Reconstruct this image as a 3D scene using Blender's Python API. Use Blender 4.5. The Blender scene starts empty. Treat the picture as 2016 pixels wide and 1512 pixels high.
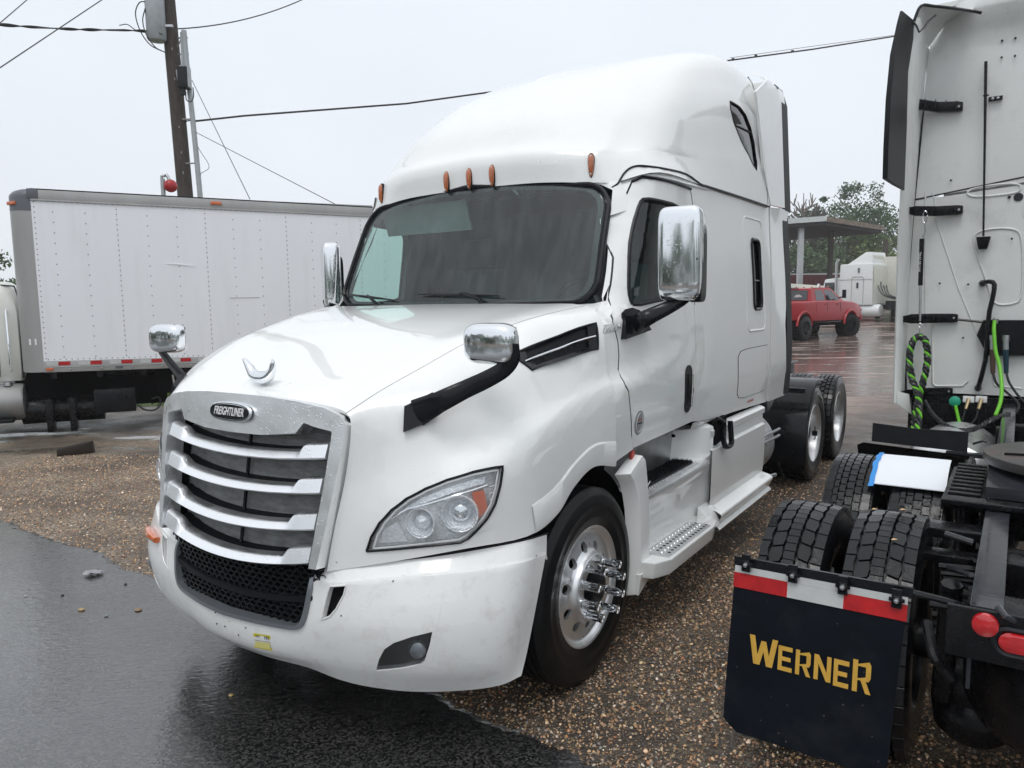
import bpy, bmesh, math, random
import numpy as np
from mathutils import Vector, Matrix
from mathutils.geometry import tessellate_polygon
random.seed(7); np.random.seed(7)
R = math.radians
sc = bpy.context.scene
col = sc.collection

# ---------------------------------------------------------------- camera
CAM_F, CAM_P, CAM_R, CAM_H = 1457.7, R(6.291), R(-0.799), 1.921
cd = bpy.data.cameras.new('camera'); cam = bpy.data.objects.new('camera', cd); col.objects.link(cam)
cd.sensor_width = 36.0; cd.lens = CAM_F/2016*36.0; cd.clip_start = 0.05; cd.clip_end = 2000
_R0 = Vector((1, 0, 0)); _U0 = Vector((0, math.sin(CAM_P), math.cos(CAM_P)))
_X = _R0*math.cos(CAM_R)+_U0*math.sin(CAM_R); _Y = -_R0*math.sin(CAM_R)+_U0*math.cos(CAM_R); _Z = _X.cross(_Y)
cam.matrix_world = Matrix(((_X.x, _Y.x, _Z.x, 0), (_X.y, _Y.y, _Z.y, 0), (_X.z, _Y.z, _Z.z, CAM_H), (0, 0, 0, 1)))
sc.camera = cam

# ---------------------------------------------------------------- overcast sky and soft sun
SUN_EL, SUN_AZ = R(62), R(200)
w = bpy.data.worlds.new('World'); sc.world = w; w.use_nodes = True
nt = w.node_tree; nt.nodes.clear()
sky = nt.nodes.new('ShaderNodeTexSky'); sky.sky_type = 'NISHITA'; sky.sun_disc = False
sky.sun_elevation = SUN_EL; sky.sun_rotation = SUN_AZ; sky.dust_density = 4; sky.air_density = 1.5
hsv = nt.nodes.new('ShaderNodeHueSaturation'); hsv.inputs['Saturation'].default_value = 0.12; hsv.inputs['Value'].default_value = 0.10
mix = nt.nodes.new('ShaderNodeMix'); mix.data_type = 'RGBA'; mix.inputs[0].default_value = 0.86
ramp = nt.nodes.new('ShaderNodeValToRGB')
tc = nt.nodes.new('ShaderNodeTexCoord'); sep = nt.nodes.new('ShaderNodeSeparateXYZ')
noi = nt.nodes.new('ShaderNodeTexNoise'); noi.inputs['Scale'].default_value = 1.6; noi.inputs['Detail'].default_value = 5
cm = nt.nodes.new('ShaderNodeMapRange'); cm.inputs[1].default_value = 0.3; cm.inputs[2].default_value = 0.7
cm.inputs[3].default_value = 0.94; cm.inputs[4].default_value = 1.05
mul = nt.nodes.new('ShaderNodeMix'); mul.data_type = 'RGBA'; mul.blend_type = 'MULTIPLY'; mul.inputs[0].default_value = 1
bg = nt.nodes.new('ShaderNodeBackground'); out = nt.nodes.new('ShaderNodeOutputWorld')
L = nt.links.new
L(sky.outputs[0], hsv.inputs['Color']); L(tc.outputs['Generated'], sep.inputs[0]); L(sep.outputs['Z'], ramp.inputs[0])
ramp.color_ramp.elements[0].position = 0.0; ramp.color_ramp.elements[0].color = (0.77, 0.81, 0.865, 1)
ramp.color_ramp.elements[1].position = 1.0; ramp.color_ramp.elements[1].color = (0.90, 0.925, 0.965, 1)
_e = ramp.color_ramp.elements.new(0.35); _e.color = (0.735, 0.785, 0.855, 1)
L(tc.outputs['Generated'], noi.inputs['Vector']); L(noi.outputs[0], cm.inputs[0])
L(ramp.outputs[0], mul.inputs[6]); L(cm.outputs[0], mul.inputs[7])
L(hsv.outputs[0], mix.inputs[6]); L(mul.outputs[2], mix.inputs[7])
L(mix.outputs[2], bg.inputs[0]); bg.inputs[1].default_value = 1.06; L(bg.outputs[0], out.inputs[0])
sd = bpy.data.lights.new('sun', 'SUN'); sun = bpy.data.objects.new('sun', sd); col.objects.link(sun)
sd.energy = 0.7; sd.angle = R(25); sd.color = (1, 0.98, 0.95)
sun.rotation_euler = (R(90)-SUN_EL, 0, R(180)-SUN_AZ)
sc.view_settings.view_transform = 'Standard'; sc.view_settings.look = 'None'
sc.view_settings.exposure = 0.24; sc.view_settings.gamma = 1.0; sc.view_settings.use_curve_mapping = False
sc.render.engine = 'CYCLES'
sc.cycles.max_bounces = 8; sc.cycles.transparent_max_bounces = 12; sc.cycles.glossy_bounces = 4
sc.cycles.volume_bounces = 1; sc.cycles.use_denoising = True

# ---------------------------------------------------------------- materials
def mat(name, color=(.5, .5, .5), rough=.5, metal=0., var=0., vscale=6., rvar=0., bump=0., bscale=40., coat=0., spec=None, coat_rough=.08,
        dirt=None, dirt_amt=0., dscale=3., alpha=None, stretch=None, drops=0., dropscale=90., attr=None, specks=0.):
    m = bpy.data.materials.new(name); m.use_nodes = True
    n = m.node_tree.nodes; l = m.node_tree.links.new; b = n['Principled BSDF']
    b.inputs['Base Color'].default_value = (*color, 1); b.inputs['Roughness'].default_value = rough
    b.inputs['Metallic'].default_value = metal
    if coat: b.inputs['Coat Weight'].default_value = coat; b.inputs['Coat Roughness'].default_value = coat_rough
    if spec is not None: b.inputs['Specular IOR Level'].default_value = spec
    if alpha is not None: b.inputs['Alpha'].default_value = alpha
    t = n.new('ShaderNodeTexCoord'); mp = n.new('ShaderNodeMapping'); l(t.outputs['Object'], mp.inputs[0])
    if stretch: mp.inputs['Scale'].default_value = stretch
    cur = None
    if attr:
        a = n.new('ShaderNodeAttribute'); a.attribute_name = attr; cur = a.outputs['Color']; l(cur, b.inputs['Base Color'])
    def noise(scale, detail=5, rough_=.6):
        x = n.new('ShaderNodeTexNoise'); x.inputs['Scale'].default_value = scale; x.inputs['Detail'].default_value = detail
        x.inputs['Roughness'].default_value = rough_; l(mp.outputs[0], x.inputs['Vector']); return x
    def mr(src, a0, a1, b0, b1):
        x = n.new('ShaderNodeMapRange'); x.inputs[1].default_value = a0; x.inputs[2].default_value = a1
        x.inputs[3].default_value = b0; x.inputs[4].default_value = b1; l(src, x.inputs[0]); return x.outputs[0]
    if var:
        x = noise(vscale); f = mr(x.outputs[0], .3, .7, 1-var, 1+var)
        g = n.new('ShaderNodeMix'); g.data_type = 'RGBA'; g.blend_type = 'MULTIPLY'; g.inputs[0].default_value = 1
        g.inputs[6].default_value = (*color, 1)
        if cur: l(cur, g.inputs[6])
        l(f, g.inputs[7]); cur = g.outputs[2]; l(cur, b.inputs['Base Color'])
    if dirt is not None:
        x = noise(dscale, 8, .7); f = mr(x.outputs[0], .52, .75, 0, dirt_amt)
        g = n.new('ShaderNodeMix'); g.data_type = 'RGBA'; g.inputs[6].default_value = (*color, 1); g.inputs[7].default_value = (*dirt, 1)
        if cur: l(cur, g.inputs[6])
        l(f, g.inputs[0]); cur = g.outputs[2]; l(cur, b.inputs['Base Color'])
        if not rvar:
            l(mr(x.outputs[0], .5, .75, rough, min(1, rough+.3*dirt_amt)), b.inputs['Roughness'])
    if specks:      # small splashes of road film
        v = n.new('ShaderNodeTexVoronoi'); v.inputs['Scale'].default_value = 34; l(mp.outputs[0], v.inputs['Vector'])
        sc_ = n.new('ShaderNodeSeparateColor'); l(v.outputs['Color'], sc_.inputs[0]); f1 = mr(sc_.outputs[0], .62, .70, 0, 1)
        f2 = mr(v.outputs['Distance'], .05, .13, 1, 0); q = n.new('ShaderNodeMath'); q.operation = 'MULTIPLY'; l(f1, q.inputs[0]); l(f2, q.inputs[1])
        x3 = noise(2.2, 4); f3 = mr(x3.outputs[0], .42, .62, 0, specks); q2 = n.new('ShaderNodeMath'); q2.operation = 'MULTIPLY'; l(q.outputs[0], q2.inputs[0]); l(f3, q2.inputs[1])
        g = n.new('ShaderNodeMix'); g.data_type = 'RGBA'; g.inputs[6].default_value = (*color, 1); g.inputs[7].default_value = (.22, .20, .18, 1)
        if cur: l(cur, g.inputs[6])
        l(q2.outputs[0], g.inputs[0]); cur = g.outputs[2]; l(cur, b.inputs['Base Color'])
    if rvar:
        x = noise(vscale*1.7); l(mr(x.outputs[0], .3, .7, max(.02, rough-rvar), min(1, rough+rvar)), b.inputs['Roughness'])
    hgt = None
    if bump:
        x = noise(bscale); bp = n.new('ShaderNodeBump'); bp.inputs['Strength'].default_value = bump
        bp.inputs['Distance'].default_value = .01; l(x.outputs[0], bp.inputs['Height']); hgt = bp.outputs[0]
        l(hgt, b.inputs['Normal'])
    if drops:
        v = n.new('ShaderNodeTexVoronoi'); v.inputs['Scale'].default_value = dropscale; l(mp.outputs[0], v.inputs['Vector'])
        v.inputs['Randomness'].default_value = 1
        rr = n.new('ShaderNodeSeparateColor'); l(v.outputs['Color'], rr.inputs[0])
        rad = mr(rr.outputs[0], .45, 1, 0.0, .42)
        sb = n.new('ShaderNodeMath'); sb.operation = 'SUBTRACT'; l(rad, sb.inputs[0]); l(v.outputs['Distance'], sb.inputs[1])
        mx = n.new('ShaderNodeMath'); mx.operation = 'MAXIMUM'; mx.inputs[1].default_value = 0; l(sb.outputs[0], mx.inputs[0])
        sq = n.new('ShaderNodeMath'); sq.operation = 'SQRT'; l(mx.outputs[0], sq.inputs[0])
        bp = n.new('ShaderNodeBump'); bp.inputs['Strength'].default_value = drops; bp.inputs['Distance'].default_value = .004
        l(sq.outputs[0], bp.inputs['Height'])
        if hgt: l(hgt, bp.inputs['Normal'])
        l(bp.outputs[0], b.inputs['Normal'])
    return m

M = {}
M['paint'] = mat('white_truck_paint', (.87, .88, .865), .34, var=.012, vscale=3, coat=1., coat_rough=.03, dirt=(.55, .54, .52), dirt_amt=.12, dscale=5, drops=.22, dropscale=70, specks=.55)
M['paint_low'] = mat('white_bumper_paint', (.84, .845, .83), .36, coat_rough=.05, var=.02, vscale=3, coat=.8, dirt=(.42, .38, .34), dirt_amt=.36, dscale=11, specks=.8, drops=.25, dropscale=70)
M['chrome'] = mat('wet_chrome', (.95, .96, .97), .34, 1, drops=.6, dropscale=95, rvar=.08)
M['mirror_chrome'] = mat('mirror_shell_chrome', (.82, .84, .86), .09, 1, drops=.12, dropscale=110)
M['chrome_clean'] = mat('clean_chrome', (.80, .82, .84), .06, 1, rvar=.03)
M['alu'] = mat('polished_aluminium_wheel', (.86, .87, .88), .33, .85, var=.08, vscale=9, rvar=.08, bump=.04, bscale=80)
M['steel'] = mat('brushed_steel', (.5, .51, .52), .38, 1, var=.12, vscale=10, rvar=.1)
M['rubber'] = mat('wet_black_rubber', (.007, .0075, .009), .17, var=.35, vscale=10, rvar=.10, bump=.12, bscale=60, spec=.42)
M['rubber_side'] = mat('tyre_sidewall_rubber', (.007, .0075, .0085), .36, spec=.25, var=.3, vscale=12, bump=.15, bscale=30, dirt=(.03, .028, .026), dirt_amt=.4, dscale=8)
M['black'] = mat('black_plastic', (.007, .008, .010), .20, var=.2, rvar=.06, spec=.28, drops=.3, dropscale=110)
M['black_matte'] = mat('black_matte_plastic', (.008, .009, .011), .45, spec=.16, var=.25, vscale=12, bump=.1, bscale=120)
M['gasket'] = mat('black_rubber_gasket', (.010, .011, .014), .34, var=.2, spec=.3)
M['seam'] = mat('panel_gap_dark', (.02, .021, .024), .7)
M['chassis'] = mat('black_painted_chassis', (.006, .006, .0075), .26, var=.4, vscale=12, rvar=.14, bump=.25, bscale=25, spec=.28, dirt=(.025, .023, .021), dirt_amt=.5, dscale=9)
M['chassis_grey'] = mat('wet_frame_rail', (.03, .032, .038), .12, var=.3, vscale=7, rvar=.08, bump=.08, bscale=20)
M['dark'] = mat('dark_wheel_well', (.006, .006, .007), .8, spec=.08)
M['radiator'] = mat('radiator_screen', (.25, .255, .26), .55, var=.35, vscale=14, bump=.5, bscale=260, stretch=(1, 1, 3))
M['amber'] = mat('amber_lens', (.62, .13, .02), .15, var=.15, vscale=30, coat=1)
M['amber_dark'] = mat('amber_marker_lens', (.42, .11, .03), .2, var=.3, vscale=40, coat=1)
M['red_lens'] = mat('red_lens', (.55, .01, .015), .12, var=.15, vscale=40, coat=1)
M['orange'] = mat('orange_reflector', (.7, .12, .03), .2, coat=1)
M['interior'] = mat('dark_cab_interior', (.045, .05, .055), .7, var=.2, vscale=4)
M['interior_grey'] = mat('grey_dashboard', (.22, .23, .235), .6, var=.15)
M['yellow'] = mat('yellow_sticker', (.75, .65, .03), .4)
M['white'] = mat('white_sticker', (.8, .8, .8), .45)
M['print'] = mat('black_print', (.02, .02, .02), .5)
M['red_paint'] = mat('red_pickup_paint', (.33, .003, .008), .4, coat=.25, var=.06)

def glassmat(name, tint, refl=1.0, haze=0., hazecol=(.5, .55, .57), streak=None, rough=0.0):
    m = bpy.data.materials.new(name); m.use_nodes = True
    n = m.node_tree.nodes; l = m.node_tree.links.new; n.clear()
    o = n.new('ShaderNodeOutputMaterial'); tr = n.new('ShaderNodeBsdfTransparent'); tr.inputs[0].default_value = (*tint, 1)
    gl = n.new('ShaderNodeBsdfGlossy'); gl.inputs['Roughness'].default_value = rough; lw = n.new('ShaderNodeLayerWeight'); lw.inputs[0].default_value = .5
    pw = n.new('ShaderNodeMath'); pw.operation = 'POWER'; pw.inputs[1].default_value = 5; l(lw.outputs['Facing'], pw.inputs[0])
    fr = n.new('ShaderNodeMath'); fr.operation = 'MULTIPLY_ADD'; fr.inputs[1].default_value = .94; fr.inputs[2].default_value = .055; l(pw.outputs[0], fr.inputs[0])
    gl.inputs[0].default_value = (refl, refl, refl, 1)
    mx = n.new('ShaderNodeMixShader'); l(fr.outputs[0], mx.inputs[0]); l(tr.outputs[0], mx.inputs[1]); l(gl.outputs[0], mx.inputs[2])
    last = mx
    if haze:
        df = n.new('ShaderNodeBsdfDiffuse'); df.inputs[0].default_value = (*hazecol, 1)
        m2 = n.new('ShaderNodeMixShader'); l(mx.outputs[0], m2.inputs[1]); l(df.outputs[0], m2.inputs[2])
        t = n.new('ShaderNodeTexCoord'); mp = n.new('ShaderNodeMapping'); l(t.outputs['Object'], mp.inputs[0])
        mp.inputs['Scale'].default_value = streak or (1, 1, 1)
        mp.inputs['Rotation'].default_value = (0, R(12), 0)
        x = n.new('ShaderNodeTexNoise'); x.inputs['Scale'].default_value = 3; x.inputs['Detail'].default_value = 9; x.inputs['Roughness'].default_value = .65
        l(mp.outputs[0], x.inputs['Vector'])
        x2 = n.new('ShaderNodeTexNoise'); x2.inputs['Scale'].default_value = 2.2; l(t.outputs['Object'], x2.inputs['Vector'])
        mm = n.new('ShaderNodeMath'); mm.operation = 'MULTIPLY'; l(x.outputs[0], mm.inputs[0]); l(x2.outputs[0], mm.inputs[1])
        r_ = n.new('ShaderNodeMapRange'); r_.inputs[1].default_value = .18; r_.inputs[2].default_value = .42
        r_.inputs[3].default_value = haze*.25; r_.inputs[4].default_value = haze*1.5; l(mm.outputs[0], r_.inputs[0]); l(r_.outputs[0], m2.inputs[0])
        last = m2
    l(last.outputs[0], o.inputs[0]); return m
M['windshield'] = glassmat('rain_streaked_windshield_glass', (.74, .93, .88), 1.0, haze=.07, streak=(7, 2, 1.5))
M['glass'] = glassmat('tinted_side_glass', (.70, .90, .84), 1.0, haze=.03)
M['dark_glass'] = glassmat('dark_tinted_glass', (.10, .12, .12), 1.0)
M['lens'] = glassmat('clear_lamp_lens', (.93, .95, .96), 1.0, haze=.16, hazecol=(.9, .91, .93))
M['lens_side'] = glassmat('lamp_bulb_glass', (.8, .85, .88), 1.0)

# ---------------------------------------------------------------- objects
def link(o, parent=None):
    col.objects.link(o)
    if parent is not None: o.parent = parent
    return o
def tag(o, label=None, cat=None, group=None, kind=None):
    if label: o['label'] = label
    if cat: o['category'] = cat
    if group: o['group'] = group
    if kind: o['kind'] = kind
    return o
def empty(name, loc, rz=0, label=None, cat=None, group=None):
    o = bpy.data.objects.new(name, None); o.empty_display_size = .2; col.objects.link(o)
    o.location = loc; o.rotation_euler = (0, 0, rz); return tag(o, label, cat, group)
def kids(o): return [c for c in bpy.data.objects if c.parent == o]
def copy_tree(o, parent=None):
    c = o.copy(); col.objects.link(c); c.parent = parent
    for ch in kids(o): copy_tree(ch, c)
    return c

class MB:
    def __init__(s): s.v = []; s.f = []
    def add(s, vs, fs):
        k = len(s.v); s.v += [tuple(map(float, p)) for p in vs]; s.f += [tuple(k+i for i in f) for f in fs]; return s
    def box(s, c, d, rot=None):
        hx, hy, hz = d[0]/2, d[1]/2, d[2]/2
        vs = [Vector((x*hx, y*hy, z*hz)) for x in (-1, 1) for y in (-1, 1) for z in (-1, 1)]
        if rot is not None:
            m = rot if isinstance(rot, Matrix) else Matrix.Rotation(rot, 3, 'Z'); vs = [m @ p for p in vs]
        c = Vector(c)
        return s.add([p+c for p in vs], [(0, 1, 3, 2), (4, 6, 7, 5), (0, 4, 5, 1), (2, 3, 7, 6), (0, 2, 6, 4), (1, 5, 7, 3)])
    def hexa(s, p8):  # 0-3 bottom ring, 4-7 top ring
        return s.add(p8, [(0, 3, 2, 1), (4, 5, 6, 7), (0, 1, 5, 4), (1, 2, 6, 5), (2, 3, 7, 6), (3, 0, 4, 7)])
    def tube(s, pts, r, n=8, cap=True, flat=None):
        pts = [Vector(p) for p in pts]; rs = r if isinstance(r, (list, tuple)) else [r]*len(pts)
        k0 = len(s.v); up = None
        for i, p in enumerate(pts):
            a = pts[max(0, i-1)]; b = pts[min(len(pts)-1, i+1)]; d = (b-a)
            d = d.normalized() if d.length > 1e-9 else Vector((0, 0, 1))
            if up is None:
                up = Vector((0, 0, 1)) if abs(d.z) < .9 else Vector((1, 0, 0))
            x = d.cross(up); x = x.normalized() if x.length > 1e-6 else d.orthogonal().normalized(); y = x.cross(d).normalized(); up = y
            for j in range(n):
                t = 2*math.pi*j/n; q = x*math.cos(t)*rs[i]+y*math.sin(t)*rs[i]*(flat or 1); s.v.append(tuple(p+q))
        for i in range(len(pts)-1):
            for j in range(n):
                a = k0+i*n+j; b = k0+i*n+(j+1) % n; s.f.append((a, b, b+n, a+n))
        if cap:
            s.f.append(tuple(k0+j for j in range(n))[::-1]); e = k0+(len(pts)-1)*n; s.f.append(tuple(e+j for j in range(n)))
        return s
    def lathe(s, prof, n=48, axis='X', c=(0, 0, 0), a0=0, a1=2*math.pi, close=True):
        # prof: (axial, radius)
        k0 = len(s.v); full = abs(a1-a0-2*math.pi) < 1e-6; m = n if full else n+1; c = Vector(c)
        for (ax, r) in prof:
            for j in range(m):
                t = a0+(a1-a0)*j/n; u, v = r*math.cos(t), r*math.sin(t)
                q = Vector((ax, u, v)) if axis == 'X' else Vector((u, ax, v)) if axis == 'Y' else Vector((u, v, ax))
                s.v.append(tuple(q+c))
        for i in range(len(prof)-1):
            for j in range(n):
                j2 = (j+1) % m if full else j+1
                s.f.append((k0+i*m+j, k0+i*m+j2, k0+(i+1)*m+j2, k0+(i+1)*m+j))
        return s
    def prism(s, poly, axis, a, b):
        # poly: list of 2D points; axis 'X' -> (y,z), 'Y' -> (x,z), 'Z' -> (x,y)
        def P(p, h): return (h, p[0], p[1]) if axis == 'X' else (p[0], h, p[1]) if axis == 'Y' else (p[0], p[1], h)
        n = len(poly); vs = [P(p, a) for p in poly]+[P(p, b) for p in poly]
        fs = [tuple(range(n)), tuple(range(2*n-1, n-1, -1))]+[(i, (i+1) % n, n+(i+1) % n, n+i) for i in range(n)]
        return s.add(vs, fs)
    def loft(s, rings, close=True, cap=True):
        k0 = len(s.v); n = len(rings[0])
        for r in rings: s.v += [tuple(map(float, p)) for p in r]
        for i in range(len(rings)-1):
            for j in range(n if close else n-1):
                a = k0+i*n+j; b = k0+i*n+(j+1) % n; s.f.append((a, b, b+n, a+n))
        if cap and close:
            s.f.append(tuple(k0+j for j in range(n))[::-1]); e = k0+(len(rings)-1)*n; s.f.append(tuple(e+j for j in range(n)))
        return s
    def mirror(s):
        k = len(s.v); s.v += [(-x, y, z) for x, y, z in s.v]; s.f += [tuple(k+i for i in f[::-1]) for f in list(s.f)]; return s
    def mesh(s, name, m, smooth=40, bevel=0):
        me = bpy.data.meshes.new(name); me.from_pydata(s.v, [], s.f)
        for x in (m if isinstance(m, (list, tuple)) else [m]): me.materials.append(x)
        bm = bmesh.new(); bm.from_mesh(me)
        bmesh.ops.recalc_face_normals(bm, faces=bm.faces)
        if bevel:
            es = [e for e in bm.edges if len(e.link_faces) == 2 and e.calc_face_angle(0) > .5]
            bmesh.ops.bevel(bm, geom=es, offset=bevel, segments=2, profile=.6, affect='EDGES', clamp_overlap=True)
        bm.to_mesh(me); bm.free()
        me.polygons.foreach_set('use_smooth', [True]*len(me.polygons)); me.set_sharp_from_angle(angle=R(smooth)); me.update()
        return me
    def build(s, name, m, parent=None, label=None, smooth=40, bevel=0, kind=None):
        o = bpy.data.objects.new(name, s.mesh(name, m, smooth, bevel)); link(o, parent)
        if label: o['label'] = label
        if kind: o['kind'] = kind
        return o

def rrect(w, h, r, n=5, c=(0, 0)):
    pts = []
    for cx, cy, a in ((w/2-r, h/2-r, 0), (-w/2+r, h/2-r, 90), (-w/2+r, -h/2+r, 180), (w/2-r, -h/2+r, 270)):
        for i in range(n+1):
            t = R(a+90*i/n); pts.append((c[0]+cx+r*math.cos(t), c[1]+cy+r*math.sin(t)))
    return pts
def smooth_poly(P, it=2, closed=True):
    P = [tuple(p) for p in P]
    for _ in range(it):
        Q = []; n = len(P)
        for i in range(n if closed else n-1):
            a, b = P[i], P[(i+1) % n]
            Q.append(tuple(.75*x+.25*y for x, y in zip(a, b))); Q.append(tuple(.25*x+.75*y for x, y in zip(a, b)))
        if not closed: Q = [P[0]]+Q+[P[-1]]
        P = Q
    return P
def cat(pts, n=6):
    P = [np.array(p, float) for p in pts]; out = []
    P = [2*P[0]-P[1]]+P+[2*P[-1]-P[-2]]
    for i in range(1, len(P)-2):
        for k in range(n):
            t = k/n; a, b, c, d = P[i-1], P[i], P[i+1], P[i+2]
            out.append(tuple(.5*(2*b+(c-a)*t+(2*a-5*b+4*c-d)*t*t+(3*b-a-3*c+d)*t**3)))
    out.append(tuple(P[-2])); return out

# truck-local camera maths: points read off the photograph are placed on real surfaces at their real depth
class Frame:
    def __init__(s, x, y, a): s.x, s.y, s.a = x, y, a
    def w(s, t, y, z):
        return (s.x+y*math.sin(s.a)+t*math.cos(s.a), s.y+y*math.cos(s.a)-t*math.sin(s.a), z)
    def proj(s, t, y, z):
        X, Y, Z = s.w(t, y, z); Z -= CAM_H
        F = Y*math.cos(CAM_P)-Z*math.sin(CAM_P); U = Y*math.sin(CAM_P)+Z*math.cos(CAM_P)
        F = max(F, 1e-3)
        u, v = X/F*CAM_F, -U/F*CAM_F
        return 1008+u*math.cos(CAM_R)-v*math.sin(CAM_R), 756+u*math.sin(CAM_R)+v*math.cos(CAM_R)
    def ray(s, u, v):
        u -= 1008; v -= 756
        u, v = u*math.cos(CAM_R)+v*math.sin(CAM_R), -u*math.sin(CAM_R)+v*math.cos(CAM_R)
        X, U = u/CAM_F, -v/CAM_F
        d = (X, math.cos(CAM_P)+U*math.sin(CAM_P), -math.sin(CAM_P)+U*math.cos(CAM_P))
        ox, oy = -s.x, -s.y
        f = lambda x, y: (x*math.cos(s.a)-y*math.sin(s.a), x*math.sin(s.a)+y*math.cos(s.a))
        o = f(ox, oy)+(CAM_H,); dd = f(d[0], d[1])+(d[2],)
        return np.array(o), np.array(dd)
    def at(s, u, v, t=None, y=None, z=None):
        o, d = s.ray(u, v); i, k = (0, t) if t is not None else (1, y) if y is not None else (2, z)
        return tuple(o+d*(k-o[i])/d[i])
class Flip(Frame):
    def proj(s, t, y, z): return Frame.proj(s, -t, y, z)
FR = Frame(-1.351, 3.146, R(34.072)); FM = Flip(-1.351, 3.146, R(34.072))
def bulge(net, lam, cam=(2.88, -1.85, 1.921)):
    for (j, i), k in lam.items():
        p = net[j][i]; net[j][i] = tuple(a+(c-a)*k for a, c in zip(p, cam))

def catw(t): return np.array([-.5*t+t*t-.5*t**3, 1-2.5*t*t+1.5*t**3, .5*t+2*t*t-1.5*t**3, -.5*t*t+.5*t**3])
class Net:
    # net[j][i]: column j (u), row i (v) -> (t, y, z)
    def __init__(s, net):
        A = np.array(net, float); A = np.concatenate([2*A[:1]-A[1:2], A, 2*A[-1:]-A[-2:-1]], 0)
        A = np.concatenate([2*A[:, :1]-A[:, 1:2], A, 2*A[:, -1:]-A[:, -2:-1]], 1); s.A = A
        s.nu, s.nv = len(net)-1, len(net[0])-1
    def __call__(s, u, v):
        i = min(max(int(math.floor(u)), 0), s.nu-1); j = min(max(int(math.floor(v)), 0), s.nv-1)
        return tuple(np.einsum('i,j,ijk->k', catw(u-i), catw(v-j), s.A[i:i+4, j:j+4]))
def solve(surf, fr, px, py, rng):
    best = None
    (u0, u1), (v0, v1) = rng
    for a in np.linspace(u0, u1, 15):
        for b in np.linspace(v0, v1, 15):
            q = fr.proj(*surf(a, b)); d = (q[0]-px)**2+(q[1]-py)**2
            if best is None or d < best[0]: best = (d, a, b)
    _, a, b = best
    for _ in range(14):
        q = np.array(fr.proj(*surf(a, b))); e = 1e-4
        J = np.stack([(np.array(fr.proj(*surf(a+e, b)))-q)/e, (np.array(fr.proj(*surf(a, b+e)))-q)/e], 1)
        r = np.array([px, py])-q
        try: st = np.linalg.solve(J.T@J+np.eye(2)*1e-3, J.T@r)
        except Exception: break
        st = np.clip(st, -(u1-u0)*.2, (u1-u0)*.2); a += st[0]; b += st[1]
        a = min(max(a, u0-.3), u1+.3); b = min(max(b, v0-.3), v1+.3)
    return a, b
def normal(surf, u, v, e=1e-3):
    p = np.array(surf(u, v)); n = np.cross(np.array(surf(u+e, v))-p, np.array(surf(u, v+e))-p)
    k = np.linalg.norm(n); return n/k if k > 0 else np.array([1., 0, 0])

def sheet(name, surf, outer, holes=(), step=(.25, .25), depth=.012, off=0., m=None, parent=None, both=False, mirror=False,
          sign=1, label=None, build=True, kind=None):
    """panel cut from a curved surface: exact outline and openings in surface parameters, edges turned inward by depth"""
    loops = [list(outer)]+[list(h) for h in holes]
    flat = [Vector((p[0], p[1], 0)) for lp in loops for p in lp]
    tris = tessellate_polygon([[Vector((p[0], p[1], 0)) for p in lp] for lp in loops])
    bm = bmesh.new(); vs = [bm.verts.new(p) for p in flat]
    for t in tris:
        try: bm.faces.new([vs[i] for i in t])
        except ValueError: pass
    us = [p.x for p in flat]; ws = [p.y for p in flat]
    for ax, st, lo, hi in ((0, step[0], min(us), max(us)), (1, step[1], min(ws), max(ws))):
        k = math.ceil(lo/st-1e-6)
        while k*st < hi-1e-6:
            co = [0, 0, 0]; no = [0, 0, 0]; co[ax] = k*st; no[ax] = 1
            bmesh.ops.bisect_plane(bm, geom=bm.verts[:]+bm.edges[:]+bm.faces[:], dist=1e-6, plane_co=co, plane_no=no); k += 1
    nrm = {}
    for v in bm.verts:
        u_, v_ = v.co.x, v.co.y; n = normal(surf, u_, v_)*sign; p = np.array(surf(u_, v_))+n*off; v.co = p; nrm[v] = n
    if depth:
        be = [e for e in bm.edges if e.is_boundary and not (both and abs(e.verts[0].co.x) < 2e-3 and abs(e.verts[1].co.x) < 2e-3)]
        r = bmesh.ops.extrude_edge_only(bm, edges=be)
        nv = [g for g in r['geom'] if isinstance(g, bmesh.types.BMVert)]
        for v in nv:
            src = [e.other_vert(v) for e in v.link_edges if e.other_vert(v) in nrm]
            if src: v.co = v.co-Vector(nrm[src[0]])*depth
    V = [tuple(v.co) for v in bm.verts]; bm.verts.index_update(); F = [tuple(v.index for v in f.verts) for f in bm.faces]; bm.free()
    mb = MB()
    if mirror: V = [(-x, y, z) for x, y, z in V]
    mb.v, mb.f = V, F
    if both: mb.mirror()
    me = bpy.data.meshes.new(name); me.from_pydata(mb.v, [], mb.f); me.materials.append(m)
    bm = bmesh.new(); bm.from_mesh(me); bmesh.ops.remove_doubles(bm, verts=bm.verts, dist=1e-4)
    bmesh.ops.dissolve_degenerate(bm, dist=1e-5, edges=bm.edges)
    bmesh.ops.recalc_face_normals(bm, faces=bm.faces)
    if not depth and not both:      # single surface: face it outward
        cu, cv = sum(us)/len(us), sum(ws)/len(ws); n0 = normal(surf, cu, cv)*sign
        if mirror: n0 = n0*np.array([-1, 1, 1])
        tot = sum((f.normal*f.calc_area() for f in bm.faces), Vector())
        if tot.dot(Vector(n0)) < 0: bmesh.ops.reverse_faces(bm, faces=bm.faces)
    bm.to_mesh(me); bm.free()
    me.polygons.foreach_set('use_smooth', [True]*len(me.polygons)); me.set_sharp_from_angle(angle=R(38))
    o = bpy.data.objects.new(name, me); link(o, parent)
    if label: o['label'] = label
    if kind: o['kind'] = kind
    return o
def on(surf, pts, off=0., sign=1):
    return [tuple(np.array(surf(u, v))+normal(surf, u, v)*sign*off) for u, v in pts]
def flip(pts): return [(-p[0], p[1], p[2]) for p in pts]
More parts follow.
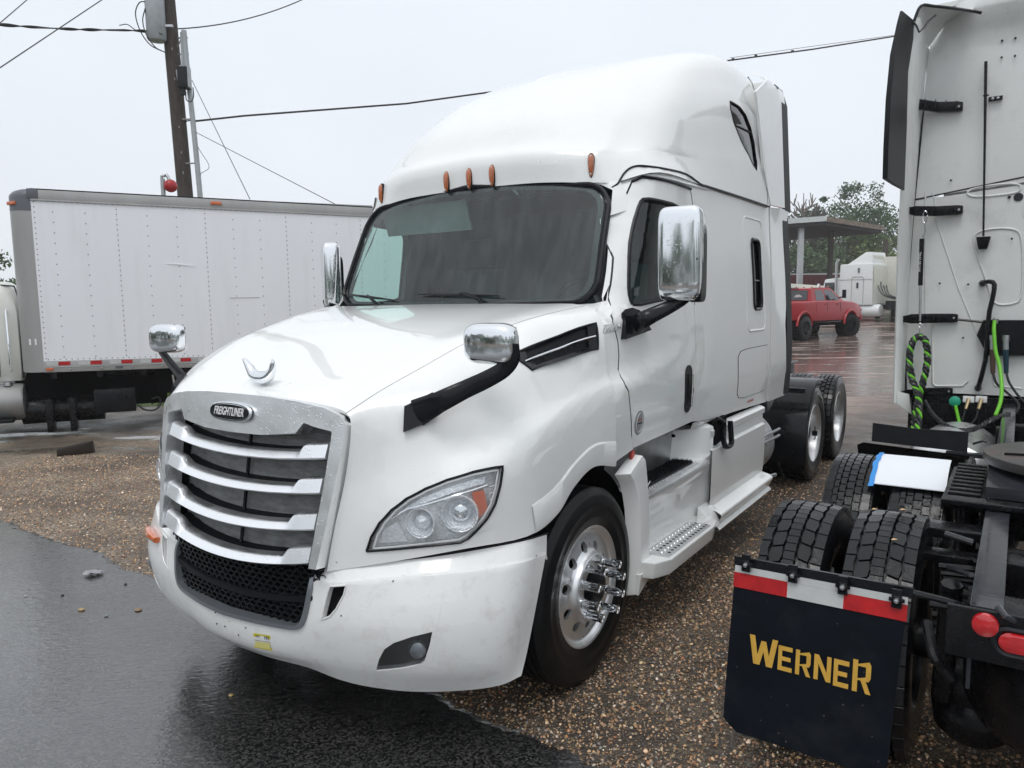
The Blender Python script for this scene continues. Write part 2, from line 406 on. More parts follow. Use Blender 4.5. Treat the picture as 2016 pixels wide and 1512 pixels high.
def dens(P, n=6, closed=False):
    out = []; m = len(P)
    for i in range(m if closed else m-1):
        a, b = np.array(P[i], float), np.array(P[(i+1) % m], float)
        for k in range(n): out.append(tuple(a+(b-a)*k/n))
    if not closed: out.append(tuple(P[-1]))
    else: out.append(out[0])
    return out

def text(s, size, m, parent, mtx, name='lettering', depth=.002, shear=0., font_scale_x=1., spacing=1., bold=0., label=None):
    cu = bpy.data.curves.new(name, 'FONT'); cu.body = s; cu.size = size; cu.extrude = depth; cu.align_x = 'CENTER'; cu.align_y = 'CENTER'
    cu.shear = shear; cu.space_character = spacing; cu.offset = bold; cu.resolution_u = 4
    o = bpy.data.objects.new(name, cu); col.objects.link(o)
    dg = bpy.context.evaluated_depsgraph_get(); me = bpy.data.meshes.new_from_object(o.evaluated_get(dg)); me.name = name
    bpy.data.objects.remove(o); me.transform(Matrix.Scale(font_scale_x, 4, (1, 0, 0)))
    me.materials.clear(); me.materials.append(m)
    ob = bpy.data.objects.new(name, me); link(ob, parent); ob.matrix_local = mtx
    if label: ob['label'] = label
    return ob
def frame_mtx(origin, xdir, ydir):
    x = Vector(xdir).normalized(); z = x.cross(Vector(ydir)).normalized(); y = z.cross(x)
    m = Matrix((x, y, z)).transposed().to_4x4(); m.translation = Vector(origin); return m
# ================================================================ wheels and tyres (axis along local X, outer side +X)
def steer_tyre():
    mb = MB(); Rr, W_ = .500, .285
    prof = [(-.11, .285), (-.125, .30), (-.138, .36), (-.142, .41), (-.132, .455), (-.118, .482), (-.105, .493)]
    x = -.105
    tops = []
    for a, b in ((-.105, -.068), (-.058, -.024), (-.016, .016), (.024, .058), (.068, .105)):
        tops += [(a, .484), (a+.001, .497 if abs(a) < .1 or True else .49), (b-.001, .497), (b, .484)]
    prof += tops[1:-1]
    prof += [(.105, .493), (.118, .482), (.128, .465), (.131, .462), (.134, .455), (.142, .41), (.1425, .405), (.1405, .400), (.138, .36), (.1385, .352), (.136, .345), (.125, .30), (.11, .285)]
    mb.lathe(prof, 96); return mb
def drive_tyre(npitch=54, tread='lug'):
    mb = MB()
    prof = [(-.105, .285), (-.122, .30), (-.135, .36), (-.138, .41), (-.132, .455), (-.124, .482), (.124, .482), (.132, .455), (.134, .445), (.138, .41), (.1385, .40), (.136, .395), (.135, .36), (.122, .30), (.105, .285)]
    mb.lathe(prof, 72)
    def blk(poly, th0, h0=.478, h1=.506):
        k = len(mb.v); n = len(poly)
        c = np.mean(np.array(poly), 0)
        ringz = []
        for (r, kk) in ((h0, 1.0), (h1-.0015, 1.0), (h1, .965)):
            for (x, a) in poly:
                X = c[0]+(x-c[0])*kk; A_ = th0+c[1]+(a-c[1])*kk; rr = r-(.008*(abs(X)/.115)**3)
                mb.v.append((X, rr*math.sin(A_), rr*math.cos(A_)))
        for q in range(2):
            for i in range(n): j = (i+1) % n; mb.f.append((k+q*n+i, k+q*n+j, k+(q+1)*n+j, k+(q+1)*n+i))
        mb.f.append(tuple(k+2*n+i for i in range(n)))
    p = 2*math.pi/npitch
    for i in range(npitch):
        th = i*p; g = .06*p
        if tread == 'lug':
            for s_ in (-1, 1):
                blk([(s_*.124, g*.5), (s_*.124, p-g*.5), (s_*.084, p-g*.5), (s_*.090, p*.5), (s_*.084, g*.5)], th)           # shoulder
                sh = .35*p if s_ > 0 else 0
                blk([(s_*.074, g*.9), (s_*.080, p*.45), (s_*.073, p-g*.6), (s_*.034, p-g*.6-.14*p), (s_*.028, p*.40), (s_*.033, g*.9-.14*p)], th+sh)
            for q in range(2):
                blk([(-.021, q*p/2+g*.4), (-.020, (q+.5)*p/2), (-.023, (q+1)*p/2-g*.2), (.023, (q+1)*p/2-g*.2), (.026, (q+.5)*p/2), (.023, q*p/2+g*.4)], th)
        elif tread == 'rib':   # closed shoulder with small central blocks
            blk([(.116, 0), (.116, p), (.078, p), (.074, p*.5), (.078, 0)], th); blk([(-.116, 0), (-.116, p), (-.078, p), (-.074, p*.5), (-.078, 0)], th)
            for (a, b) in ((-.070, -.038), (-.032, .004), (.010, .040), (.046, .070)):
                blk([(a, g), (a+.004, p*.5), (a, p-g*.6), (b, p-g*.6), (b+.004, p*.5), (b, g)], th+a*1.2)
        else:                  # hexagonal open blocks
            for (x, s_) in ((-.047, 0), (0, .5), (.047, 0)):
                blk([(x-.020, p*.2), (x-.020, p*.7), (x-.002, p*.90), (x+.020, p*.78), (x+.020, p*.28), (x+.002, p*.06)], th+s_*p)
            for s2 in (-1, 1):
                blk([(s2*.116, g), (s2*.116, p-g), (s2*.078, p-g), (s2*.075, p*.5), (s2*.078, g)], th)
    for i in range(npitch*2):  # small notches down the shoulder
        a = i*p/2+.3*p
        for s_ in (-1, 1):
            mb.hexa([(s_*.117, .470*math.sin(a), .470*math.cos(a)), (s_*.124, .462*math.sin(a), .462*math.cos(a)), (s_*.124, .462*math.sin(a+.02), .462*math.cos(a+.02)), (s_*.117, .470*math.sin(a+.02), .470*math.cos(a+.02)),
                     (s_*.117, .492*math.sin(a), .492*math.cos(a)), (s_*.1215, .482*math.sin(a), .482*math.cos(a)), (s_*.1215, .482*math.sin(a+.02), .482*math.cos(a+.02)), (s_*.117, .492*math.sin(a+.02), .492*math.cos(a+.02))])
    return mb
def disc_with_holes(prof, nh=10, rh=.026, rc=.205, nth=200):
    """wheel disc: prof = (axial x, radius) from outer to inner, with round hand holes cut through"""
    rs = [p[1] for p in prof]; fine = []
    for i in range(len(prof)-1):
        n = max(1, int(abs(prof[i][1]-prof[i+1][1])/.005)) if min(abs(prof[i][1]-rc), abs(prof[i+1][1]-rc)) < .07 else 2
        for k in range(n): fine.append((prof[i][0]+(prof[i+1][0]-prof[i][0])*k/n, prof[i][1]+(prof[i+1][1]-prof[i][1])*k/n))
    fine.append(prof[-1]); fine.sort(key=lambda p: -p[1])
    xr = lambda r: float(np.interp(r, [p[1] for p in fine[::-1]], [p[0] for p in fine[::-1]]))
    V = []; F = []; H = [(rc*math.cos(2*math.pi*(k+.5)/nh), rc*math.sin(2*math.pi*(k+.5)/nh)) for k in range(nh)]
    for (x, r) in fine:
        for j in range(nth): a = 2*math.pi*j/nth; V.append([x, r*math.cos(a), r*math.sin(a)])
    ins = []
    for v in V:
        h = min(H, key=lambda h: (h[0]-v[1])**2+(h[1]-v[2])**2); ins.append((math.hypot(h[0]-v[1], h[1]-v[2]), h))
    for i in range(len(fine)-1):
        for j in range(nth):
            q = (i*nth+j, i*nth+(j+1) % nth, (i+1)*nth+(j+1) % nth, (i+1)*nth+j)
            if sum(ins[k][0] < rh for k in q) >= 3: continue
            F.append(q)
    used = {k for q in F for k in q}
    bd = set()
    for k in used:
        d, h = ins[k]
        if d < rh+.0015:
            dx, dy = V[k][1]-h[0], V[k][2]-h[1]; l = math.hypot(dx, dy) or 1
            V[k][1] = h[0]+dx/l*rh; V[k][2] = h[1]+dy/l*rh; V[k][0] = xr(math.hypot(V[k][1], V[k][2]))
    mb = MB(); mb.add(V, F)
    for h in H:   # hole walls
        r = math.hypot(*h)
        k = len(mb.v); n = 24
        for dx in (0, -.022):
            for j in range(n):
                a = 2*math.pi*j/n; y, z = h[0]+rh*math.cos(a), h[1]+rh*math.sin(a); mb.v.append((xr(math.hypot(y, z))+dx-.0005, y, z))
        for j in range(n): mb.f.append((k+j, k+(j+1) % n, k+n+(j+1) % n, k+n+j))
    return mb
TY_STEER = steer_tyre().mesh('tyre', M['rubber_side'], 35)
def two_mat_tyre(mb, name):
    return mb.mesh(name, M['rubber'], 30)
TY_LUG = two_mat_tyre(drive_tyre(40, 'lug'), 'tyre'); TY_RIB = two_mat_tyre(drive_tyre(62, 'rib'), 'tyre'); TY_HEX = two_mat_tyre(drive_tyre(46, 'hex'), 'tyre')
def place(me, name, parent, mtx=None):
    o = bpy.data.objects.new(name, me); link(o, parent)
    if mtx is not None: o.matrix_local = mtx
    return o
# front disc wheel
_m = disc_with_holes([(.118, .292), (.110, .283), (.098, .276), (.092, .262), (.098, .235), (.112, .19), (.128, .172), (.150, .168), (.156, .160), (.157, .115), (.150, .109), (.120, .104)])
_m.lathe([(.118, .292), (.126, .300), (.127, .306), (.116, .309), (.10, .300), (.0, .285)], 96)
STEER_DISC = _m.mesh('rim', M['alu'], 40)
_m = MB(); _m.lathe([(.13, .103), (.155, .098), (.158, .080), (.178, .078), (.182, .060), (.184, .001)], 32); STEER_HUB = _m.mesh('hub', M['black_matte'], 30)
_m = MB()
_n = 20
for (x, r0, r1) in ((0, .0, .0),):
    rings = []
    for (xx, rr, fl) in ((0, .024, 0), (.010, .024, 0), (.012, .0205, 1), (.078, .0205, 1), (.080, .0225, 0), (.092, .0225, 0), (.0925, .0175, 0), (.088, .0165, 0)):
        rings.append([(xx, (rr-(.0018 if fl and j % 2 else 0))*math.cos(2*math.pi*j/36), (rr-(.0018 if fl and j % 2 else 0))*math.sin(2*math.pi*j/36)) for j in range(36)])
    _m.loft(rings)
NUT_COVER = _m.mesh('lug_nut_cover', M['chrome_clean'], 30)
_m = MB(); _m.lathe([(0, .021), (.012, .021), (.012, .017), (.03, .016), (.032, .001)], 6); NUT = _m.mesh('lug_nut', M['steel'], 30)
# rear deep-dish rim
_m = disc_with_holes([(-.055, .255), (-.06, .235), (-.062, .18), (-.062, .115), (-.045, .108)], nth=160, rc=.205)
_m.lathe([(.118, .306), (.127, .303), (.126, .298), (.115, .285), (.09, .276), (.0, .262), (-.055, .255), (-.06, .250)], 80)
REAR_RIM = _m.mesh('rim', M['alu'], 40)
_m = MB(); _m.lathe([(-.06, .110), (-.02, .108), (.02, .100), (.035, .085), (.06, .082), (.066, .07), (.068, .001)], 28); REAR_HUB = _m.mesh('hub', M['black_matte'], 30)
def side_mtx(c, side, rot=0.):
    m = Matrix.Translation(c)
    if side < 0: m = m @ Matrix.Rotation(math.pi, 4, 'Z')
    return m @ Matrix.Rotation(rot, 4, 'X')
def wheel_root(parent, c, side, rot=0., name='wheel', me=None):
    o = bpy.data.objects.new(name, me); link(o, parent); o.matrix_local = side_mtx(c, side, rot); return o
# ================================================================ the white sleeper tractor
TR = empty('semi_truck', (FR.x, FR.y, 0), -FR.a, 'white wet sleeper tractor with chrome grille and bull horn ornament, nose to the camera', 'truck')
T = TR
def px(u, v, **k): return FR.at(u, v, **k)

M['seam_grey'] = mat('soft_panel_gap', (.22, .225, .23), .7)
# ---- hood and fenders
HN = [
 [(0,.262,1.52),(0,.42,1.582),(0,.63,1.665),(0,.88,1.762),(0,1.10,1.825),(0,1.30,1.868),(0,1.49,1.898),(0,1.66,1.916)],
 [(.24,.262,1.518),(.25,.42,1.582),(.27,.63,1.665),(.29,.88,1.762),(.30,1.10,1.824),(.31,1.30,1.867),(.32,1.49,1.897),(.33,1.655,1.915)],
 [(.46,.262,1.508),(.49,.41,1.58),(.53,.62,1.663),(.57,.87,1.758),(.60,1.09,1.819),(.63,1.29,1.862),(.65,1.48,1.893),(.67,1.635,1.911)],
 [(.628,.262,1.480),(.69,.40,1.562),(.755,.60,1.650),(.815,.85,1.748),(.865,1.08,1.808),(.915,1.28,1.850),(.965,1.46,1.880),(1.01,1.60,1.900)],
 [(.652,.262,1.40),(.775,.43,1.46),(.865,.62,1.54),(.935,.86,1.615),(.995,1.08,1.69),(1.035,1.25,1.735),(1.085,1.41,1.775),(1.130,1.575,1.80)],
 [(.625,.245,1.2),(.765,.42,1.24),(.89,.62,1.30),(1.005,.85,1.37),(1.08,1.06,1.44),(1.118,1.23,1.50),(1.148,1.39,1.54),(1.162,1.565,1.555)],
 [(.59,.21,1.0),(.765,.42,1.03),(.93,.63,1.12),(1.085,.83,1.235),(1.15,1.01,1.315),(1.18,1.19,1.38),(1.197,1.37,1.43),(1.206,1.57,1.45)],
 [(.56,.185,.815),(.73,.425,.82),(.92,.66,.84),(1.12,.86,.875),(1.20,.985,.955),(1.21,1.13,1.055),(1.21,1.33,1.112),(1.207,1.58,1.065)],
]
bulge(HN, {(4,1):.015,(4,2):.03,(4,3):.04,(4,4):.02,(5,1):.028,(5,2):.052,(5,3):.052,(5,4):.035,(5,5):.015,(6,1):.045,(6,2):.072,(6,3):.058,(6,4):.03,(6,5):.01,(7,1):.05,(7,2):.078,(7,3):.05,(7,4):.008})
HS = Net(HN)
def huv(u, v): return solve(HS, FR, u, v, ((2.6, 7), (0, 7)))
hl_px = [(722,1085),(731,1057),(747,1030),(771,1004),(800,982),(838,962),(880,945),(932,929),(990,918),(985,955),(975,992),(960,1020),(937,1046),(922,1060),(906,1068),(850,1074),(790,1080)]
hl = [huv(*p) for p in hl_px]
vent_px = [(1018,694),(1098,662),(1173,636),(1177,687),(1047,729),(1024,712)]
vent = [huv(*p) for p in vent_px]
sheet('hood', HS, [(0, 0)]+[(k*.5, 0) for k in range(1, 14)]+[(7, 0), (7, 7)]+[(7-k*.5, 7) for k in range(1, 14)]+[(0, 7)],
      holes=[hl, vent], step=(.25, .25), depth=.022, m=M['paint'], parent=T, both=True, sign=1)
for s_ in (1, -1):
    # crease seam on the hood shoulder
    mb = MB(); mb.tube([(p[0]*s_, p[1], p[2]) for p in on(HS, [(3.03, v) for v in np.linspace(.0, 7, 40)], -.0006)], .0016, 6); mb.build('hood_seam', M['seam_grey'], T)
    # flat fender band round the wheel arch
    rings = []
    for v in np.linspace(3.2, 6.98, 26):
        q = [np.array(on(HS, [(u, v)], o_)[0]) for u, o_ in ((7, .002), (6.96, .006), (6.70, .0055), (6.66, -.002))]
        e = q[0].copy(); e[0] -= .06; q = [e]+q; rings.append([(p[0]*s_, p[1], p[2]) for p in q])
    MB().loft(rings, close=False, cap=False).build('fender_flare', M['paint'], T, smooth=25)
    # wheel well liner
    mb = MB(); mb.lathe([(s_*1.12, .60), (s_*.62, .60), (s_*.62, .1)], 24, 'X', (0, 1.34, .50), R(-20), R(200)); mb.build('wheel_well_liner', M['dark'], T)

# ---- headlights
def face_poly(surf, pts, off, name, m, parent, mirror=False, depth=0., step=(.25, .25)):
    return sheet(name, surf, pts, step=step, depth=depth, off=off, m=m, parent=parent, mirror=mirror)
def shrink(P, k):
    c = np.mean(np.array(P), 0); return [tuple(c+(np.array(p)-c)*k) for p in P]
M['reflector'] = mat('headlight_reflector', (.90, .91, .93), .16, .75, var=.12, vscale=26, bump=.8, bscale=70)
M['lampgrey'] = mat('headlight_inner_housing', (.86, .87, .89), .25, .15, var=.3, vscale=38, bump=.8, bscale=110)
for s_ in (1, -1):
    mi = s_ < 0
    hd = face_poly(HS, shrink(hl, .985), -.040, 'headlight', M['lampgrey'], T, mi, step=(.4, .4))
    F_ = (lambda P: flip(P)) if mi else (lambda P: P)
    MB().tube(F_(on(HS, dens(hl, 4, True), .001)), .0055, 8, cap=False).build('headlight_bezel', M['black'], hd)
    MB().tube(F_(on(HS, dens(shrink(hl, .92), 4, True), -.004)), .0045, 6, cap=False).build('light_guide', M['white'], hd)
    lens = face_poly(HS, shrink(hl, .97), .002, 'headlight_lens', M['lens'], hd, mi)
    dv = [huv(*p) for p in [(768,1021),(800,1003),(870,985),(935,966),(962,957)]]
    MB().tube(F_(on(HS, dens(dv, 4), -.016)), .006, 6).build('light_bar', M['chrome_clean'], hd)
    for (cx, cy, r) in ((827,1030,.056), (905,1012,.068)):
        a, b = huv(cx, cy); c = np.array(HS(a, b)); n = normal(HS, a, b)
        n = n*.5+np.array([.15, -.85, 0])*.5; n /= np.linalg.norm(n)
        c = c-n*.028
        if mi: c = c*np.array([-1, 1, 1]); n = n*np.array([-1, 1, 1])
        q = Vector(n).to_track_quat('X', 'Z').to_matrix().to_4x4(); q.translation = Vector(c)
        mb = MB(); mb.lathe([(.028, r*1.02), (.03, r*1.12), (.022, r*1.15)], 28); mb.lathe([(.026, r), (.0, r*.78), (-.02, r*.5), (-.025, .001)], 28)
        o = mb.build('reflector_bowl', M['reflector'], hd); o.matrix_local = q
        mb = MB(); mb.lathe([(-.02, r*.62), (.0, r*.60), (.014, r*.42), (.02, .001)], 24)
        o = mb.build('projector_lens', M['chrome_clean'] if r > .06 else M['reflector'], hd); o.matrix_local = q
    am = [huv(*p) for p in [(931,972),(955,966),(962,1003),(944,1023),(938,1000)]]
    face_poly(HS, am, -.010, 'turn_signal', M['orange'], hd, mi, depth=.02)
    for k in range(6):
        g0, g1 = huv(966, 960+k*13), huv(982-k*3, 955+k*13)
        MB().tube(F_(on(HS, [g0, g1], -.012)), .0022, 5).build('lens_rib', M['reflector'], hd)
    tp = [huv(*p) for p in [(790,1003),(830,978),(885,957),(960,938),(958,953),(880,975)]]
    face_poly(HS, tp, -.024, 'upper_reflector', M['reflector'], hd, mi, depth=.01)
    lo = [huv(*p) for p in [(742,1072),(752,1045),(778,1030),(795,1060),(800,1070)]]
    face_poly(HS, lo, -.022, 'lower_reflector', M['reflector'], hd, mi, depth=.01)

# ---- hood vent
for s_ in (1, -1):
    mi = s_ < 0; F_ = (lambda P: flip(P)) if mi else (lambda P: P)
    v = face_poly(HS, vent, -.018, 'hood_vent', M['black_matte'], T, mi)
    inn = shrink(vent, .80)
    mb = MB()
    for i in range(len(vent)):
        a, b = vent[i], vent[(i+1) % len(vent)]; c_, d = inn[(i+1) % len(vent)], inn[i]
        mb.add(F_(on(HS, [a, b], .006))+F_(on(HS, [c_, d], -.008)), [(0, 1, 2, 3)])
    mb.tube(F_(on(HS, dens(vent, 4, True), .003)), .005, 6, cap=False)
    mb.build('vent_frame', M['black'], v)
    MB().tube(F_(on(HS, dens([huv(1032,712), huv(1100,686), huv(1171,662)], 6), .004)), .0055, 6).build('vent_trim', M['chrome_clean'], v)
    for k in range(12):
        f = k/11
        a = huv(1040+f*128, 700-f*44); b = huv(1052+f*120, 716-f*42)
        MB().tube(F_(on(HS, [a, b], -.006)), .003, 5).build('vent_fin', M['black'], v)

# ---- grille
def gs(t, z): return .205+.17*(z-1.47)+.16*t*t
GS = lambda t, z: (t, gs(t, z)-.015, z)
dip = lambda t: -.05*(1-(t/.56)**2)
outer = [(0,1.533),(.2,1.531),(.4,1.518),(.54,1.498),(.62,1.470),(.652,1.435),(.648,1.36),(.625,1.2),(.595,1.0),(.568,.845),(.530,.845)]
inner_half = [(.530,.845),(.548,1.0),(.572,1.2),(.588,1.395),(.585,1.405),(.50,1.418),(.44,1.432),(.40,1.385),(.2,1.365),(0,1.362)]
loop = outer+inner_half[1:]
def GSf(t, z): return (t, gs(t, z)-.030, z)
sheet('grille_surround', GSf, loop, step=(.08, .08), depth=.085, m=M['chrome'], parent=T, both=True, sign=-1 if normal(GSf, .1, 1.4)[1] > 0 else 1)
gsgn = -1 if normal(GSf, .1, 1.4)[1] > 0 else 1
# dark inner reveal of the surround
mb = MB(); P = [(.530,.80),(.548,1.0),(.572,1.2),(.588,1.40),(.44,1.44),(.40,1.40),(0,1.38)]
mb.loft([[(t, gs(t, z)+.03, z) for t, z in P], [(t*.985, gs(t, z)+.16, z-.005) for t, z in P]], close=False, cap=False); mb.mirror()
mb.build('grille_reveal', M['black'], T)
gp = MB()
ys = np.linspace(-.56, .56, 15); zs = np.linspace(.80, 1.45, 7)
for i in range(14):
    for j in range(6):
        q = [(ys[i], zs[j]), (ys[i+1], zs[j]), (ys[i+1], zs[j+1]), (ys[i], zs[j+1])]
        k = len(gp.v); gp.v += [(t, gs(t, z)+.105, z) for t, z in q]; gp.f.append((k, k+1, k+2, k+3))
gp.build('bug_screen', M['radiator'], T)
gp = MB()
for j in range(50):  # fine wires of the screen
    z = .80+.65*(j+.5)/50
    gp.loft([[(t, gs(t, z)+.101, z-.0022), (t, gs(t, z)+.101, z+.0022)] for t in np.linspace(-.56, .56, 12)], close=False, cap=False)
gp.build('screen_wires', M['radiator'], T, kind='stuff')
MB().box((0, gs(0, 1.1)+.085, 1.12), (.012, .012, .66), Matrix.Rotation(math.atan(.17), 3, 'X').inverted()).build('screen_divider', M['black'], T)
slat_z = [(1.345, 1.292, .56), (1.205, 1.150, .548), (1.062, 1.004, .535), (.928, .868, .522)]
for k, (zt, zb, tw) in enumerate(slat_z):
    def prof(t):
        a = abs(t); d = dip(t)*(.60, .65, .88, 1.15)[k]; hh = zt-zb
        e = min(1, max(0, (a-(tw-.155))/.035))                       # end block rises
        top = zb+hh*(.56+.60*e)+d; bot = zb+d*1.0
        return top, bot, e
    rings = []
    for t in np.concatenate([np.linspace(-tw, -(tw-.18), 14), np.linspace(-(tw-.20), tw-.20, 17), np.linspace(tw-.18, tw, 14)]):
        top, bot, e = prof(t); g = gs(t, (top+bot)/2); f = -.020-.004*e
        rings.append([(t, g+f+.004, bot-.004), (t, g+f-.006, bot+.004), (t, g+f+.014, top-.006), (t, g+f+.024, top), (t, g+.03+.02*(1-e), top+.001), (t, g+.03, bot-.004)])
    sl = MB().loft(rings).build('grille_slat', M['chrome'], T, smooth=35)
    # dirty shelf behind each slat
    rings = []
    for t in np.linspace(-tw+.01, tw-.01, 19):
        top, bot, e = prof(t); g = gs(t, top); zz = zb+(zt-zb)*.52+dip(t)*(.60, .65, .88, 1.15)[k]
        rings.append([(t, g+.028, zz), (t, g+.10, zz+.006)])
    MB().loft(rings, close=False, cap=False).build('slat_shelf', M['black_matte'], sl)
# oval maker's badge
bz = 1.452; by = gs(0, bz)-.040
bm_ = frame_mtx((0, by, bz), (1, 0, 0), (0, .17, 1))
def oval(w, h, n=40, p=2.6):
    return [(w/2*math.copysign(abs(math.cos(a))**(2/p), math.cos(a)), h/2*math.copysign(abs(math.sin(a))**(2/p), math.sin(a))) for a in [2*math.pi*i/n for i in range(n)]]
bd = MB(); bd.prism(oval(.285, .088), 'Z', -.006, .008); b1 = bd.build('badge', M['chrome_clean'], T, bevel=.002); b1.matrix_local = bm_
bd = MB(); bd.prism(oval(.258, .066), 'Z', .0065, .0095); b2 = bd.build('badge_field', M['black'], b1)
MB().tube([(x, y, .0098) for x, y in oval(.268, .074)+[oval(.268, .074)[0]]], .0018, 5, cap=False).build('badge_ring', M['black'], b1)
text('FREIGHTLINER', .052, M['white'], b1, Matrix.Translation((0, 0, .0105)), 'badge_lettering', .002, shear=.22, font_scale_x=.60, bold=.0006, spacing=1.05)
# crack in the paint at the grille corner is left as a short dark tube
MB().tube([(.60,.20,.86),(.612,.222,.845),(.625,.24,.85),(.64,.262,.835)], .0012, 5).build('paint_crack', M['seam'], T)

# ---- bumper
BN_rows = [
 [(0,.140,.36),(.2,.155,.355),(.4,.198,.345),(.55,.228,.322),(.7,.268,.312),(.88,.345,.308),(1.05,.455,.312),(1.17,.56,.322),(1.215,.655,.335)],
 [(0,.085,.43),(.2,.10,.43),(.4,.145,.43),(.56,.188,.43),(.72,.24,.43),(.90,.33,.43),(1.065,.445,.43),(1.18,.575,.43),(1.218,.70,.43)],
 [(0,.075,.57),(.2,.09,.57),(.4,.13,.57),(.56,.18,.58),(.72,.26,.58),(.89,.385,.58),(1.05,.52,.58),(1.175,.655,.58),(1.218,.765,.58)],
 [(0,.115,.735),(.2,.128,.735),(.4,.16,.735),(.55,.207,.74),(.70,.315,.745),(.875,.472,.748),(1.03,.62,.755),(1.155,.752,.768),(1.216,.856,.79)],
 [(0,.125,.758),(.2,.138,.758),(.4,.170,.758),(.545,.220,.760),(.688,.342,.765),(.862,.508,.768),(1.015,.668,.778),(1.145,.798,.793),(1.206,.884,.814)],
 [(0,.17,.81),(.2,.182,.81),(.4,.21,.81),(.545,.255,.813),(.665,.385,.812),(.83,.555,.818),(.985,.715,.836),(1.12,.84,.860),(1.19,.915,.880)],
]
BN = [[BN_rows[i][j] for i in range(6)] for j in range(9)]
bulge(BN, {(j, i): a*b for j, a in ((3,.3),(4,.65),(5,1.),(6,1.),(7,.7)) for i, b in ((0,.0),(1,.02),(2,.045),(3,.056),(4,.062),(5,.064))})
BS = Net(BN)
def buv(u, v): return solve(BS, FR, u, v, ((0, 8), (0, 5)))
open_h = [buv(600, 1135), buv(612, 1142), buv(606, 1190), buv(600, 1222), buv(590, 1232), buv(570, 1236)]
ob = [buv(*p) for p in ((500,1219),(545,1228),(578,1233),(592,1229),(600,1214),(606,1190),(612,1160),(617,1136))]
op = [(0, ob[0][1]-.02)]+ob+[(ob[-1][0]+.02, 5)]
duct_px = [(650,1155),(681,1153),(676,1172),(662,1198),(650,1212),(633,1219),(640,1190)]
duct = [buv(*p) for p in duct_px]
fog_px = [(740,1321),(746,1298),(757,1278),(775,1266),(810,1254),(851,1244),(846,1270),(836,1300),(828,1308),(790,1316)]
fog = [buv(*p) for p in fog_px]
o_ = op+[(3.5, 5), (4.5, 5), (5.5, 5), (6.5, 5), (8, 5), (8, 2.5), (8, 0), (6, 0), (4, 0), (3, 0), (2, 0), (0, 0)]
bsg = 1 if normal(BS, 4, 2)[1] < 0 else -1
BUM = sheet('bumper', BS, o_, holes=[duct, fog], step=(.25, .25), depth=.03, m=M['paint_low'], parent=T, both=True, sign=bsg)
# grey frame round the lower opening
fr_pts = on(BS, ob[::-1]+[(ob[0][0]*.5, ob[0][1]-.01), (0, ob[0][1]-.02)], .004, bsg)
fr_pts = cat(fr_pts, 3)
rings = []
full = fr_pts+[(-p[0], p[1], p[2]) for p in fr_pts[::-1][1:]]
for i, p in enumerate(full):
    a = np.array(full[min(i+1, len(full)-1)])-np.array(full[max(i-1, 0)]); a /= np.linalg.norm(a); c = np.array(p)
    n = np.array([0, -1., .15]); sd_ = np.cross(a, n); sd_ /= np.linalg.norm(sd_)
    rings.append([c+sd_*-.014+n*-.01, c+sd_*-.013+n*.007, c+sd_*.006+n*.010, c+sd_*.016-n*.035, c+sd_*.0-n*.04])
M['trim_grey'] = mat('grey_grille_trim', (.22, .24, .26), .28, .6, drops=.3, dropscale=90)
MB().loft(rings, close=True).build('lower_grille_frame', M['trim_grey'], T, smooth=50)
# honeycomb
hc = MB(); cw, ch = .043, .026
def lo_s(t, z): return .115+.20*t*t+.05*(z-.6)-.004
zmin = lambda t: .465+.05*(abs(t)/.44)**2
for r_ in range(17):
    for c_ in range(-13, 14):
        t0 = (c_+(.5 if r_ % 2 else 0))*cw; z0 = .465+r_*ch*.82
        if abs(t0) > .475+.28*(z0-.56) or z0 < zmin(t0)+.006 or z0 > .86+dip(t0)*1.1-.02: continue
        ou = [(t0+a*cw*.5, z0+b*ch*.5) for a, b in ((-1, 0), (-.55, 1), (.55, 1), (1, 0), (.55, -1), (-.55, -1))]
        inn = [(t0+(x-t0)*.80, z0+(z-z0)*.74) for x, z in ou]
        k = len(hc.v)
        hc.v += [(x, lo_s(x, z), z) for x, z in ou]+[(x, lo_s(x, z), z) for x, z in inn]+[(x, lo_s(x, z)+.03, z) for x, z in inn]
        for i in range(6):
            j = (i+1) % 6; hc.f += [(k+i, k+j, k+6+j, k+6+i), (k+6+i, k+6+j, k+12+j, k+12+i)]
hc.build('honeycomb_grille', M['black'], T)
sh_ = []
for p in full:
    c = np.array(p); q = c+np.array([-.05*np.sign(c[0])*min(1, abs(c[0])*4), .13, .03]); sh_.append([c+np.array([0, .006, .002]), q, q+np.array([0, .02, .15])])
MB().loft(sh_, close=False, cap=False).build('grille_shroud', M['dark'], T)
bk = MB(); bk.loft([[(t, lo_s(t, .5)+.10, zmin(t)-.05), (t, lo_s(t, .7)+.10, .86)] for t in np.linspace(-.58, .58, 12)], close=False, cap=False)
bk.build('grille_backing', M['dark'], T)
mb = MB(); mb.loft([[(t, lo_s(t, .7)-.012, .690+dip(t)), (t, lo_s(t, .7)-.012, .715+dip(t)), (t, lo_s(t, .7)+.03, .72+dip(t)), (t, lo_s(t, .7)+.03, .685+dip(t))] for t in np.linspace(-.50, .50, 15)])
mb.build('grille_crossbar', M['black_matte'], T)
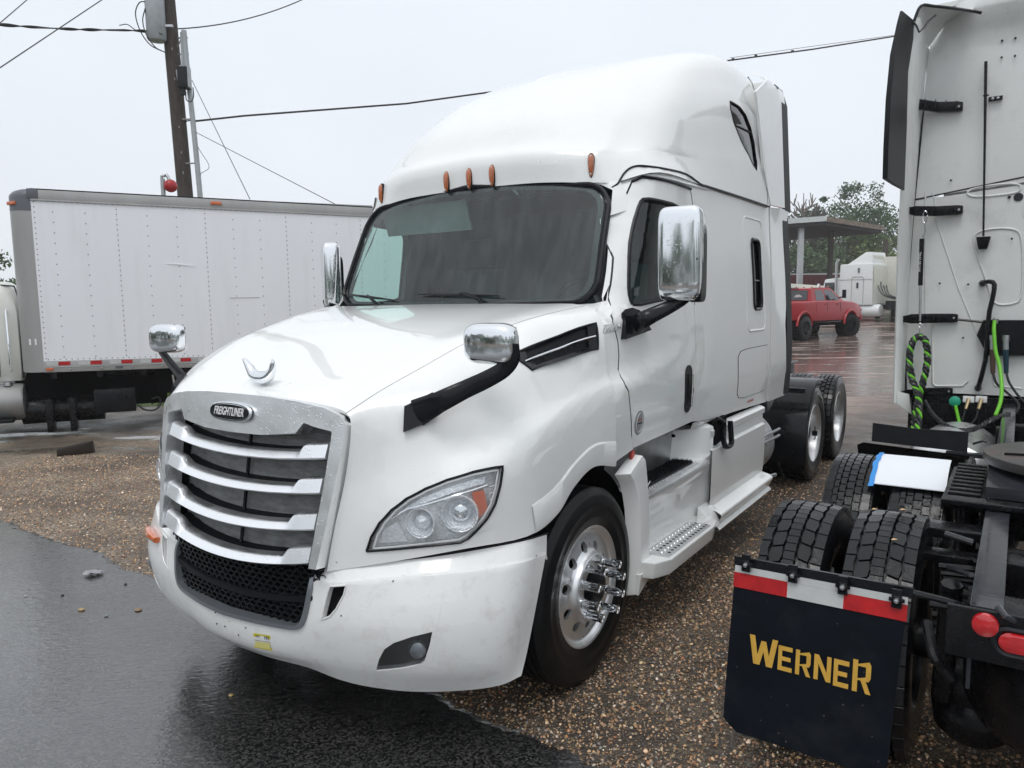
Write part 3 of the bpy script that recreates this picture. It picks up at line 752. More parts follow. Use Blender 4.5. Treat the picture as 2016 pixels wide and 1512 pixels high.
# duct pockets, fog lamps, sill lip, plate area
for s_ in (1, -1):
    mi = s_ < 0; F_ = (lambda P: flip(P)) if mi else (lambda P: P)
    sheet('duct_pocket', BS, duct, step=(.3, .3), depth=0, off=-.028, m=M['dark'], parent=T, mirror=mi, sign=bsg)
    MB().tube(F_(on(BS, dens(shrink(duct, 1.04), 3, True), .001, bsg)), .004, 6, cap=False).build('duct_edge', M['paint_low'], T)
    fl = sheet('fog_light', BS, fog, step=(.3, .3), depth=0, off=-.026, m=M['black_matte'], parent=T, mirror=mi, sign=bsg)
    sheet('fog_lens', BS, shrink(fog, .96), step=(.3, .3), depth=0, off=-.004, m=M['lens_dark'] if 'lens_dark' in M else M.setdefault('lens_dark', glassmat('smoked_fog_lens', (.35, .37, .39), .9, haze=.10, hazecol=(.3, .3, .3))), parent=fl, mirror=mi, sign=bsg)
    a, b = buv(816, 1281); c = np.array(BS(a, b)); c = c*np.array([s_, 1, 1])+np.array([0, .012, 0])
    q = Vector((.2*s_, -1, 0)).to_track_quat('X', 'Z').to_matrix().to_4x4(); q.translation = Vector(c)
    mb = MB(); mb.lathe([(-.01, .04), (.004, .038), (.012, .026), (.016, .001)], 24); mb.build('fog_bulb', M['trim_grey'], fl).matrix_local = q
    # lower hood / bumper gap shadow
    MB().tube(F_([tuple(np.array(BS(u, 5))+np.array([0, .01, .004])) for u in np.linspace(3.0, 8, 24)]), .0025, 6).build('bumper_gap', M['seam'], T)
MB().loft([[(t, .20+.22*t*t, .385), (t, .45, .42)] for t in np.linspace(-.85, .85, 12)], close=False, cap=False).build('bumper_underside', M['chassis'], T)
# corner marker on the passenger side of the bumper
mq = [(-.925, .262, .742), (-.86, .232, .741), (-.78, .200, .738), (-.70, .178, .735)]
MB().tube(mq, [.016, .024, .024, .018], 8, flat=.9).build('corner_marker', M['amber'], T)
# temporary tag sticker and bolts
def bpt(u, v, off=.0015): a, b = buv(u, v); return np.array(BS(a, b))+normal(BS, a, b)*bsg*off
p0, p1, p2, p3 = bpt(499, 1246), bpt(532, 1251), bpt(536, 1281), bpt(501, 1274)
st = MB(); st.add([p0, p1, p2, p3], [(0, 1, 2, 3)]); st = st.build('paper_tag', M['yellow'], T)
M['pale_yellow'] = mat('pale_yellow_field', (.78, .72, .25), .5)
q0, q1, q2, q3 = bpt(503, 1262, .003), bpt(532, 1266, .003), bpt(533, 1278, .003), bpt(503, 1272, .003)
MB().add([q0, q1, q2, q3], [(0, 1, 2, 3)]).build('tag_field', M['pale_yellow'], st)
mt = frame_mtx(bpt(526, 1256, .003), p1-p0, p0-p3); text('NY', .026, M['print'], st, mt, 'tag_lettering', .0004, font_scale_x=.8)
mt = frame_mtx(bpt(508, 1252, .003), p1-p0, p0-p3); text('MSFT', .012, M['print'], st, mt, 'tag_lettering', .0004, font_scale_x=.9)
MB().tube([bpt(501, 1259, .003), bpt(533, 1264, .003)], .0008, 4).build('tag_line', M['print'], st)
for u, v in ((427,1228),(443,1233),(412,1203),(470,1250),(484,1236),(672,1212),(1056,1094),(774,1144)):
    c = bpt(u, v, 0); MB().lathe([(-.003, .0032), (.002, .0032), (.003, .001)], 8, 'Y', c).build('bolt', M['seam'], T)
MB().tube([bpt(452, 1222, 0), bpt(452, 1262, 0)], .0016, 5).build('bumper_split', M['seam'], T)
c1 = [bpt(880, 1128, -.001), bpt(870, 1180, -.001), bpt(862, 1230, -.001), bpt(854, 1290, -.001), bpt(838, 1326, -.001)]
MB().tube(cat(c1, 5), .0022, 5).build('bumper_crease', M['paint_low'], T)

# ---- bull horn ornament on its pad
hb = MB(); cc = np.array((0, .33, 1.545))
hb.hexa([(-.135,.300,1.520),(.135,.300,1.520),(.16,.385,1.553),(-.16,.385,1.553),(-.125,.308,1.536),(.125,.308,1.536),(.15,.380,1.576),(-.15,.380,1.576)])
hb.build('ornament_pad', M['paint'], T, bevel=.004)
hpts = [(-.135,.335,1.672),(-.118,.335,1.668),(-.085,.335,1.635),(-.055,.335,1.602),(-.02,.335,1.590),(.02,.335,1.590),(.055,.335,1.602),(.082,.335,1.632),(.092,.330,1.662),(.094,.326,1.680)]
hr = [.002,.010,.019,.026,.030,.030,.026,.019,.011,.002]
MB().tube(cat(hpts, 4), list(np.interp(np.linspace(0, 9, 37), range(10), hr)), 12).build('bull_horn_ornament', M['mirror_chrome'], T)

# ---- hood mirrors
def superq(c, d, e=.45, nu=28, nv=18, squash=None):
    mb = MB(); f = lambda x, p: math.copysign(abs(x)**p, x)
    rings = []
    for i in range(nv+1):
        a = -math.pi/2+math.pi*i/nv; ring = []
        for j in range(nu):
            b = 2*math.pi*j/nu
            p = [f(math.cos(a), e)*f(math.cos(b), e)*d[0]/2, f(math.cos(a), e)*f(math.sin(b), e)*d[1]/2, f(math.sin(a), e)*d[2]/2]
            if squash: p = squash(p)
            ring.append((c[0]+p[0], c[1]+p[1], c[2]+p[2]))
        rings.append(ring)
    return mb.loft(rings, cap=False)
for s_ in (1, -1):
    if s_ > 0: hc0 = np.array(px(969, 676, t=1.15))
    else: hc0 = np.array(px(333, 666, t=-1.15))
    F_ = lambda p: (p[0]*s_, p[1], p[2])
    def sq(p): return [p[0], p[1]*(1-.25*(p[2] > 0)), p[2]+.012*math.cos(p[0]*12)*(1 if p[2] > 0 else 0)]
    c0 = (hc0[0], hc0[1], hc0[2])
    hm = superq((0, 0, 0), (.235, .13, .165), .55, squash=lambda p: [p[0], p[1]*(1 if p[1] < 0 else .35), p[2]]).build('hood_mirror', M['mirror_chrome'], T, smooth=80)
    hm.matrix_local = Matrix.Translation(c0) @ Matrix.Rotation(R(6 if s_ > 0 else 12), 4, 'Z')
    MB().box((0, .028, 0), (.19, .012, .13)).build('mirror_glass', M['chrome_clean'], hm, bevel=.004)
    # arm: flattened blade from the fender to the head
    base = [huv(u, v) for u, v in [(797,804),(795,851),(845,832),(857,808),(853,778)]]
    bp = on(HS, base, .004); bq = on(HS, base, .028)
    mb = MB(); n5 = len(bp)
    def g(P): return [(p[0]*s_, p[1], p[2]) for p in P]
    mb.loft([g(bp), g(bq)])
    a0 = np.array(px(806, 806, t=.83)); a0b = np.array(px(852, 812, t=.90))
    u1, u2 = huv(815, 802), huv(846, 815)
    A = np.array(on(HS, [u1], .02)[0]); B = np.array(on(HS, [u2], .02)[0])
    arm = [np.array(on(HS, [huv(822, 815)], .022)[0]), np.array(px(866, 791, t=1.0)), np.array(px(915, 767, t=1.08)), np.array(px(958, 747, t=1.16)), np.array(px(992, 727, t=1.22)), np.array(px(1008, 705, t=1.255)), np.array(px(1012, 676, t=1.265))]
    wd = [.058, .043, .037, .035, .033, .032, .020]
    if s_ < 0:
        arm = [np.array(p)*np.array([-1, 1, 1]) for p in (px(392, 772, t=-.80), px(372, 756, t=-.90), px(350, 733, t=-1.02), px(330, 708, t=-1.13), px(314, 688, t=-1.2), px(309, 672, t=-1.22))]
        wd = [.050, .046, .044, .042, .036, .02]
    pts = cat(arm, 4); ww = np.interp(np.linspace(0, len(arm)-1, len(pts)), range(len(arm)), wd)
    rings = []
    for i, p in enumerate(pts):
        p = np.array(p); a = np.array(pts[min(i+1, len(pts)-1)])-np.array(pts[max(i-1, 0)]); a /= np.linalg.norm(a)
        n = np.array([.55, -.8, .1]); sv = np.cross(a, n); sv /= np.linalg.norm(sv); n = np.cross(sv, a)
        rings.append(g([p+sv*ww[i]*math.cos(q)+n*.012*math.sin(q) for q in np.linspace(0, 2*math.pi, 13)[:-1]]))
    mb.loft(rings)
    mb.build('mirror_arm', M['black'], T, smooth=50)
# ---- cab and sleeper
def sstep(a, b, x): x = min(1, max(0, (x-a)/(b-a))); return x*x*(3-2*x)
def ws_edge(z): return 1.775+(z-1.92)*.476
def t_side(s, z):
    t = 1.207-.018*sstep(1.5, 2.0, z)-.050*sstep(1.85, 2.75, z)-.02*sstep(1.35, 1.05, z)
    if s < 2.75:
        zc = 1.47+.13*(s-1.6); t -= .060*max(0, 1-(max(s, 1.5)-1.5)/1.15)**1.0*sstep(zc-.012, zc+.075, z)
    e = ws_edge(z); t -= (.15+.045*sstep(2.0, 2.5, z))*math.exp(-max(0, s-e)/.085)*sstep(1.80, 1.95, z)
    return t
SS = lambda s, z: (t_side(s, z), s, z)
ssg = 1 if normal(SS, 2.5, 1.5)[0] > 0 else -1
def suv(u, v): return solve(SS, FR, u, v, ((1.4, 5.2), (.9, 2.8)))
door_px = [(1247,882),(1244,858),(1241,800),(1238,770),(1231,757),(1223,742),(1219,700),(1217,672),(1207,635),(1203,600),(1204,560),(1209,507),(1225,430),(1235,383),(1246,358),(1264,350),(1319,359),(1359,373),(1363,400),(1367,600),(1364,829),(1300,858)]
door = [suv(*p) for p in door_px]
seam_px = [(1222,368),(1232,345),(1249,331),(1275,332),(1330,343),(1380,362),(1440,382),(1513,405)]
seam = [suv(*p) for p in seam_px]
zt = [(ws_edge(z)+.012, z) for z in np.linspace(1.915, 2.56, 8)]
rear = [suv(*p) for p in [(1516,500),(1517,600),(1515,690),(1508,791)]]
bot = [suv(*p) for p in [(1440,812),(1412,822),(1372,829)]]
dr = door[:]
def grow(P, d):
    c = np.mean(np.array(P), 0); out = []
    n = len(P)
    for i in range(n):
        a = np.array(P[i-1]); b = np.array(P[(i+1) % n]); e = b-a; e /= np.linalg.norm(e); nn = np.array([e[1], -e[0]])
        p = np.array(P[i]); q = p+nn*d
        if np.linalg.norm(q-c) < np.linalg.norm(p-c) and d > 0: q = p-nn*d
        out.append(tuple(q))
    return out
dg = grow(door, .006)
# body side: windshield edge, roof seam, rear edge, sill, then round the door opening
side_poly = zt+[(2.10, 2.60)]+seam[2:]+rear+bot+[dg[20], dg[19], dg[18], dg[17], dg[16], dg[15], dg[14], dg[13], dg[12], dg[11], dg[10]]
slw_px = rrect(1, 1, .3)
def prect(x0, y0, x1, y1, r, n=5):
    return [(x, y) for x, y in rrect(x1-x0, y1-y0, r, n, ((x0+x1)/2, (y0+y1)/2))]
a0 = suv(1478, 470); a1 = suv(1500, 608); sw = [(s, z) for s, z in rrect(a1[0]-a0[0]-.0, a0[1]-a1[1], .055, 6, ((a0[0]+a1[0])/2+.0, (a0[1]+a1[1])/2))]
win_px = [(1246,602),(1240,588),(1237,560),(1238,490),(1247,440),(1260,399),(1268,391),(1300,396),(1332,404),(1341,416),(1345,440),(1347,560),(1346,582),(1300,590)]
win = smooth_poly([suv(*p) for p in win_px], 1)
KP = [(1.575, 1.075), (1.568, 1.31), (1.560, 1.5), (1.566, 1.68), (1.572, 1.79), (1.60, 1.86), (1.68, 1.895), (1.79, 1.905)]
kick = KP+[dg[10]]+[dg[9], dg[8], dg[7], dg[6], dg[5], dg[4], dg[3], dg[2], dg[1], (dg[0][0], dg[0][1])]
for s_ in (1, -1):
    mi = s_ < 0; F_ = (lambda P: flip(P)) if mi else (lambda P: P)
    sheet('cab_side', SS, side_poly, holes=[sw], step=(.10, .08), depth=.014, m=M['paint'], parent=T, mirror=mi, sign=ssg)
    sheet('kick_panel', SS, kick, step=(.06, .06), depth=.014, m=M['paint'], parent=T, mirror=mi, sign=ssg)
    D = sheet('door', SS, door, holes=[win], step=(.07, .05), depth=.016, m=M['paint'], parent=T, mirror=mi, sign=ssg)
    MB().tube(F_(on(SS, dens(grow(door, .004)[1:20], 4), -.004, ssg)), .0062, 6).build('door_seal', M['gasket'], T)
    MB().tube(F_(on(SS, dens(grow(door, .003)[14:18], 5), .004, ssg)), .009, 6).build('door_top_gasket', M['gasket'], D)
    MB().tube(F_(on(SS, dens([door[18], door[19], door[20], door[21], door[0]], 6), -.004, ssg)), .0035, 6).build('door_gap', M['seam'], T)
    sheet('door_window', SS, grow(win, .004), step=(.1, .1), depth=0, off=-.012, m=M['glass'], parent=D, mirror=mi, sign=ssg)
    MB().tube(F_(on(SS, dens(win, 4, True), -.003, ssg)), .0125, 8, cap=False).build('window_seal', M['gasket'], D)
    # interior liner with the window opening
    sheet('inner_liner', SS, [(1.72, 1.2), (1.72, 1.86), (2.10, 2.55), (3.02, 2.62), (3.02, 1.2)], holes=[grow(win, .0)], step=(.2, .2), depth=0, off=-.05, m=M['interior'], parent=T, mirror=mi, sign=ssg)
    # drip ledge above the door
    a = [suv(*p) for p in [(1262,344),(1300,349),(1350,362),(1400,375)]]
    MB().tube(F_(on(SS, dens(a, 4), .002, ssg)), [.004]+[.010]*11+[.003], 8, flat=.8).build('drip_rail', M['paint'], T)
    # black seam between cab and roof cap
    pass
    # sleeper window
    sl = sheet('sleeper_window', SS, sw, step=(.1, .1), depth=0, off=-.016, m=M['dark_glass'], parent=T, mirror=mi, sign=ssg)
    MB().tube(F_(on(SS, sw+[sw[0]], -.001, ssg)), .014, 8, cap=False).build('window_rim', M['black'], sl)
    c = ((a0[0]+a1[0])/2, (a0[1]+a1[1])/2); hw = abs(a1[0]-a0[0])/2
    MB().tube(F_(on(SS, [(c[0]-hw, c[1]-.05), (c[0]+hw, c[1]-.05)], -.006, ssg)), .009, 6).build('window_bar', M['black'], sl)
    sheet('window_backing', SS, sw, step=(.2, .2), depth=0, off=-.06, m=M['interior'], parent=sl, mirror=mi, sign=ssg)
    # pressed ribs of the sleeper side: rounded raised surround and the luggage hatch
    q0 = suv(1462, 425); q1 = suv(1507, 648)
    rr_ = rrect(q1[0]-q0[0], q0[1]-q1[1], .07, 6, ((q0[0]+q1[0])/2, (q0[1]+q1[1])/2))
    MB().tube(F_(on(SS, rr_+[rr_[0]], -.007, ssg)), .013, 8, cap=False).build('sleeper_pressing', M['paint'], T, smooth=80)
    hq = [suv(*p) for p in [(1510,679),(1470,687),(1458,692),(1453,703),(1451,776),(1454,783),(1466,782),(1505,768)]]
    hp = sheet('luggage_hatch', SS, hq, step=(.1, .1), depth=.006, off=.0035, m=M['paint'], parent=T, mirror=mi, sign=ssg)
    MB().tube(F_(on(SS, dens(hq, 4, True), .0005, ssg)), .0035, 6, cap=False).build('hatch_gap', M['seam'], hp)
    # rear side extenders: painted part and the black rubber edge
    def t_ext(s, z):
        return 1.16-.030*(z-2.69)-.30*max(0, (z-3.68)/.25)**1.5 if z > 2.69 else t_side(4.5, z)+.002
    SE = lambda s, z: (t_ext(s, z), s, z)
    euv = lambda u, v: solve(SE, FR, u, v, ((4.2, 5.6), (.9, 4.1)))
    up = [euv(*p) for p in [(1478,141),(1500,147),(1528,158),(1545,170),(1551,411),(1513,404),(1504,330),(1496,240),(1489,180)]]
    sheet('side_extender', SE, up, step=(.1, .1), depth=.02, m=M['paint'], parent=T, mirror=mi, sign=ssg)
    lo = [euv(*p) for p in [(1516,408),(1553,414),(1550,520),(1546,640),(1544,778),(1511,791),(1518,690),(1520,600),(1519,500)]]
    sheet('side_extender', SE, lo, step=(.1, .1), depth=.02, m=M['paint'], parent=T, mirror=mi, sign=ssg)
    e1 = [euv(*p) for p in [(1545,170),(1548,172),(1559,175),(1566,411),(1549,411)]]
    e1 = [(4.985, 3.745), (5.06, 3.72), (5.17, 2.70), (5.06, 2.70)]
    for (p0, p1, w_) in (((4.93, 3.76), (5.05, 2.695), .19), ((5.03, 2.675), (5.03, 1.06), .19)):
        A = [(p0[0], p0[1]), (p0[0]+w_, p0[1]-.02), (p1[0]+w_, p1[1]), (p1[0], p1[1])]
        sheet('rubber_extender', SE, A, step=(.2, .2), depth=.03, off=.002, m=M['black_matte'], parent=T, mirror=mi, sign=ssg)
MB().box((0, 4.60, 2.4), (2.2, .03, 2.6)).build('sleeper_back_wall', M['paint'], T)
ceil = MB(); ceil.box((0, 3.35, 2.60), (1.96, 2.2, .02)); ceil.box((0, 3.02, 1.9), (2.2, .02, 1.5)); ceil.box((0, 2.4, 1.25), (2.2, 1.4, .02))
ceil.build('cab_lining', M['interior'], T)
for s_ in (1, -1):
    F_ = lambda P: [(p[0]*s_, p[1], p[2]) for p in P]
    MB().loft([F_([(.90,1.645,1.898),(1.0,1.605,1.892),(1.07,1.59,1.85),(1.125,1.578,1.795)]), F_([(.90,1.70,1.905),(1.0,1.69,1.905),(1.075,1.68,1.875),(1.128,1.62,1.80)]), F_([(.90,1.75,1.90),(.985,1.785,1.91),(1.05,1.80,1.925),(1.11,1.74,1.87)])], close=False, cap=False).build('cowl_corner', M['paint'], T, smooth=70)
# ---- windshield
def WS(a, b):
    bt = (.995*a, 1.695+.085*a*a, 1.895+.02*a*a); tp = (.945*a, 1.965+.10*a*a, 2.645-.075*a*a)
    k = 4*b*(1-b)
    return tuple(bt[i]*(1-b)+tp[i]*b+(0, -.022*k*(1-a*a*.5), 0)[i] for i in range(3))
# ---- roof cap
RN = [
 [(0.000,1.955,2.635),(0.000,1.940,2.795),(0.000,2.020,2.889),(0.000,2.160,3.077),(0.000,2.500,3.337),(0.000,2.850,3.521)],
 [(0.500,1.975,2.625),(0.479,1.960,2.785),(0.485,2.046,2.874),(0.462,2.205,3.087),(0.358,2.560,3.359),(0.000,3.050,3.595)],
 [(0.840,2.040,2.600),(0.785,2.045,2.765),(0.798,2.129,2.843),(0.757,2.373,3.112),(0.559,2.793,3.447),(0.000,3.350,3.701)],
 [(0.955,2.095,2.600),(0.895,2.120,2.760),(0.915,2.225,2.845),(0.879,2.560,3.173),(0.660,3.045,3.550),(0.000,3.650,3.794)],
 [(1.128,2.320,2.665),(1.062,2.370,2.790),(1.059,2.504,2.879),(0.976,2.868,3.284),(0.746,3.381,3.666),(0.000,3.930,3.854)],
 [(1.150,3.000,2.665),(1.120,3.030,2.820),(1.103,3.070,2.918),(1.023,3.330,3.395),(0.808,3.750,3.767),(0.000,4.150,3.888)],
 [(1.155,3.800,2.672),(1.138,3.800,2.850),(1.124,3.800,3.008),(1.069,3.880,3.466),(0.856,4.080,3.811),(0.000,4.380,3.914)],
 [(1.159,4.550,2.675),(1.144,4.565,2.870),(1.121,4.580,3.069),(1.052,4.600,3.472),(0.854,4.620,3.830),(0.000,4.620,3.919)],
]
RS = Net(RN)
rsg = 1 if normal(RS, 6, 2)[0] > 0 else -1
def ruv(u, v, lo=0, hi=7): return solve(RS, FR, u, v, ((lo, hi), (0, 5)))
for s_ in (1, -1):
    sp = [solve(RS, FR, u, v, ((2.2, 5.5), (0, 1.5))) for u, v in ((1204,370),(1216,362),(1222,352),(1230,340),(1241,331),(1255,327),(1275,328),(1310,333),(1350,343))]+[(u, .03) for u in np.linspace(4.9, 7, 16)]
    P_ = cat(on(RS, sp, .003, rsg), 3); P_ = [(p[0]*s_, p[1], p[2]) for p in P_]
    MB().tube(P_, .0062, 6).build('roof_seam', M['gasket'], T)
    A_ = [WS(.80, 1.01), WS(.93, 1.01), WS(1.005, .97), WS(1.01, .86), WS(1.01, .74)]; B_ = [RS(2.3, .03), RS(2.75, .03), RS(3.1, .03), SS(2.115, 2.52), SS(2.075, 2.43)]
    MB().loft([[(p[0]*s_, p[1], p[2]) for p in A_], [(p[0]*s_, p[1], p[2]) for p in B_]], close=False, cap=False).build('pillar_corner', M['paint'], T, smooth=70)
rw_px = [(1437,199),(1445,203),(1457,211),(1468,226),(1478,252),(1485,283),(1490,320),(1490,335),(1486,330),(1474,305),(1459,277),(1444,240),(1438,215)]
rw = [ruv(*p, lo=4.5) for p in rw_px]
sheet('roof_cap', RS, [(0, 0)]+[(k*.5, 0) for k in range(1, 15)]+[(7, 2.5), (7, 5)]+[(k*.5, 5) for k in range(13, -1, -1)], holes=[rw], step=(.2, .2), depth=0, m=M['paint'], parent=T, both=True, sign=rsg)
mb = MB(); rr_ = [RS(7, v) for v in np.linspace(0, 5, 16)]; mb.loft([[(p[0], p[1], p[2]) for p in rr_], [(0, p[1]+.0, min(p[2], 2.9)) for p in rr_]], close=False, cap=False); mb.mirror(); mb.build('roof_closing_panel', M['paint'], T)
tp_ = [RS(7, v) for v in np.linspace(1.5, 5, 12)]; mb = MB(); mb.loft([[(p[0], 4.60, p[2]-.035) for p in tp_], [(p[0]*1.0, 4.97, p[2]-.10) for p in tp_]], close=False, cap=False); mb.mirror(); mb.build('rear_air_shield', M['paint'], T, smooth=60)
for s_ in (1, -1):
    mi = s_ < 0; F_ = (lambda P: flip(P)) if mi else (lambda P: P)
    rwn = sheet('roof_window', RS, rw, step=(.25, .25), depth=0, off=-.010, m=M['dark_glass'], parent=T, mirror=mi, sign=rsg)
    sheet('roof_window_backing', RS, rw, step=(.25, .25), depth=0, off=-.05, m=M['interior'], parent=rwn, mirror=mi, sign=rsg)
    MB().tube(F_(on(RS, dens(rw, 3, True), -.001, rsg)), .0055, 6, cap=False).build('roof_window_seal', M['gasket'], rwn)
    MB().tube(F_(on(RS, dens([ruv(1449,246,lo=4.5), ruv(1481,262,lo=4.5)], 5), -.004, rsg)), .005, 6).build('roof_window_bar', M['gasket'], rwn)
    rs2 = [ruv(*p, lo=5) for p in [(1471,145),(1482,168),(1491,205),(1498,260),(1505,330),(1512,402)]]
    MB().tube(F_(cat(on(RS, rs2, -.001, rsg), 4)), .004, 6).build('roof_rear_seam', M['seam'], T)
# raised outline pressed into the front of the roof
def roofpt(u, v, off):
    best = None
    for fr_, sg_ in ((FR, 1), (FM, -1)):
        c = solve(RS, fr_, u, v, ((0, 6), (0, 5))); p = RS(*c); q = fr_.proj(*p); d = math.hypot(q[0]-u, q[1]-v)
        if best is None or d < best[0]-.5: n = normal(RS, *c)*rsg; p = np.array(p)+n*off; best = (d, (p[0]*sg_, p[1], p[2]))
    return best[1]
bl = [roofpt(u, v, -.030) for u, v in [(905,284),(930,280),(960,273),(1040,257),(1100,238),(1140,214),(1170,190),(1195,172)]]
bl = cat(bl, 5)

# five amber roof markers
for (u, v, tl) in ((753,382,1.0), (881,359,1), (925,352,1), (970,346,1), (1164,326,1.06)):
    if u < 900:
        q = FR.at(u, v, t={753: -.87, 881: -.125}[u]); c = None; best = 9
        for a in np.linspace(0, 4, 160):
            for b in np.linspace(0, 1.5, 30):
                p = RS(a, b); g_ = FR.proj(-p[0], p[1], p[2]); d = math.hypot(g_[0]-u, g_[1]-v)
                if d < best: best = d; c = (a, b)
        p = np.array(RS(*c)); n = normal(RS, *c)*rsg; p[0] *= -1; n[0] *= -1
    else:
        c = ruv(u, v, hi=4); p = np.array(RS(*c)); n = normal(RS, *c)*rsg
    ax = Vector(n); upv = Vector((0, 0, 1)); m_ = frame_mtx(p, upv.cross(ax), upv)
    mb = MB()
    sh = [(x*.55*(1+.25*y/.055), y*1.0) for x, y in oval(.062, .13, 28, 2.4)]
    mb.loft([[(x*k, y*k, h) for x, y in sh] for k, h in ((1, -.008), (1, .008), (.92, .018), (.7, .025), (.35, .028))])
    o = mb.build('roof_marker', M['amber_dark'], T); o.matrix_local = m_
    mb = MB(); mb.loft([[(x*1.12, y*1.08, -.01) for x, y in sh], [(x*1.12, y*1.08, .006) for x, y in sh], [(x*1.0, y*1.0, .009) for x, y in sh]]); b_ = mb.build('marker_base', M['black'], o)
    for yy in (-.05, .05): MB().lathe([(0, .005), (.024, .005), (.026, .001)], 8, 'Z', (0, yy, 0)).build('screw', M['steel'], o)
# ---- windshield
wsg = 1 if normal(WS, 0, .5)[1] < 0 else -1
wo = [(x, y+.5) for x, y in rrect(2.0, 1.0, .001, 1)]
def rr_ab(w_, h_, rx, ry, c=(0, .5), n=7):
    P = []
    for cx, cy, a in ((w_/2-rx, h_/2-ry, 0), (-w_/2+rx, h_/2-ry, 90), (-w_/2+rx, -h_/2+ry, 180), (w_/2-rx, -h_/2+ry, 270)):
        for i in range(n+1):
            t = R(a+90*i/n); P.append((c[0]+cx+rx*math.cos(t), c[1]+cy+ry*math.sin(t)))
    return P
WO = rr_ab(1.98, .98, .13, .19); WI = rr_ab(1.87, .90, .12, .17)
WSO = sheet('windshield', WS, WO, step=(.1, .1), depth=0, m=M['windshield'], parent=T, sign=wsg)
sheet('windshield_border', WS, WO, holes=[WI], step=(.1, .1), depth=0, off=-.004, m=M['gasket'], parent=WSO, sign=wsg)
pts = on(WS, dens(rr_ab(2.0, 1.0, .14, .20), 2, True), .004, wsg)
MB().tube(pts, .021, 8, cap=False, flat=.7).build('windshield_gasket', M['gasket'], WSO)
MB().tube(on(WS, dens(rr_ab(1.955, .97, .13, .19), 2, True), .004, wsg), .006, 6, cap=False).build('gasket_lip', M['black'], WSO)
# cowl between hood and glass
MB().loft([[(t*1.0, 1.60-.02*(1-t*t)+.05, 1.86), (t, 1.70+.085*t*t, 1.895+.015*t*t)] for t in np.linspace(-1.0, 1.0, 13)], close=False, cap=False).build('cowl', M['black_matte'], T)
# wipers
for (b0, b1, pv, nm) in (((676, 581), (782, 593), (745, 600), 0), ((828, 582), (988, 585), (945, 592), 1)):
    def wp(u, v, off=.03):
        a, b = solve(WS, FR, u, v, ((-1, 1), (0, 1))); return np.array(WS(a, b))+normal(WS, a, b)*wsg*off
    A, B, P_ = wp(*b0), wp(*b1), wp(*pv, .03); C_ = A*.45+B*.55
    mb = MB(); mb.tube([A, A*.75+B*.25, C_, A*.25+B*.75, B], [.004, .008, .010, .008, .004], 6)
    wi = mb.build('wiper_blade', M['black'], T)
    MB().tube([C_+np.array([0, -.012, .012]), P_*.4+C_*.6+np.array([0, -.02, .02]), P_+np.array([.02, -.01, 0]), P_+np.array([.07, -.02, -.05])], [.006, .009, .011, .012], 6).build('wiper_arm', M['black'], wi)
# ---- cabin
mb = MB(); mb.loft([[(t, 1.72+.07*t*t, 1.86), (t, 1.80+.07*t*t, 1.90), (t, 2.05, 1.90+.02*math.cos(t*3)), (t, 2.28, 1.86), (t, 2.34, 1.70), (t, 2.34, 1.3)] for t in np.linspace(-1.08, 1.08, 15)], close=False, cap=False)
mb.build('dashboard', M['interior_grey'], T)
MB().tube([(.55+.23*math.cos(a), 2.42+.08*math.sin(a), 1.86+.21*math.sin(a)) for a in np.linspace(0, 2*math.pi, 25)], .016, 8, cap=False).build('steering_wheel', M['black_matte'], T)
for s_ in (.62, -.62):
    mb = MB(); mb.hexa([(s_-.27,2.68,1.35),(s_+.27,2.68,1.35),(s_+.27,2.95,1.35),(s_-.27,2.95,1.35),(s_-.22,2.82,2.18),(s_+.22,2.82,2.18),(s_+.22,2.95,2.18),(s_-.22,2.95,2.18)])
    st_ = mb.build('seat', M['interior'], T, bevel=.04)
    MB().box((s_, 2.9, 2.30), (.28, .1, .22)).build('headrest', M['interior'], st_, bevel=.03)
MB().box((-.5, 2.12, 2.50), (.75, .02, .20), Matrix.Rotation(R(20), 3, 'X')).build('sun_visor', M['interior_grey'], T)
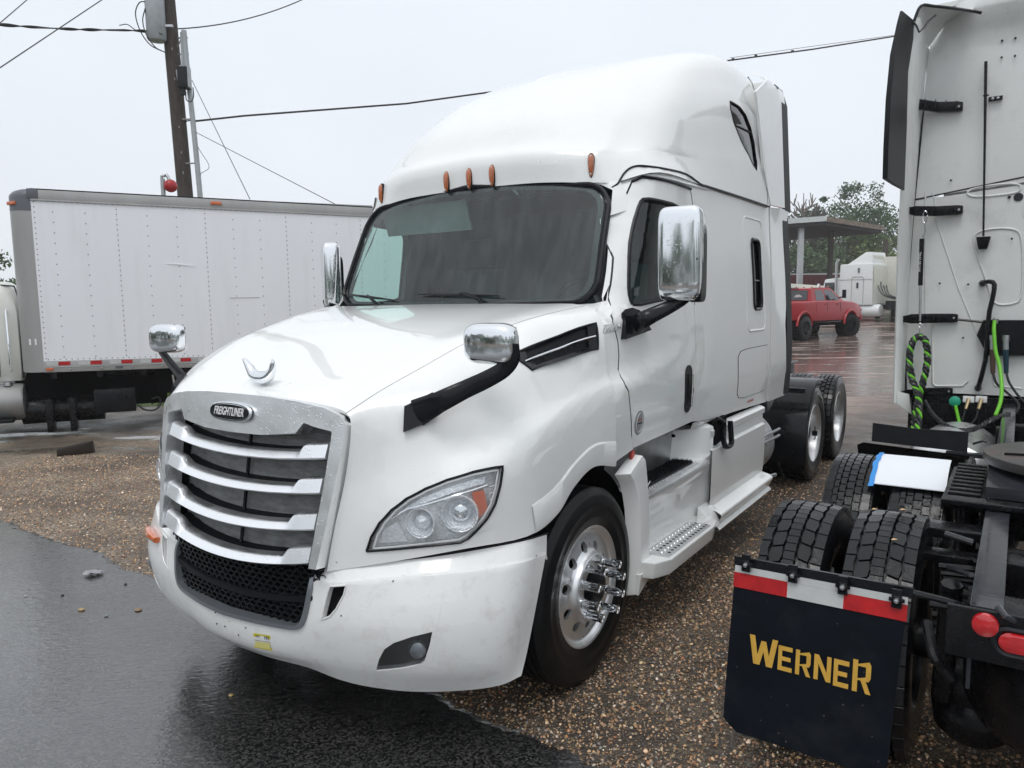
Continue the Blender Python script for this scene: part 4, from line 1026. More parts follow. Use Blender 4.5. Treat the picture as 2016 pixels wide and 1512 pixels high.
# ---- door mirrors
for s_ in (1, -1):
    if s_ > 0: c0 = np.array(px(1342, 500, t=1.385))
    else: c0 = np.array(px(655, 545, t=-1.385))
    F_ = lambda p: (p[0]*s_, p[1], p[2])
    dm = superq((0, 0, 0), (.235, .15, .50), .28, squash=lambda p: [p[0], p[1]*(1 if p[1] < 0 else .5), p[2]]).build('door_mirror', M['mirror_chrome'], T, smooth=80)
    dm.matrix_local = Matrix.Translation(c0) @ Matrix.Rotation(R(4 if s_ > 0 else -36), 4, 'Z')
    MB().box((0, .045, 0), (.20, .012, .45)).build('mirror_glass', M['chrome_clean'], dm, bevel=.004)
    superq((.080*s_, .025, -.05), (.075, .13, .42), .3).build('mirror_shell', M['black'], dm, smooth=80)
    base = [suv(*p) for p in [(1221,617),(1250,617),(1252,650),(1270,648),(1266,655),(1224,668)]]
    P3 = lambda P: [(p[0]*s_, p[1], p[2]) for p in P]
    bp = [suv(*p) for p in [(1223,617),(1236,611),(1250,614),(1272,650),(1245,660),(1222,668)]]
    mb = MB(); mb.loft([P3(on(SS, bp, -.01, ssg)), P3(on(SS, bp, .035, ssg))])
    arm = [np.array(on(SS, [suv(1240, 640)], .04, ssg)[0]), np.array(px(1275, 625, t=1.27)), np.array(px(1320, 603, t=1.34)), np.array(px(1352, 583, t=1.41)), np.array(px(1369, 556, t=1.46)), np.array(px(1374, 505, t=1.49))]
    wd = [.085, .072, .060, .050, .040, .012]
    pts = cat(arm, 5); ww = np.interp(np.linspace(0, 5, len(pts)), range(6), wd); rings = []
    for i, p in enumerate(pts):
        p = np.array(p); a = np.array(pts[min(i+1, len(pts)-1)])-np.array(pts[max(i-1, 0)]); a /= np.linalg.norm(a)
        n = np.array([.2, -.95, .1]); sv = np.cross(a, n); sv /= np.linalg.norm(sv); n = np.cross(sv, a)
        if s_ < 0 and i > len(pts)*.62: break
        rings.append(P3([p+sv*ww[i]*math.cos(q)*.62+n*.030*math.sin(q) for q in np.linspace(0, 2*math.pi, 13)[:-1]]))
    mb.loft(rings); mb.build('mirror_bracket', M['black'], T, smooth=50)
# ---- door furniture
for s_ in (1, -1):
    mi = s_ < 0; F_ = (lambda P: flip(P)) if mi else (lambda P: P)
    h0, h1 = suv(1347, 735), suv(1361, 795)
    cc = ((h0[0]+h1[0])/2, (h0[1]+h1[1])/2); hh = [(cc[0]+x, cc[1]+y) for x, y in rrect(.115, .30, .055, 6)]
    h = sheet('door_handle', SS, hh, step=(.1, .1), depth=.01, off=.006, m=M['black'], parent=T, mirror=mi, sign=ssg)
    MB().tube(F_(on(SS, [(cc[0]+.018, cc[1]+.09), (cc[0]+.02, cc[1]), (cc[0]+.014, cc[1]-.11)], .022, ssg)), [.007, .009, .005], 8).build('grab_bar', M['chrome_clean'], h)
M['alu_sticker'] = mat('grey_sticker', (.30, .31, .32), .4)
stc = suv(1258, 832); P_ = [(stc[0]+x, stc[1]+y) for x, y in oval(.115, .135, 28, 2)]
S1 = sheet('door_sticker', SS, P_, step=(.1, .1), depth=0, off=.003, m=M['alu_sticker'], parent=T, sign=ssg)
MB().tube(on(SS, [(stc[0]+x*.9, stc[1]+y*.9) for x, y in P_ and oval(.088, .118, 28, 2)]+[], .004, ssg), .0014, 4).build('sticker_ring', M['white'], S1)
c_ = np.array(SS(*stc))
def onside(u, v, off=.004):
    a, b = suv(u, v); return np.array(SS(a, b))+normal(SS, a, b)*ssg*off
sx = Vector((0, 1, 0)); sy = Vector((0, 0, 1))
M['red_print'] = mat('faded_red_print', (.45, .08, .07), .5)
text('CERTIFIED', .013, M['red_print'], S1, frame_mtx(onside(1258, 826, .005), sx, sy), 'sticker_lettering', .0004, font_scale_x=.9)
text('CLEAN IDLE', .013, M['print'], S1, frame_mtx(onside(1258, 833, .005), sx, sy), 'sticker_lettering', .0004, font_scale_x=.85)
text('CASCADIA', .046, M['chrome_clean'], T, frame_mtx(onside(1203, 648, .004), Vector((.12, 1, .12)), sy), 'model_lettering', .002, shear=.3, font_scale_x=.72, spacing=1.15)
text('FLEET SERVICES', .026, M['red_print'], T, frame_mtx(onside(1477, 789, .003), sx, sy), 'door_lettering', .0004, font_scale_x=.9)
# ---- front wheels
for s_ in (1, -1):
    W_ = wheel_root(T, (s_*1.055, 1.335, .497), s_, .1, 'front_wheel', TY_STEER)
    place(STEER_DISC, 'rim', W_); place(STEER_HUB, 'hub', W_)
    for k in range(10):
        a = 2*math.pi*k/10+.12; c = (.157, .1425*math.cos(a), .1425*math.sin(a))
        short = k in (2, 7)
        place(NUT if short else NUT_COVER, 'lug_nut' if short else 'lug_nut_cover', W_, Matrix.Translation(c))
    # rim decals: small dark lettering ring on the sidewall
# ---- drive wheels: two axles, dual tyres
DA = [6.345, 7.645]
for i, y in enumerate(DA):
    for s_ in (1, -1):
        W_ = wheel_root(T, (s_*1.075, y, .50), s_, .07*i, 'drive_wheel', TY_HEX if s_ > 0 or True else TY_HEX)
        place(REAR_RIM, 'rim', W_); place(REAR_HUB, 'hub', W_)
        for k in range(10): a = 2*math.pi*k/10; place(NUT, 'lug_nut', W_, Matrix.Translation((-.055, .1425*math.cos(a), .1425*math.sin(a))))
        W2 = wheel_root(T, (s_*.755, y, .50), s_, .2, 'inner_drive_wheel', TY_HEX)
hb = MB(); hb.tube([(1.19, 6.345, .57), (1.20, 6.345, .57), (1.205, 6.345, .44), (1.19, 6.345, .43)], .006, 6); hb.box((1.20, 6.345, .5), (.05, .03, .05)); hb.build('hub_odometer', M['black'], T)
# ---- frame and running gear
fr = MB()
for s_ in (1, -1):
    fr.box((s_*.39, 5.0, .93), (.012, 7.6, .27)); fr.box((s_*.43, 5.0, 1.065), (.09, 7.6, .012)); fr.box((s_*.43, 5.0, .80), (.09, 7.6, .012))
for y in (1.6, 3.2, 4.8, 6.0, 7.0, 8.3, 8.75): fr.box((0, y, .93), (.8, .12, .22))
fr.build('frame', M['chassis'], T)
ax = MB()
for y in DA: ax.tube([(-1.0, y, .5), (1.0, y, .5)], .075, 12); ax.lathe([(-.2, .02), (-.18, .2), (0, .24), (.18, .2), (.2, .02)], 16, 'X', (0, y, .52))
ax.tube([(-.95, 1.335, .45), (.95, 1.335, .45)], .055, 8); ax.tube([(0, 2.6, .75), (0, 6.3, .6)], .06, 8)
ax.box((0, 1.3, .75), (.75, 1.6, .5)); ax.box((0, 2.7, .8), (.7, 1.3, .5))
ax.build('axles_and_driveline', M['chassis'], T)
fw = MB(); fw.lathe([(1.18, .52), (1.22, .53), (1.23, .50), (1.23, .08)], 28, 'Z', (0, 6.95, 0)); fw.build('fifth_wheel', M['chassis'], T)
# quarter fender ahead of the drive tyres
for s_ in (1, -1):
    prof = []
    for a in np.linspace(R(72), R(176), 12):
        prof.append((6.345-.60*math.cos(R(180)-a) if False else 6.345+.585*math.cos(a), .50+.585*math.sin(a)))
    prof = [(6.345+.16, 1.075)]+[p for p in prof if p[0] < 6.46]+[(5.74, .30)]
    mb = MB()
    rings = [[(s_*.62, y, z), (s_*1.235, y, z), (s_*1.245, y, z-.02), (s_*1.235, y+.012, z-.03), (s_*.62, y+.012, z-.02)] for y, z in prof]
    mb.loft(rings); mb.build('quarter_fender', M['black'], T, smooth=40)
    MB().box((s_*.93, 5.72, 1.02), (.60, .03, .05)).build('fender_bracket', M['black'], T, bevel=.008)
# under-sleeper deflector and exhaust can
for s_ in (1, -1):
    mb = MB(); mb.hexa([(s_*.9,4.50,.96),(s_*1.20,4.50,.97),(s_*1.16,4.78,.98),(s_*.9,4.8,.97),(s_*.9,4.50,1.06),(s_*1.19,4.50,1.06),(s_*1.17,4.90,1.07),(s_*.9,4.9,1.06)])
    mb.build('air_deflector', M['chassis_grey'], T, bevel=.006)
mb = MB(); mb.lathe([(4.30, .05), (4.31, .25), (4.34, .285), (4.95, .285), (5.0, .25), (5.01, .05)], 40, 'Y', (.86, 0, .62)); tk = mb.build('fuel_tank', M['alu'], T)
for z in (.62, .56): MB().tube([(1.13, 4.3, z+.12), (1.16, 4.95, z+.12), (1.16, 5.05, z+.12)], .012, 6).build('tank_strap', M['steel'], tk)
MB().tube([(1.0, 4.4, .33), (1.16, 4.95, .33)], .018, 8).build('drain_pipe', M['steel'], T)
# ---- side skirts and steps
for s_ in (1, -1):
    F_ = lambda P: [(p[0]*s_, p[1], p[2]) for p in P]
    # rear skirt panel
    pr = [(1.165, 1.05), (1.205, 1.035), (1.215, 1.025), (1.212, .985), (1.198, .975), (1.198, .905), (1.222, .893), (1.215, .56), (1.205, .49), (1.262, .475), (1.292, .458), (1.296, .445), (1.262, .372), (1.285, .352), (1.280, .340), (1.22, .335), (1.10, .335)]
    def ring(y, k=1.): return F_([(x, y+(0 if z < .3 else (z-.7)*.02), z) for x, z in pr])
    ys = [3.03, 3.5, 4.0, 4.34]
    mb = MB(); mb.loft([ring(y) for y in ys], close=False, cap=False)
    e = ring(4.34); mb.add(e, [tuple(range(len(e)))]); mb.build('side_skirt', M['paint'], T, smooth=32)
    # front skirt / step unit. lower face leans in between upper and lower step
    rings = []
    # arch-side leg behind the wheel
    leg_out = [(1.705,1.000),(1.755,.955),(1.80,.88),(1.832,.78),(1.848,.66),(1.852,.52),(1.848,.42),(1.84,.33),(1.835,.285)]
    leg_in = [(1.86,1.075),(1.905,1.04),(1.925,.95),(1.945,.85),(1.958,.74),(1.965,.62),(1.965,.50),(1.955,.40),(1.945,.345)]
    A = F_([(1.16, y-.05, z) for y, z in leg_out]); B = F_([(1.225, y+.01, z) for y, z in leg_out]); C_ = F_([(1.232, y, z) for y, z in leg_in]); D_ = F_([(1.15, y+.02, z-.0) for y, z in leg_in])
    mb = MB(); mb.loft([[A[i], B[i], C_[i], D_[i]] for i in range(len(A))], close=True); mb.build('step_fairing', M['paint'], T, smooth=45, bevel=.004)
    # panel between steps
    def bez(P): return P
    rows = [[(1.215, 1.945, .815), (1.222, 2.3, .82), (1.222, 2.75, .832), (1.215, 3.10, .885)],
            [(1.205, 1.955, .79), (1.212, 2.3, .795), (1.212, 2.75, .81), (1.207, 3.10, .86)],
            [(1.200, 1.96, .74), (1.205, 2.3, .745), (1.205, 2.75, .765), (1.20, 3.10, .80)],
            [(1.165, 1.965, .70), (1.17, 2.3, .705), (1.17, 2.75, .725), (1.195, 3.10, .75)],
            [(1.150, 1.965, .60), (1.15, 2.3, .60), (1.155, 2.75, .61), (1.185, 3.10, .63)],
            [(1.140, 1.96, .455), (1.14, 2.3, .455), (1.145, 2.75, .455), (1.18, 3.10, .48)]]
    mb = MB(); mb.loft([F_(r) for r in rows], close=False, cap=False); mb.build('step_panel', M['paint'], T, smooth=50)
    # upper tread: shelf, perforated plate, brush mat
    mb = MB()
    mb.loft([F_([(1.0, y, .84+.01*(y-2)), (1.19, y, .832+.012*(y-2)), (1.222, y, .82+.012*(y-2)), (1.225, y, .805+.012*(y-2))]) for y in (1.92, 2.3, 2.7, 2.98)], close=False, cap=False)
    us = mb.build('upper_step', M['alu'], T)
    pp = MB()
    for i in range(26):
        y = 1.99+i*.034
        for x in (1.175, 1.195): pp.lathe([(0, .007), (.004, .005)], 8, 'Z', (s_*x, y, .834+.012*(y-2)))
    pp.build('step_dimple', M['steel'], us, kind='stuff')
    st = MB(); pp = MB()
    rng = random.Random(5)
    V_ = []
    for i in range(2600):
        x = 1.035+rng.random()*.125; y = 2.08+rng.random()*.74; z = .838+.011*(y-2)
        if rng.random() < .0: continue
        dx, dy = rng.uniform(-.006, .006), rng.uniform(-.006, .006); h = rng.uniform(.018, .030)
        k = len(pp.v); pp.v += [(s_*(x-.0018), y, z), (s_*(x+.0018), y+.001, z), (s_*(x+dx), y+dy, z+h)]; pp.f.append((k, k+1, k+2))
        k = len(pp.v); pp.v += [(s_*x, y-.0018, z), (s_*x, y+.0018, z), (s_*(x+dx), y+dy, z+h)]; pp.f.append((k, k+1, k+2))
    pp.box((s_*1.097, 2.45, .85), (.13, .75, .012))
    pp.build('brush_mat', M['black_matte'], us, kind='stuff')
    MB().tube([(s_*1.165, 2.06, .84), (s_*1.175, 2.09, .87), (s_*1.16, 2.13, .865)], .003, 5).build('cable_tie', M['white'], us)
    # well walls
    mb = MB(); mb.loft([F_([(1.02, y, .85), (1.03, y, 1.04), (1.05, y, 1.11)]) for y in (1.80, 2.0, 2.4, 2.80)], close=False, cap=False); mb.build('step_well_back', M['steel'], T)
    mb = MB(); mb.loft([F_([(1.02, 2.78, z), (1.06, 2.84, z), (1.15, 2.92, z), (1.20, 3.01, z), (1.212, 3.08, z)]) for z in (.84, .9, 1.0, 1.055)], close=False, cap=False)
    mb.loft([F_([(1.02, 2.78, 1.055), (1.06, 2.84, 1.055), (1.15, 2.92, 1.055), (1.20, 3.01, 1.055), (1.212, 3.08, 1.055)]), F_([(1.0, 2.80, 1.075), (1.04, 2.88, 1.075), (1.12, 2.97, 1.075), (1.16, 3.03, 1.075), (1.16, 3.08, 1.075)])], close=False, cap=False)
    mb.build('step_well_side', M['paint'], T, smooth=70)
    mb = MB(); mb.loft([F_([(1.10, y, 1.075), (1.175, y, 1.085), (1.19, y, 1.125)]) for y in (2.74, 2.9, 3.2, 3.8, 4.5)], close=False, cap=False); mb.build('cab_sill', M['paint'], T, smooth=60)
    MB().box((s_*1.175, 1.845, 1.07), (.02, .035, .06)).build('side_reflector', M['red_print'], T, bevel=.003)
    MB().lathe([(0, .012), (.02, .010), (.022, .001)], 10, 'X', (s_*1.05, 2.74, 1.03)).build('bolt', M['black'], T)
    mb = MB(); mb.box((s_*1.03, 2.28, 1.085), (.03, .95, .02)); mb.build('door_sill_strip', M['steel'], T)
    # lower step
    po = [(1.975, 1.23), (2.02, 1.335), (2.70, 1.335), (2.80, 1.30), (2.86, 1.24), (2.90, 1.15), (1.965, 1.14)]
    po = [(1.86,1.20),(1.885,1.30),(2.0,1.35),(2.72,1.35),(2.84,1.325),(2.93,1.25),(2.95,1.13),(1.86,1.12)]
    mb = MB(); mb.loft([F_([(x-.012*(z < .42), y+.0, z) for y, x in po]) for z in (.375, .40, .455, .468)]); ls = mb.build('lower_step', M['paint'], T, bevel=.005)
    pl = MB(); pl.box((s_*1.255, 2.36, .4735), (.15, .70, .006)); pl = pl.build('tread_plate', M['alu'], ls)
    hol = MB(); dim = MB()
    for i in range(14):
        y = 2.05+i*.048
        for j, x in enumerate((1.20, 1.235, 1.27, 1.305)):
            c = (s_*x, y+(.024 if j % 2 else 0), .4772)
            if j % 2: hol.lathe([(0, .0105), (.0004, .001)], 10, 'Z', c)
            else: dim.lathe([(0, .010), (.005, .006), (.0035, .003)], 8, 'Z', c)
    hol.build('tread_hole', M['dark'], pl, kind='stuff'); dim.build('tread_dimple', M['alu'], pl, kind='stuff')
    mb = MB(); mb.hexa(F_([(1.18,2.86,.40),(1.30,2.86,.40),(1.275,3.10,.39),(1.18,3.10,.40),(1.18,2.88,.53),(1.24,2.86,.475),(1.24,3.08,.485),(1.18,3.06,.53)])); mb.build('step_transition', M['paint'], T, bevel=.006)
    mb = MB(); mb.hexa(F_([(1.14,1.83,.30),(1.225,1.83,.285),(1.22,2.1,.37),(1.14,2.1,.37),(1.14,1.83,.40),(1.235,1.84,.40),(1.225,2.1,.40),(1.14,2.1,.40)])); mb.build('skirt_tip', M['paint'], T)
    # black skirt latch
    hk = cat([(1.22, 3.13, 1.10), (1.235, 3.17, 1.085), (1.235, 3.22, 1.06), (1.24, 3.205, .97), (1.255, 3.20, .905), (1.262, 3.24, .890), (1.262, 3.32, .90), (1.255, 3.335, .95), (1.245, 3.335, 1.06)], 4)
    MB().tube(F_(hk), .021, 8, flat=.8).build('skirt_latch', M['black'], T)
    MB().hexa(F_([(1.19,3.10,.92),(1.223,3.10,.92),(1.223,3.33,.95),(1.19,3.33,.95),(1.19,3.10,1.09),(1.223,3.10,1.09),(1.223,3.33,1.10),(1.19,3.33,1.10)])).build('latch_recess', M['dark'], T)
    # inner backing so nothing shows through under the cab
    MB().box((s_*1.0, 3.1, .70), (.02, 2.7, .72)).build('inner_skirt', M['dark'], T)
MB().box((0, 1.0, .98), (1.1, 1.3, .7)).build('engine', M['dark'], T)
# ================================================================ the tractor seen from behind, right edge
F2 = Frame(1.744, 1.926, R(34.5))
T2 = empty('semi_truck', (F2.x, F2.y, 0), -F2.a, 'white sleeper tractor seen from behind, gold lettered mud flap and bare frame rails', 'truck')
A2 = lambda u, v, **k: np.array(F2.at(u, v, **k))
M['wall'] = mat('white_sleeper_back', (.76, .775, .755), .36, var=.03, vscale=2, coat=.5, specks=.7, dirt=(.40, .40, .37), dirt_amt=.4, dscale=2.2)
M['navy'] = mat('dark_navy_mud_flap', (.006, .0085, .013), .5, var=.25, vscale=8, spec=.10, specks=.5, dirt=(.030, .032, .036), dirt_amt=.6, dscale=2.3, bump=.08, bscale=30)
M['gold'] = mat('gold_letter_paint', (.62, .36, .055), .45, var=.1, vscale=30)
M['red_tape'] = mat('red_reflective_tape', (.45, .012, .015), .3, var=.2, vscale=20)
M['white_tape'] = mat('white_reflective_tape', (.52, .53, .52), .35, var=.08, vscale=20)
M['green'] = mat('green_air_hose', (.16, .55, .03), .35)
M['greenplug'] = mat('green_electrical_plug', (.02, .35, .22), .4)
M['hose'] = mat('black_air_hose', (.015, .016, .018), .35)
M['brass'] = mat('brass_fitting', (.45, .36, .22), .35, .9)
M['paper'] = mat('white_paper', (.83, .86, .90), .6)
M['blue_tape'] = mat('blue_masking_tape', (.05, .30, .75), .6)
M['bronze'] = mat('rusty_brown_grip', (.10, .06, .045), .6)
M['fifth'] = mat('greased_fifth_wheel_steel', (.09, .085, .085), .35, .4, var=.3, dirt=(.20, .09, .05), dirt_amt=.7, dscale=6, bump=.2, bscale=20)
# wheels
for i, (y, me) in enumerate(((.84, TY_LUG), (2.08, TY_RIB))):
    for s_ in (-1, 1):
        w_ = wheel_root(T2, (s_*1.085, y, .50), s_, .05*i, 'drive_wheel', me); place(REAR_RIM, 'rim', w_); place(REAR_HUB, 'hub', w_)
        wi = wheel_root(T2, (s_*.755, y, .50), s_, .31+i*.2, 'inner_drive_wheel', me)
ax = MB()
for y in (.84, 2.08): ax.tube([(-1.0, y, .5), (1.0, y, .5)], .08, 12); ax.lathe([(-.2, .02), (-.18, .2), (0, .24), (.18, .2), (.2, .02)], 16, 'X', (0, y, .52))
ax.tube([(0, 2.2, .6), (0, 6, .7)], .05, 8); ax.build('drive_axles', M['chassis'], T2)
# rails
for s_ in (-1, 1):
    mb = MB(); mb.loft([[(s_*.432, y, z-.27), (s_*.432, y, z), (s_*.345, y, z), (s_*.345, y, z-.012), (s_*.42, y, z-.012), (s_*.42, y, z-.27)] for y, z in ((.0, .985), (.52, 1.0), (5.0, 1.0), (7.5, 1.0))])
    mb.build('frame_rail', M['chassis_grey'], T2, bevel=.003)
    for y in (1.35, 1.75, 2.75, 3.6): MB().box((s_*.44, y, .9), (.03, .14, .2)).build('rail_bracket', M['chassis'], T2, bevel=.006)
for y in (.6, 1.55, 2.8, 4.0): MB().box((0, y, .88), (.84, .14, .18)).build('crossmember', M['chassis'], T2, bevel=.01)
# rail-side ladder bracket (notched slider rack) beside the fifth wheel
mb = MB(); mb.box((-.52, 1.62, .985), (.17, .75, .05))
for k in range(9): mb.box((-.52, 1.30+k*.085, 1.02), (.13, .035, .025))
mb.build('slider_rack', M['chassis'], T2, bevel=.004)
mb = MB(); mb.box((-.1, 1.18, 1.02), (1.0, .10, .022)); mb.box((-.53, 1.0, .93), (.2, .14, .04)); mb.box((-.53, .86, .86), (.2, .1, .03)); mb.build('slider_crossplate', M['chassis'], T2, bevel=.003)
# fifth wheel
pl = []
for a in np.linspace(0, 2*math.pi, 40, endpoint=False):
    pl.append((.47*math.cos(a), 1.72+.44*math.sin(a)))
mb = MB(); mb.prism([(x, y) for x, y in pl], 'Z', 1.12, 1.165); fw = mb.build('fifth_wheel', M['fifth'], T2, bevel=.006)
mb = MB(); mb.hexa([(-.44,1.30,1.02),(.44,1.30,1.02),(.40,1.75,1.06),(-.40,1.75,1.06),(-.44,1.30,1.07),(.44,1.30,1.07),(.44,1.75,1.125),(-.44,1.75,1.125)]); mb.build('fifth_wheel_ramp', M['chassis_grey'], fw)
MB().box((0, 1.8, 1.02), (.9, .4, .12)).build('fifth_wheel_saddle', M['chassis'], fw, bevel=.01)
MB().tube([(-.38, 1.62, 1.168), (-.2, 1.66, 1.168), (.0, 1.64, 1.168)], .008, 5).build('grease_groove', M['dark'], fw)
# suspension, shocks, air bags
for s_ in (-1, 1):
    for y in (.55, 1.3, 1.85, 2.6):
        MB().lathe([(.28, .09), (.32, .13), (.40, .14), (.44, .12), (.50, .14), (.56, .13), (.60, .08)], 20, 'Z', (s_*.42, y, 0)).build('air_spring', M['chassis'], T2)
    for y0_ in (.35, 1.55): MB().tube([(s_*.50, y0_, .92), (s_*.52, y0_+.1, .45)], .035, 8).build('shock_absorber', M['chassis'], T2)
    for y, z in ((.30, .86), (.42, .78), (.62, .90), (.75, .83), (.9, .76)): MB().tube([(s_*.43, y, z), (s_*.56, y, z-.01)], .012, 6).build('bolt', M['chassis'], T2)
for k, (a, b) in enumerate((((1868,1118),(1913,1132)), ((1873,1146),(1912,1158)), ((1885,1172),(1912,1178)), ((1860,1050),(1915,1068)))):
    MB().tube([A2(*a, t=-.52), A2(*b, t=-.44)], .010, 6).build('air_fitting', M['chassis_grey'], T2)
MB().tube([A2(1878, 1096, t=-.52), A2(1905, 1095, t=-.5), A2(1920, 1104, t=-.44)], .006, 6).build('air_line', M['hose'], T2)
# rear plate with lamps and the drum below it
mb = MB(); mb.box((0, -.02, .905), (.98, .02, .16)); mb.box((0, .06, .975), (.70, .16, .02)); mb.build('rear_plate', M['chassis'], T2, bevel=.006)
mb = MB()
pr = [(.90, .43), (.80, .455), (.70, .46), (.55, .455), (.50, .43), (.48, .38), (.475, .01)]
mb.lathe([(z, r) for z, r in pr], 48, 'Z', (0, .42, 0)); mb.build('rear_drum', M['chassis'], T2, smooth=50)
for x in (-.34, .34):
    c = (-.389 if x < 0 else .389, -.032, .944); mb = MB(); mb.lathe([(.0, .036), (-.012, .034), (-.018, .022), (-.02, .001)], 28, 'Y', c); l_ = mb.build('round_tail_lamp', M['red_lens'], T2)
    sg = -1 if x < 0 else 1
    ov = [(sg*.262+a*1.0, .905+b) for a, b in rrect(.185, .062, .031, 8)]
    mb = MB(); mb.loft([[(a, -.03, b) for a, b in ov], [(a, -.042, b) for a, b in ov], [(sg*.262+(a-sg*.262)*.85, -.05, .905+(b-.905)*.8) for a, b in ov]]); ol = mb.build('oval_tail_lamp', M['red_lens'], T2)
    MB().tube([(sg*.262+(a-sg*.262)*1.12, -.036, .905+(b-.905)*1.28) for a, b in ov+[ov[0]]], .009, 6, cap=False).build('lamp_grommet', M['gasket'], ol)
MB().tube([(-.36, -.02, 1.0), (-.34, -.05, .985), (-.32, -.03, .97)], .010, 8).build('gladhand_stub', M['chassis_grey'], T2)
MB().tube(cat([(-.55, .1, .86), (-.52, .0, .80), (-.50, .02, .76), (-.47, .03, .72)], 4), .017, 8).build('elbow_pipe', M['chassis'], T2)
# mud flap with hanger
rows = []
for k, (z, y) in enumerate(((.975, .0), (.9, -.012), (.8, -.026), (.6, -.046), (.45, -.055), (.372, -.058))):
    rows.append((z, y))
def flapx(z): f = (.975-z)/.6; return -1.148-.02*f, -.598-.035*f
fl = MB(); rings = []
for z, y in rows:
    a, b = flapx(z); c = .05 if z < .40 else 0; rings.append([(a+c, y, z), (b-c*.6, y, z), (b-c*.6, y+.008, z), (a+c, y+.008, z)])
rings.insert(5, [(flapx(.41)[0], -.057, .412), (flapx(.41)[1], -.057, .412), (flapx(.41)[1], -.049, .412), (flapx(.41)[0], -.049, .412)])
flap = fl.loft(rings).build('mud_flap', M['navy'], T2)
def fy(z): return float(np.interp(z, [r[0] for r in rows[::-1]], [r[1] for r in rows[::-1]]))
def strip(x0, x1, z0, z1, off, m, nm):
    mb = MB(); mb.add([(x0, fy(z0)-off, z0), (x1, fy(z0)-off, z0), (x1, fy(z1)-off, z1), (x0, fy(z1)-off, z1)], [(0, 1, 2, 3)]); return mb.build(nm, m, flap)
strip(-1.150, -.598, .948, .972, .004, M['white_tape'], 'flap_weight')
strip(-1.152, -.966, .896, .948, .005, M['red_tape'], 'reflective_tape'); strip(-.966, -.786, .896, .948, .005, M['white_tape'], 'reflective_tape'); strip(-.786, -.598, .896, .948, .005, M['red_tape'], 'reflective_tape')
wx = np.linspace(-1.045, -.722, 6)
# angular block letters
def glyph(ch):
    rc = lambda a, b, c, d: [(a, b), (c, b), (c, d), (a, d)]
    pa = lambda xt, xb, w_, zt=1., zb=0.: [(xb, zb), (xb+w_, zb), (xt+w_, zt), (xt, zt)]
    if ch == 'W': return [pa(0, .17, .19), pa(.42, .22, .17, .86), pa(.42, .62, .17, .86), pa(.81, .64, .19)]
    if ch == 'E': return [rc(0, 0, .26, 1), rc(0, .82, .94, 1), rc(0, .41, .84, .58), rc(0, 0, .94, .18)]
    if ch == 'R': return [rc(0, 0, .26, 1), [(0, .82), (.94, .82), (.94, .90), (.84, 1), (0, 1)], rc(.68, .50, .94, .90), [(0, .38), (.84, .38), (.94, .50), (.94, .56), (0, .56)], pa(.40, .70, .27, .42)]
    if ch == 'N': return [rc(0, 0, .25, 1), rc(.75, 0, 1, 1), [(0, 1), (.27, 1), (1, 0), (.73, 0)]]
mb = MB(); x = -1.083; hts = [(.10, .098), (.085, .050), (.085, .052), (.085, .054), (.09, .050), (.105, .058)]
for i, ch in enumerate('WERNER'):
    h, wd = hts[i]; top = .742 if i in (0, 5) else .728
    for q_, P in enumerate(glyph(ch)):
        vs = [(x+a*wd, fy(top-h+b*h)-.0055-.00025*q_, top-h+b*h) for a, b in P]; mb.add(vs, [(0, 1, 2, 3)])
    x += wd*1.0+(.002 if i == 0 else .008)
mb.build('flap_lettering', M['gold'], flap)
hg = MB(); hg.tube([(-1.155, .012, .985), (-.59, .012, .985), (-.50, .02, .975), (-.455, .06, .955), (-.44, .10, .94)], .011, 6); hg.box((-.87, .006, .985), (.57, .012, .035)); hg.build('flap_hanger', M['black'], T2)
for u, v in ((1470,1110),(1562,1131),(1660,1154),(1766,1180)):
    c = A2(u, v, y=-.012); mb = MB(); mb.box((c[0], c[1]-.006, c[2]+.005), (.030, .012, .062)); mb.lathe([(-.016, .016), (-.013, .019), (.0, .019)], 6, 'Y', c)
    for sg in (-1, 1): mb.box((c[0]+sg*.016, c[1]-.006, c[2]), (.014, .008, .012))
    b_ = mb.build('flap_clamp', M['black'], T2, bevel=.002); MB().lathe([(-.024, .001), (-.022, .007), (-.014, .009), (-.012, .011)], 10, 'Y', c).build('clamp_bolt', M['steel'], b_)
# fender ahead of the front drive axle
mb = MB(); mb.loft([[(-1.16, 3.0, .93), (-1.16, 3.02, 1.055), (-1.16, 3.035, 1.055), (-1.16, 3.02, .93)], [(-.9, 3.0, .92), (-.9, 3.03, 1.035), (-.9, 3.045, 1.035), (-.9, 3.02, .92)], [(-.592, 3.0, .91), (-.592, 3.02, 1.04), (-.592, 3.035, 1.04), (-.592, 3.02, .91)]]); mb.build('splash_flap', M['black_matte'], T2)
rg = []
for y, z in ((2.93, .93), (2.97, .88), (2.99, .75), (2.98, .5)): rg.append([(-1.24, y, z-.02), (-1.20, y-.0, z), (-.58, y, z-.03), (-.56, y+.02, z-.05), (-.56, y+.04, z-.05), (-1.22, y+.04, z-.03)])
MB().loft(rg).build('front_fender', M['black'], T2)
MB().loft([[(-.56, y, z), (-.54, y, z), (-.54, y, z-.02), (-.56, y, z-.02)] for y, z in ((2.98, .86), (2.6, .96), (2.3, .98), (1.9, .93), (1.65, .70), (1.60, .45))]).build('inner_fender_edge', M['black'], T2)
MB().box((-.575, 2.25, .66), (.012, .75, .55)).build('inner_splash_guard', M['black_matte'], T2)
MB().box((-.50, 2.97, .90), (.42, .06, .025)).build('fender_arm', M['chassis_grey'], T2)
MB().tube([A2(1915, 874, y=2.9), A2(1935, 868, y=2.9), A2(1943, 871, y=2.9)], .008, 6).build('chain_hook', M['chassis'], T2)
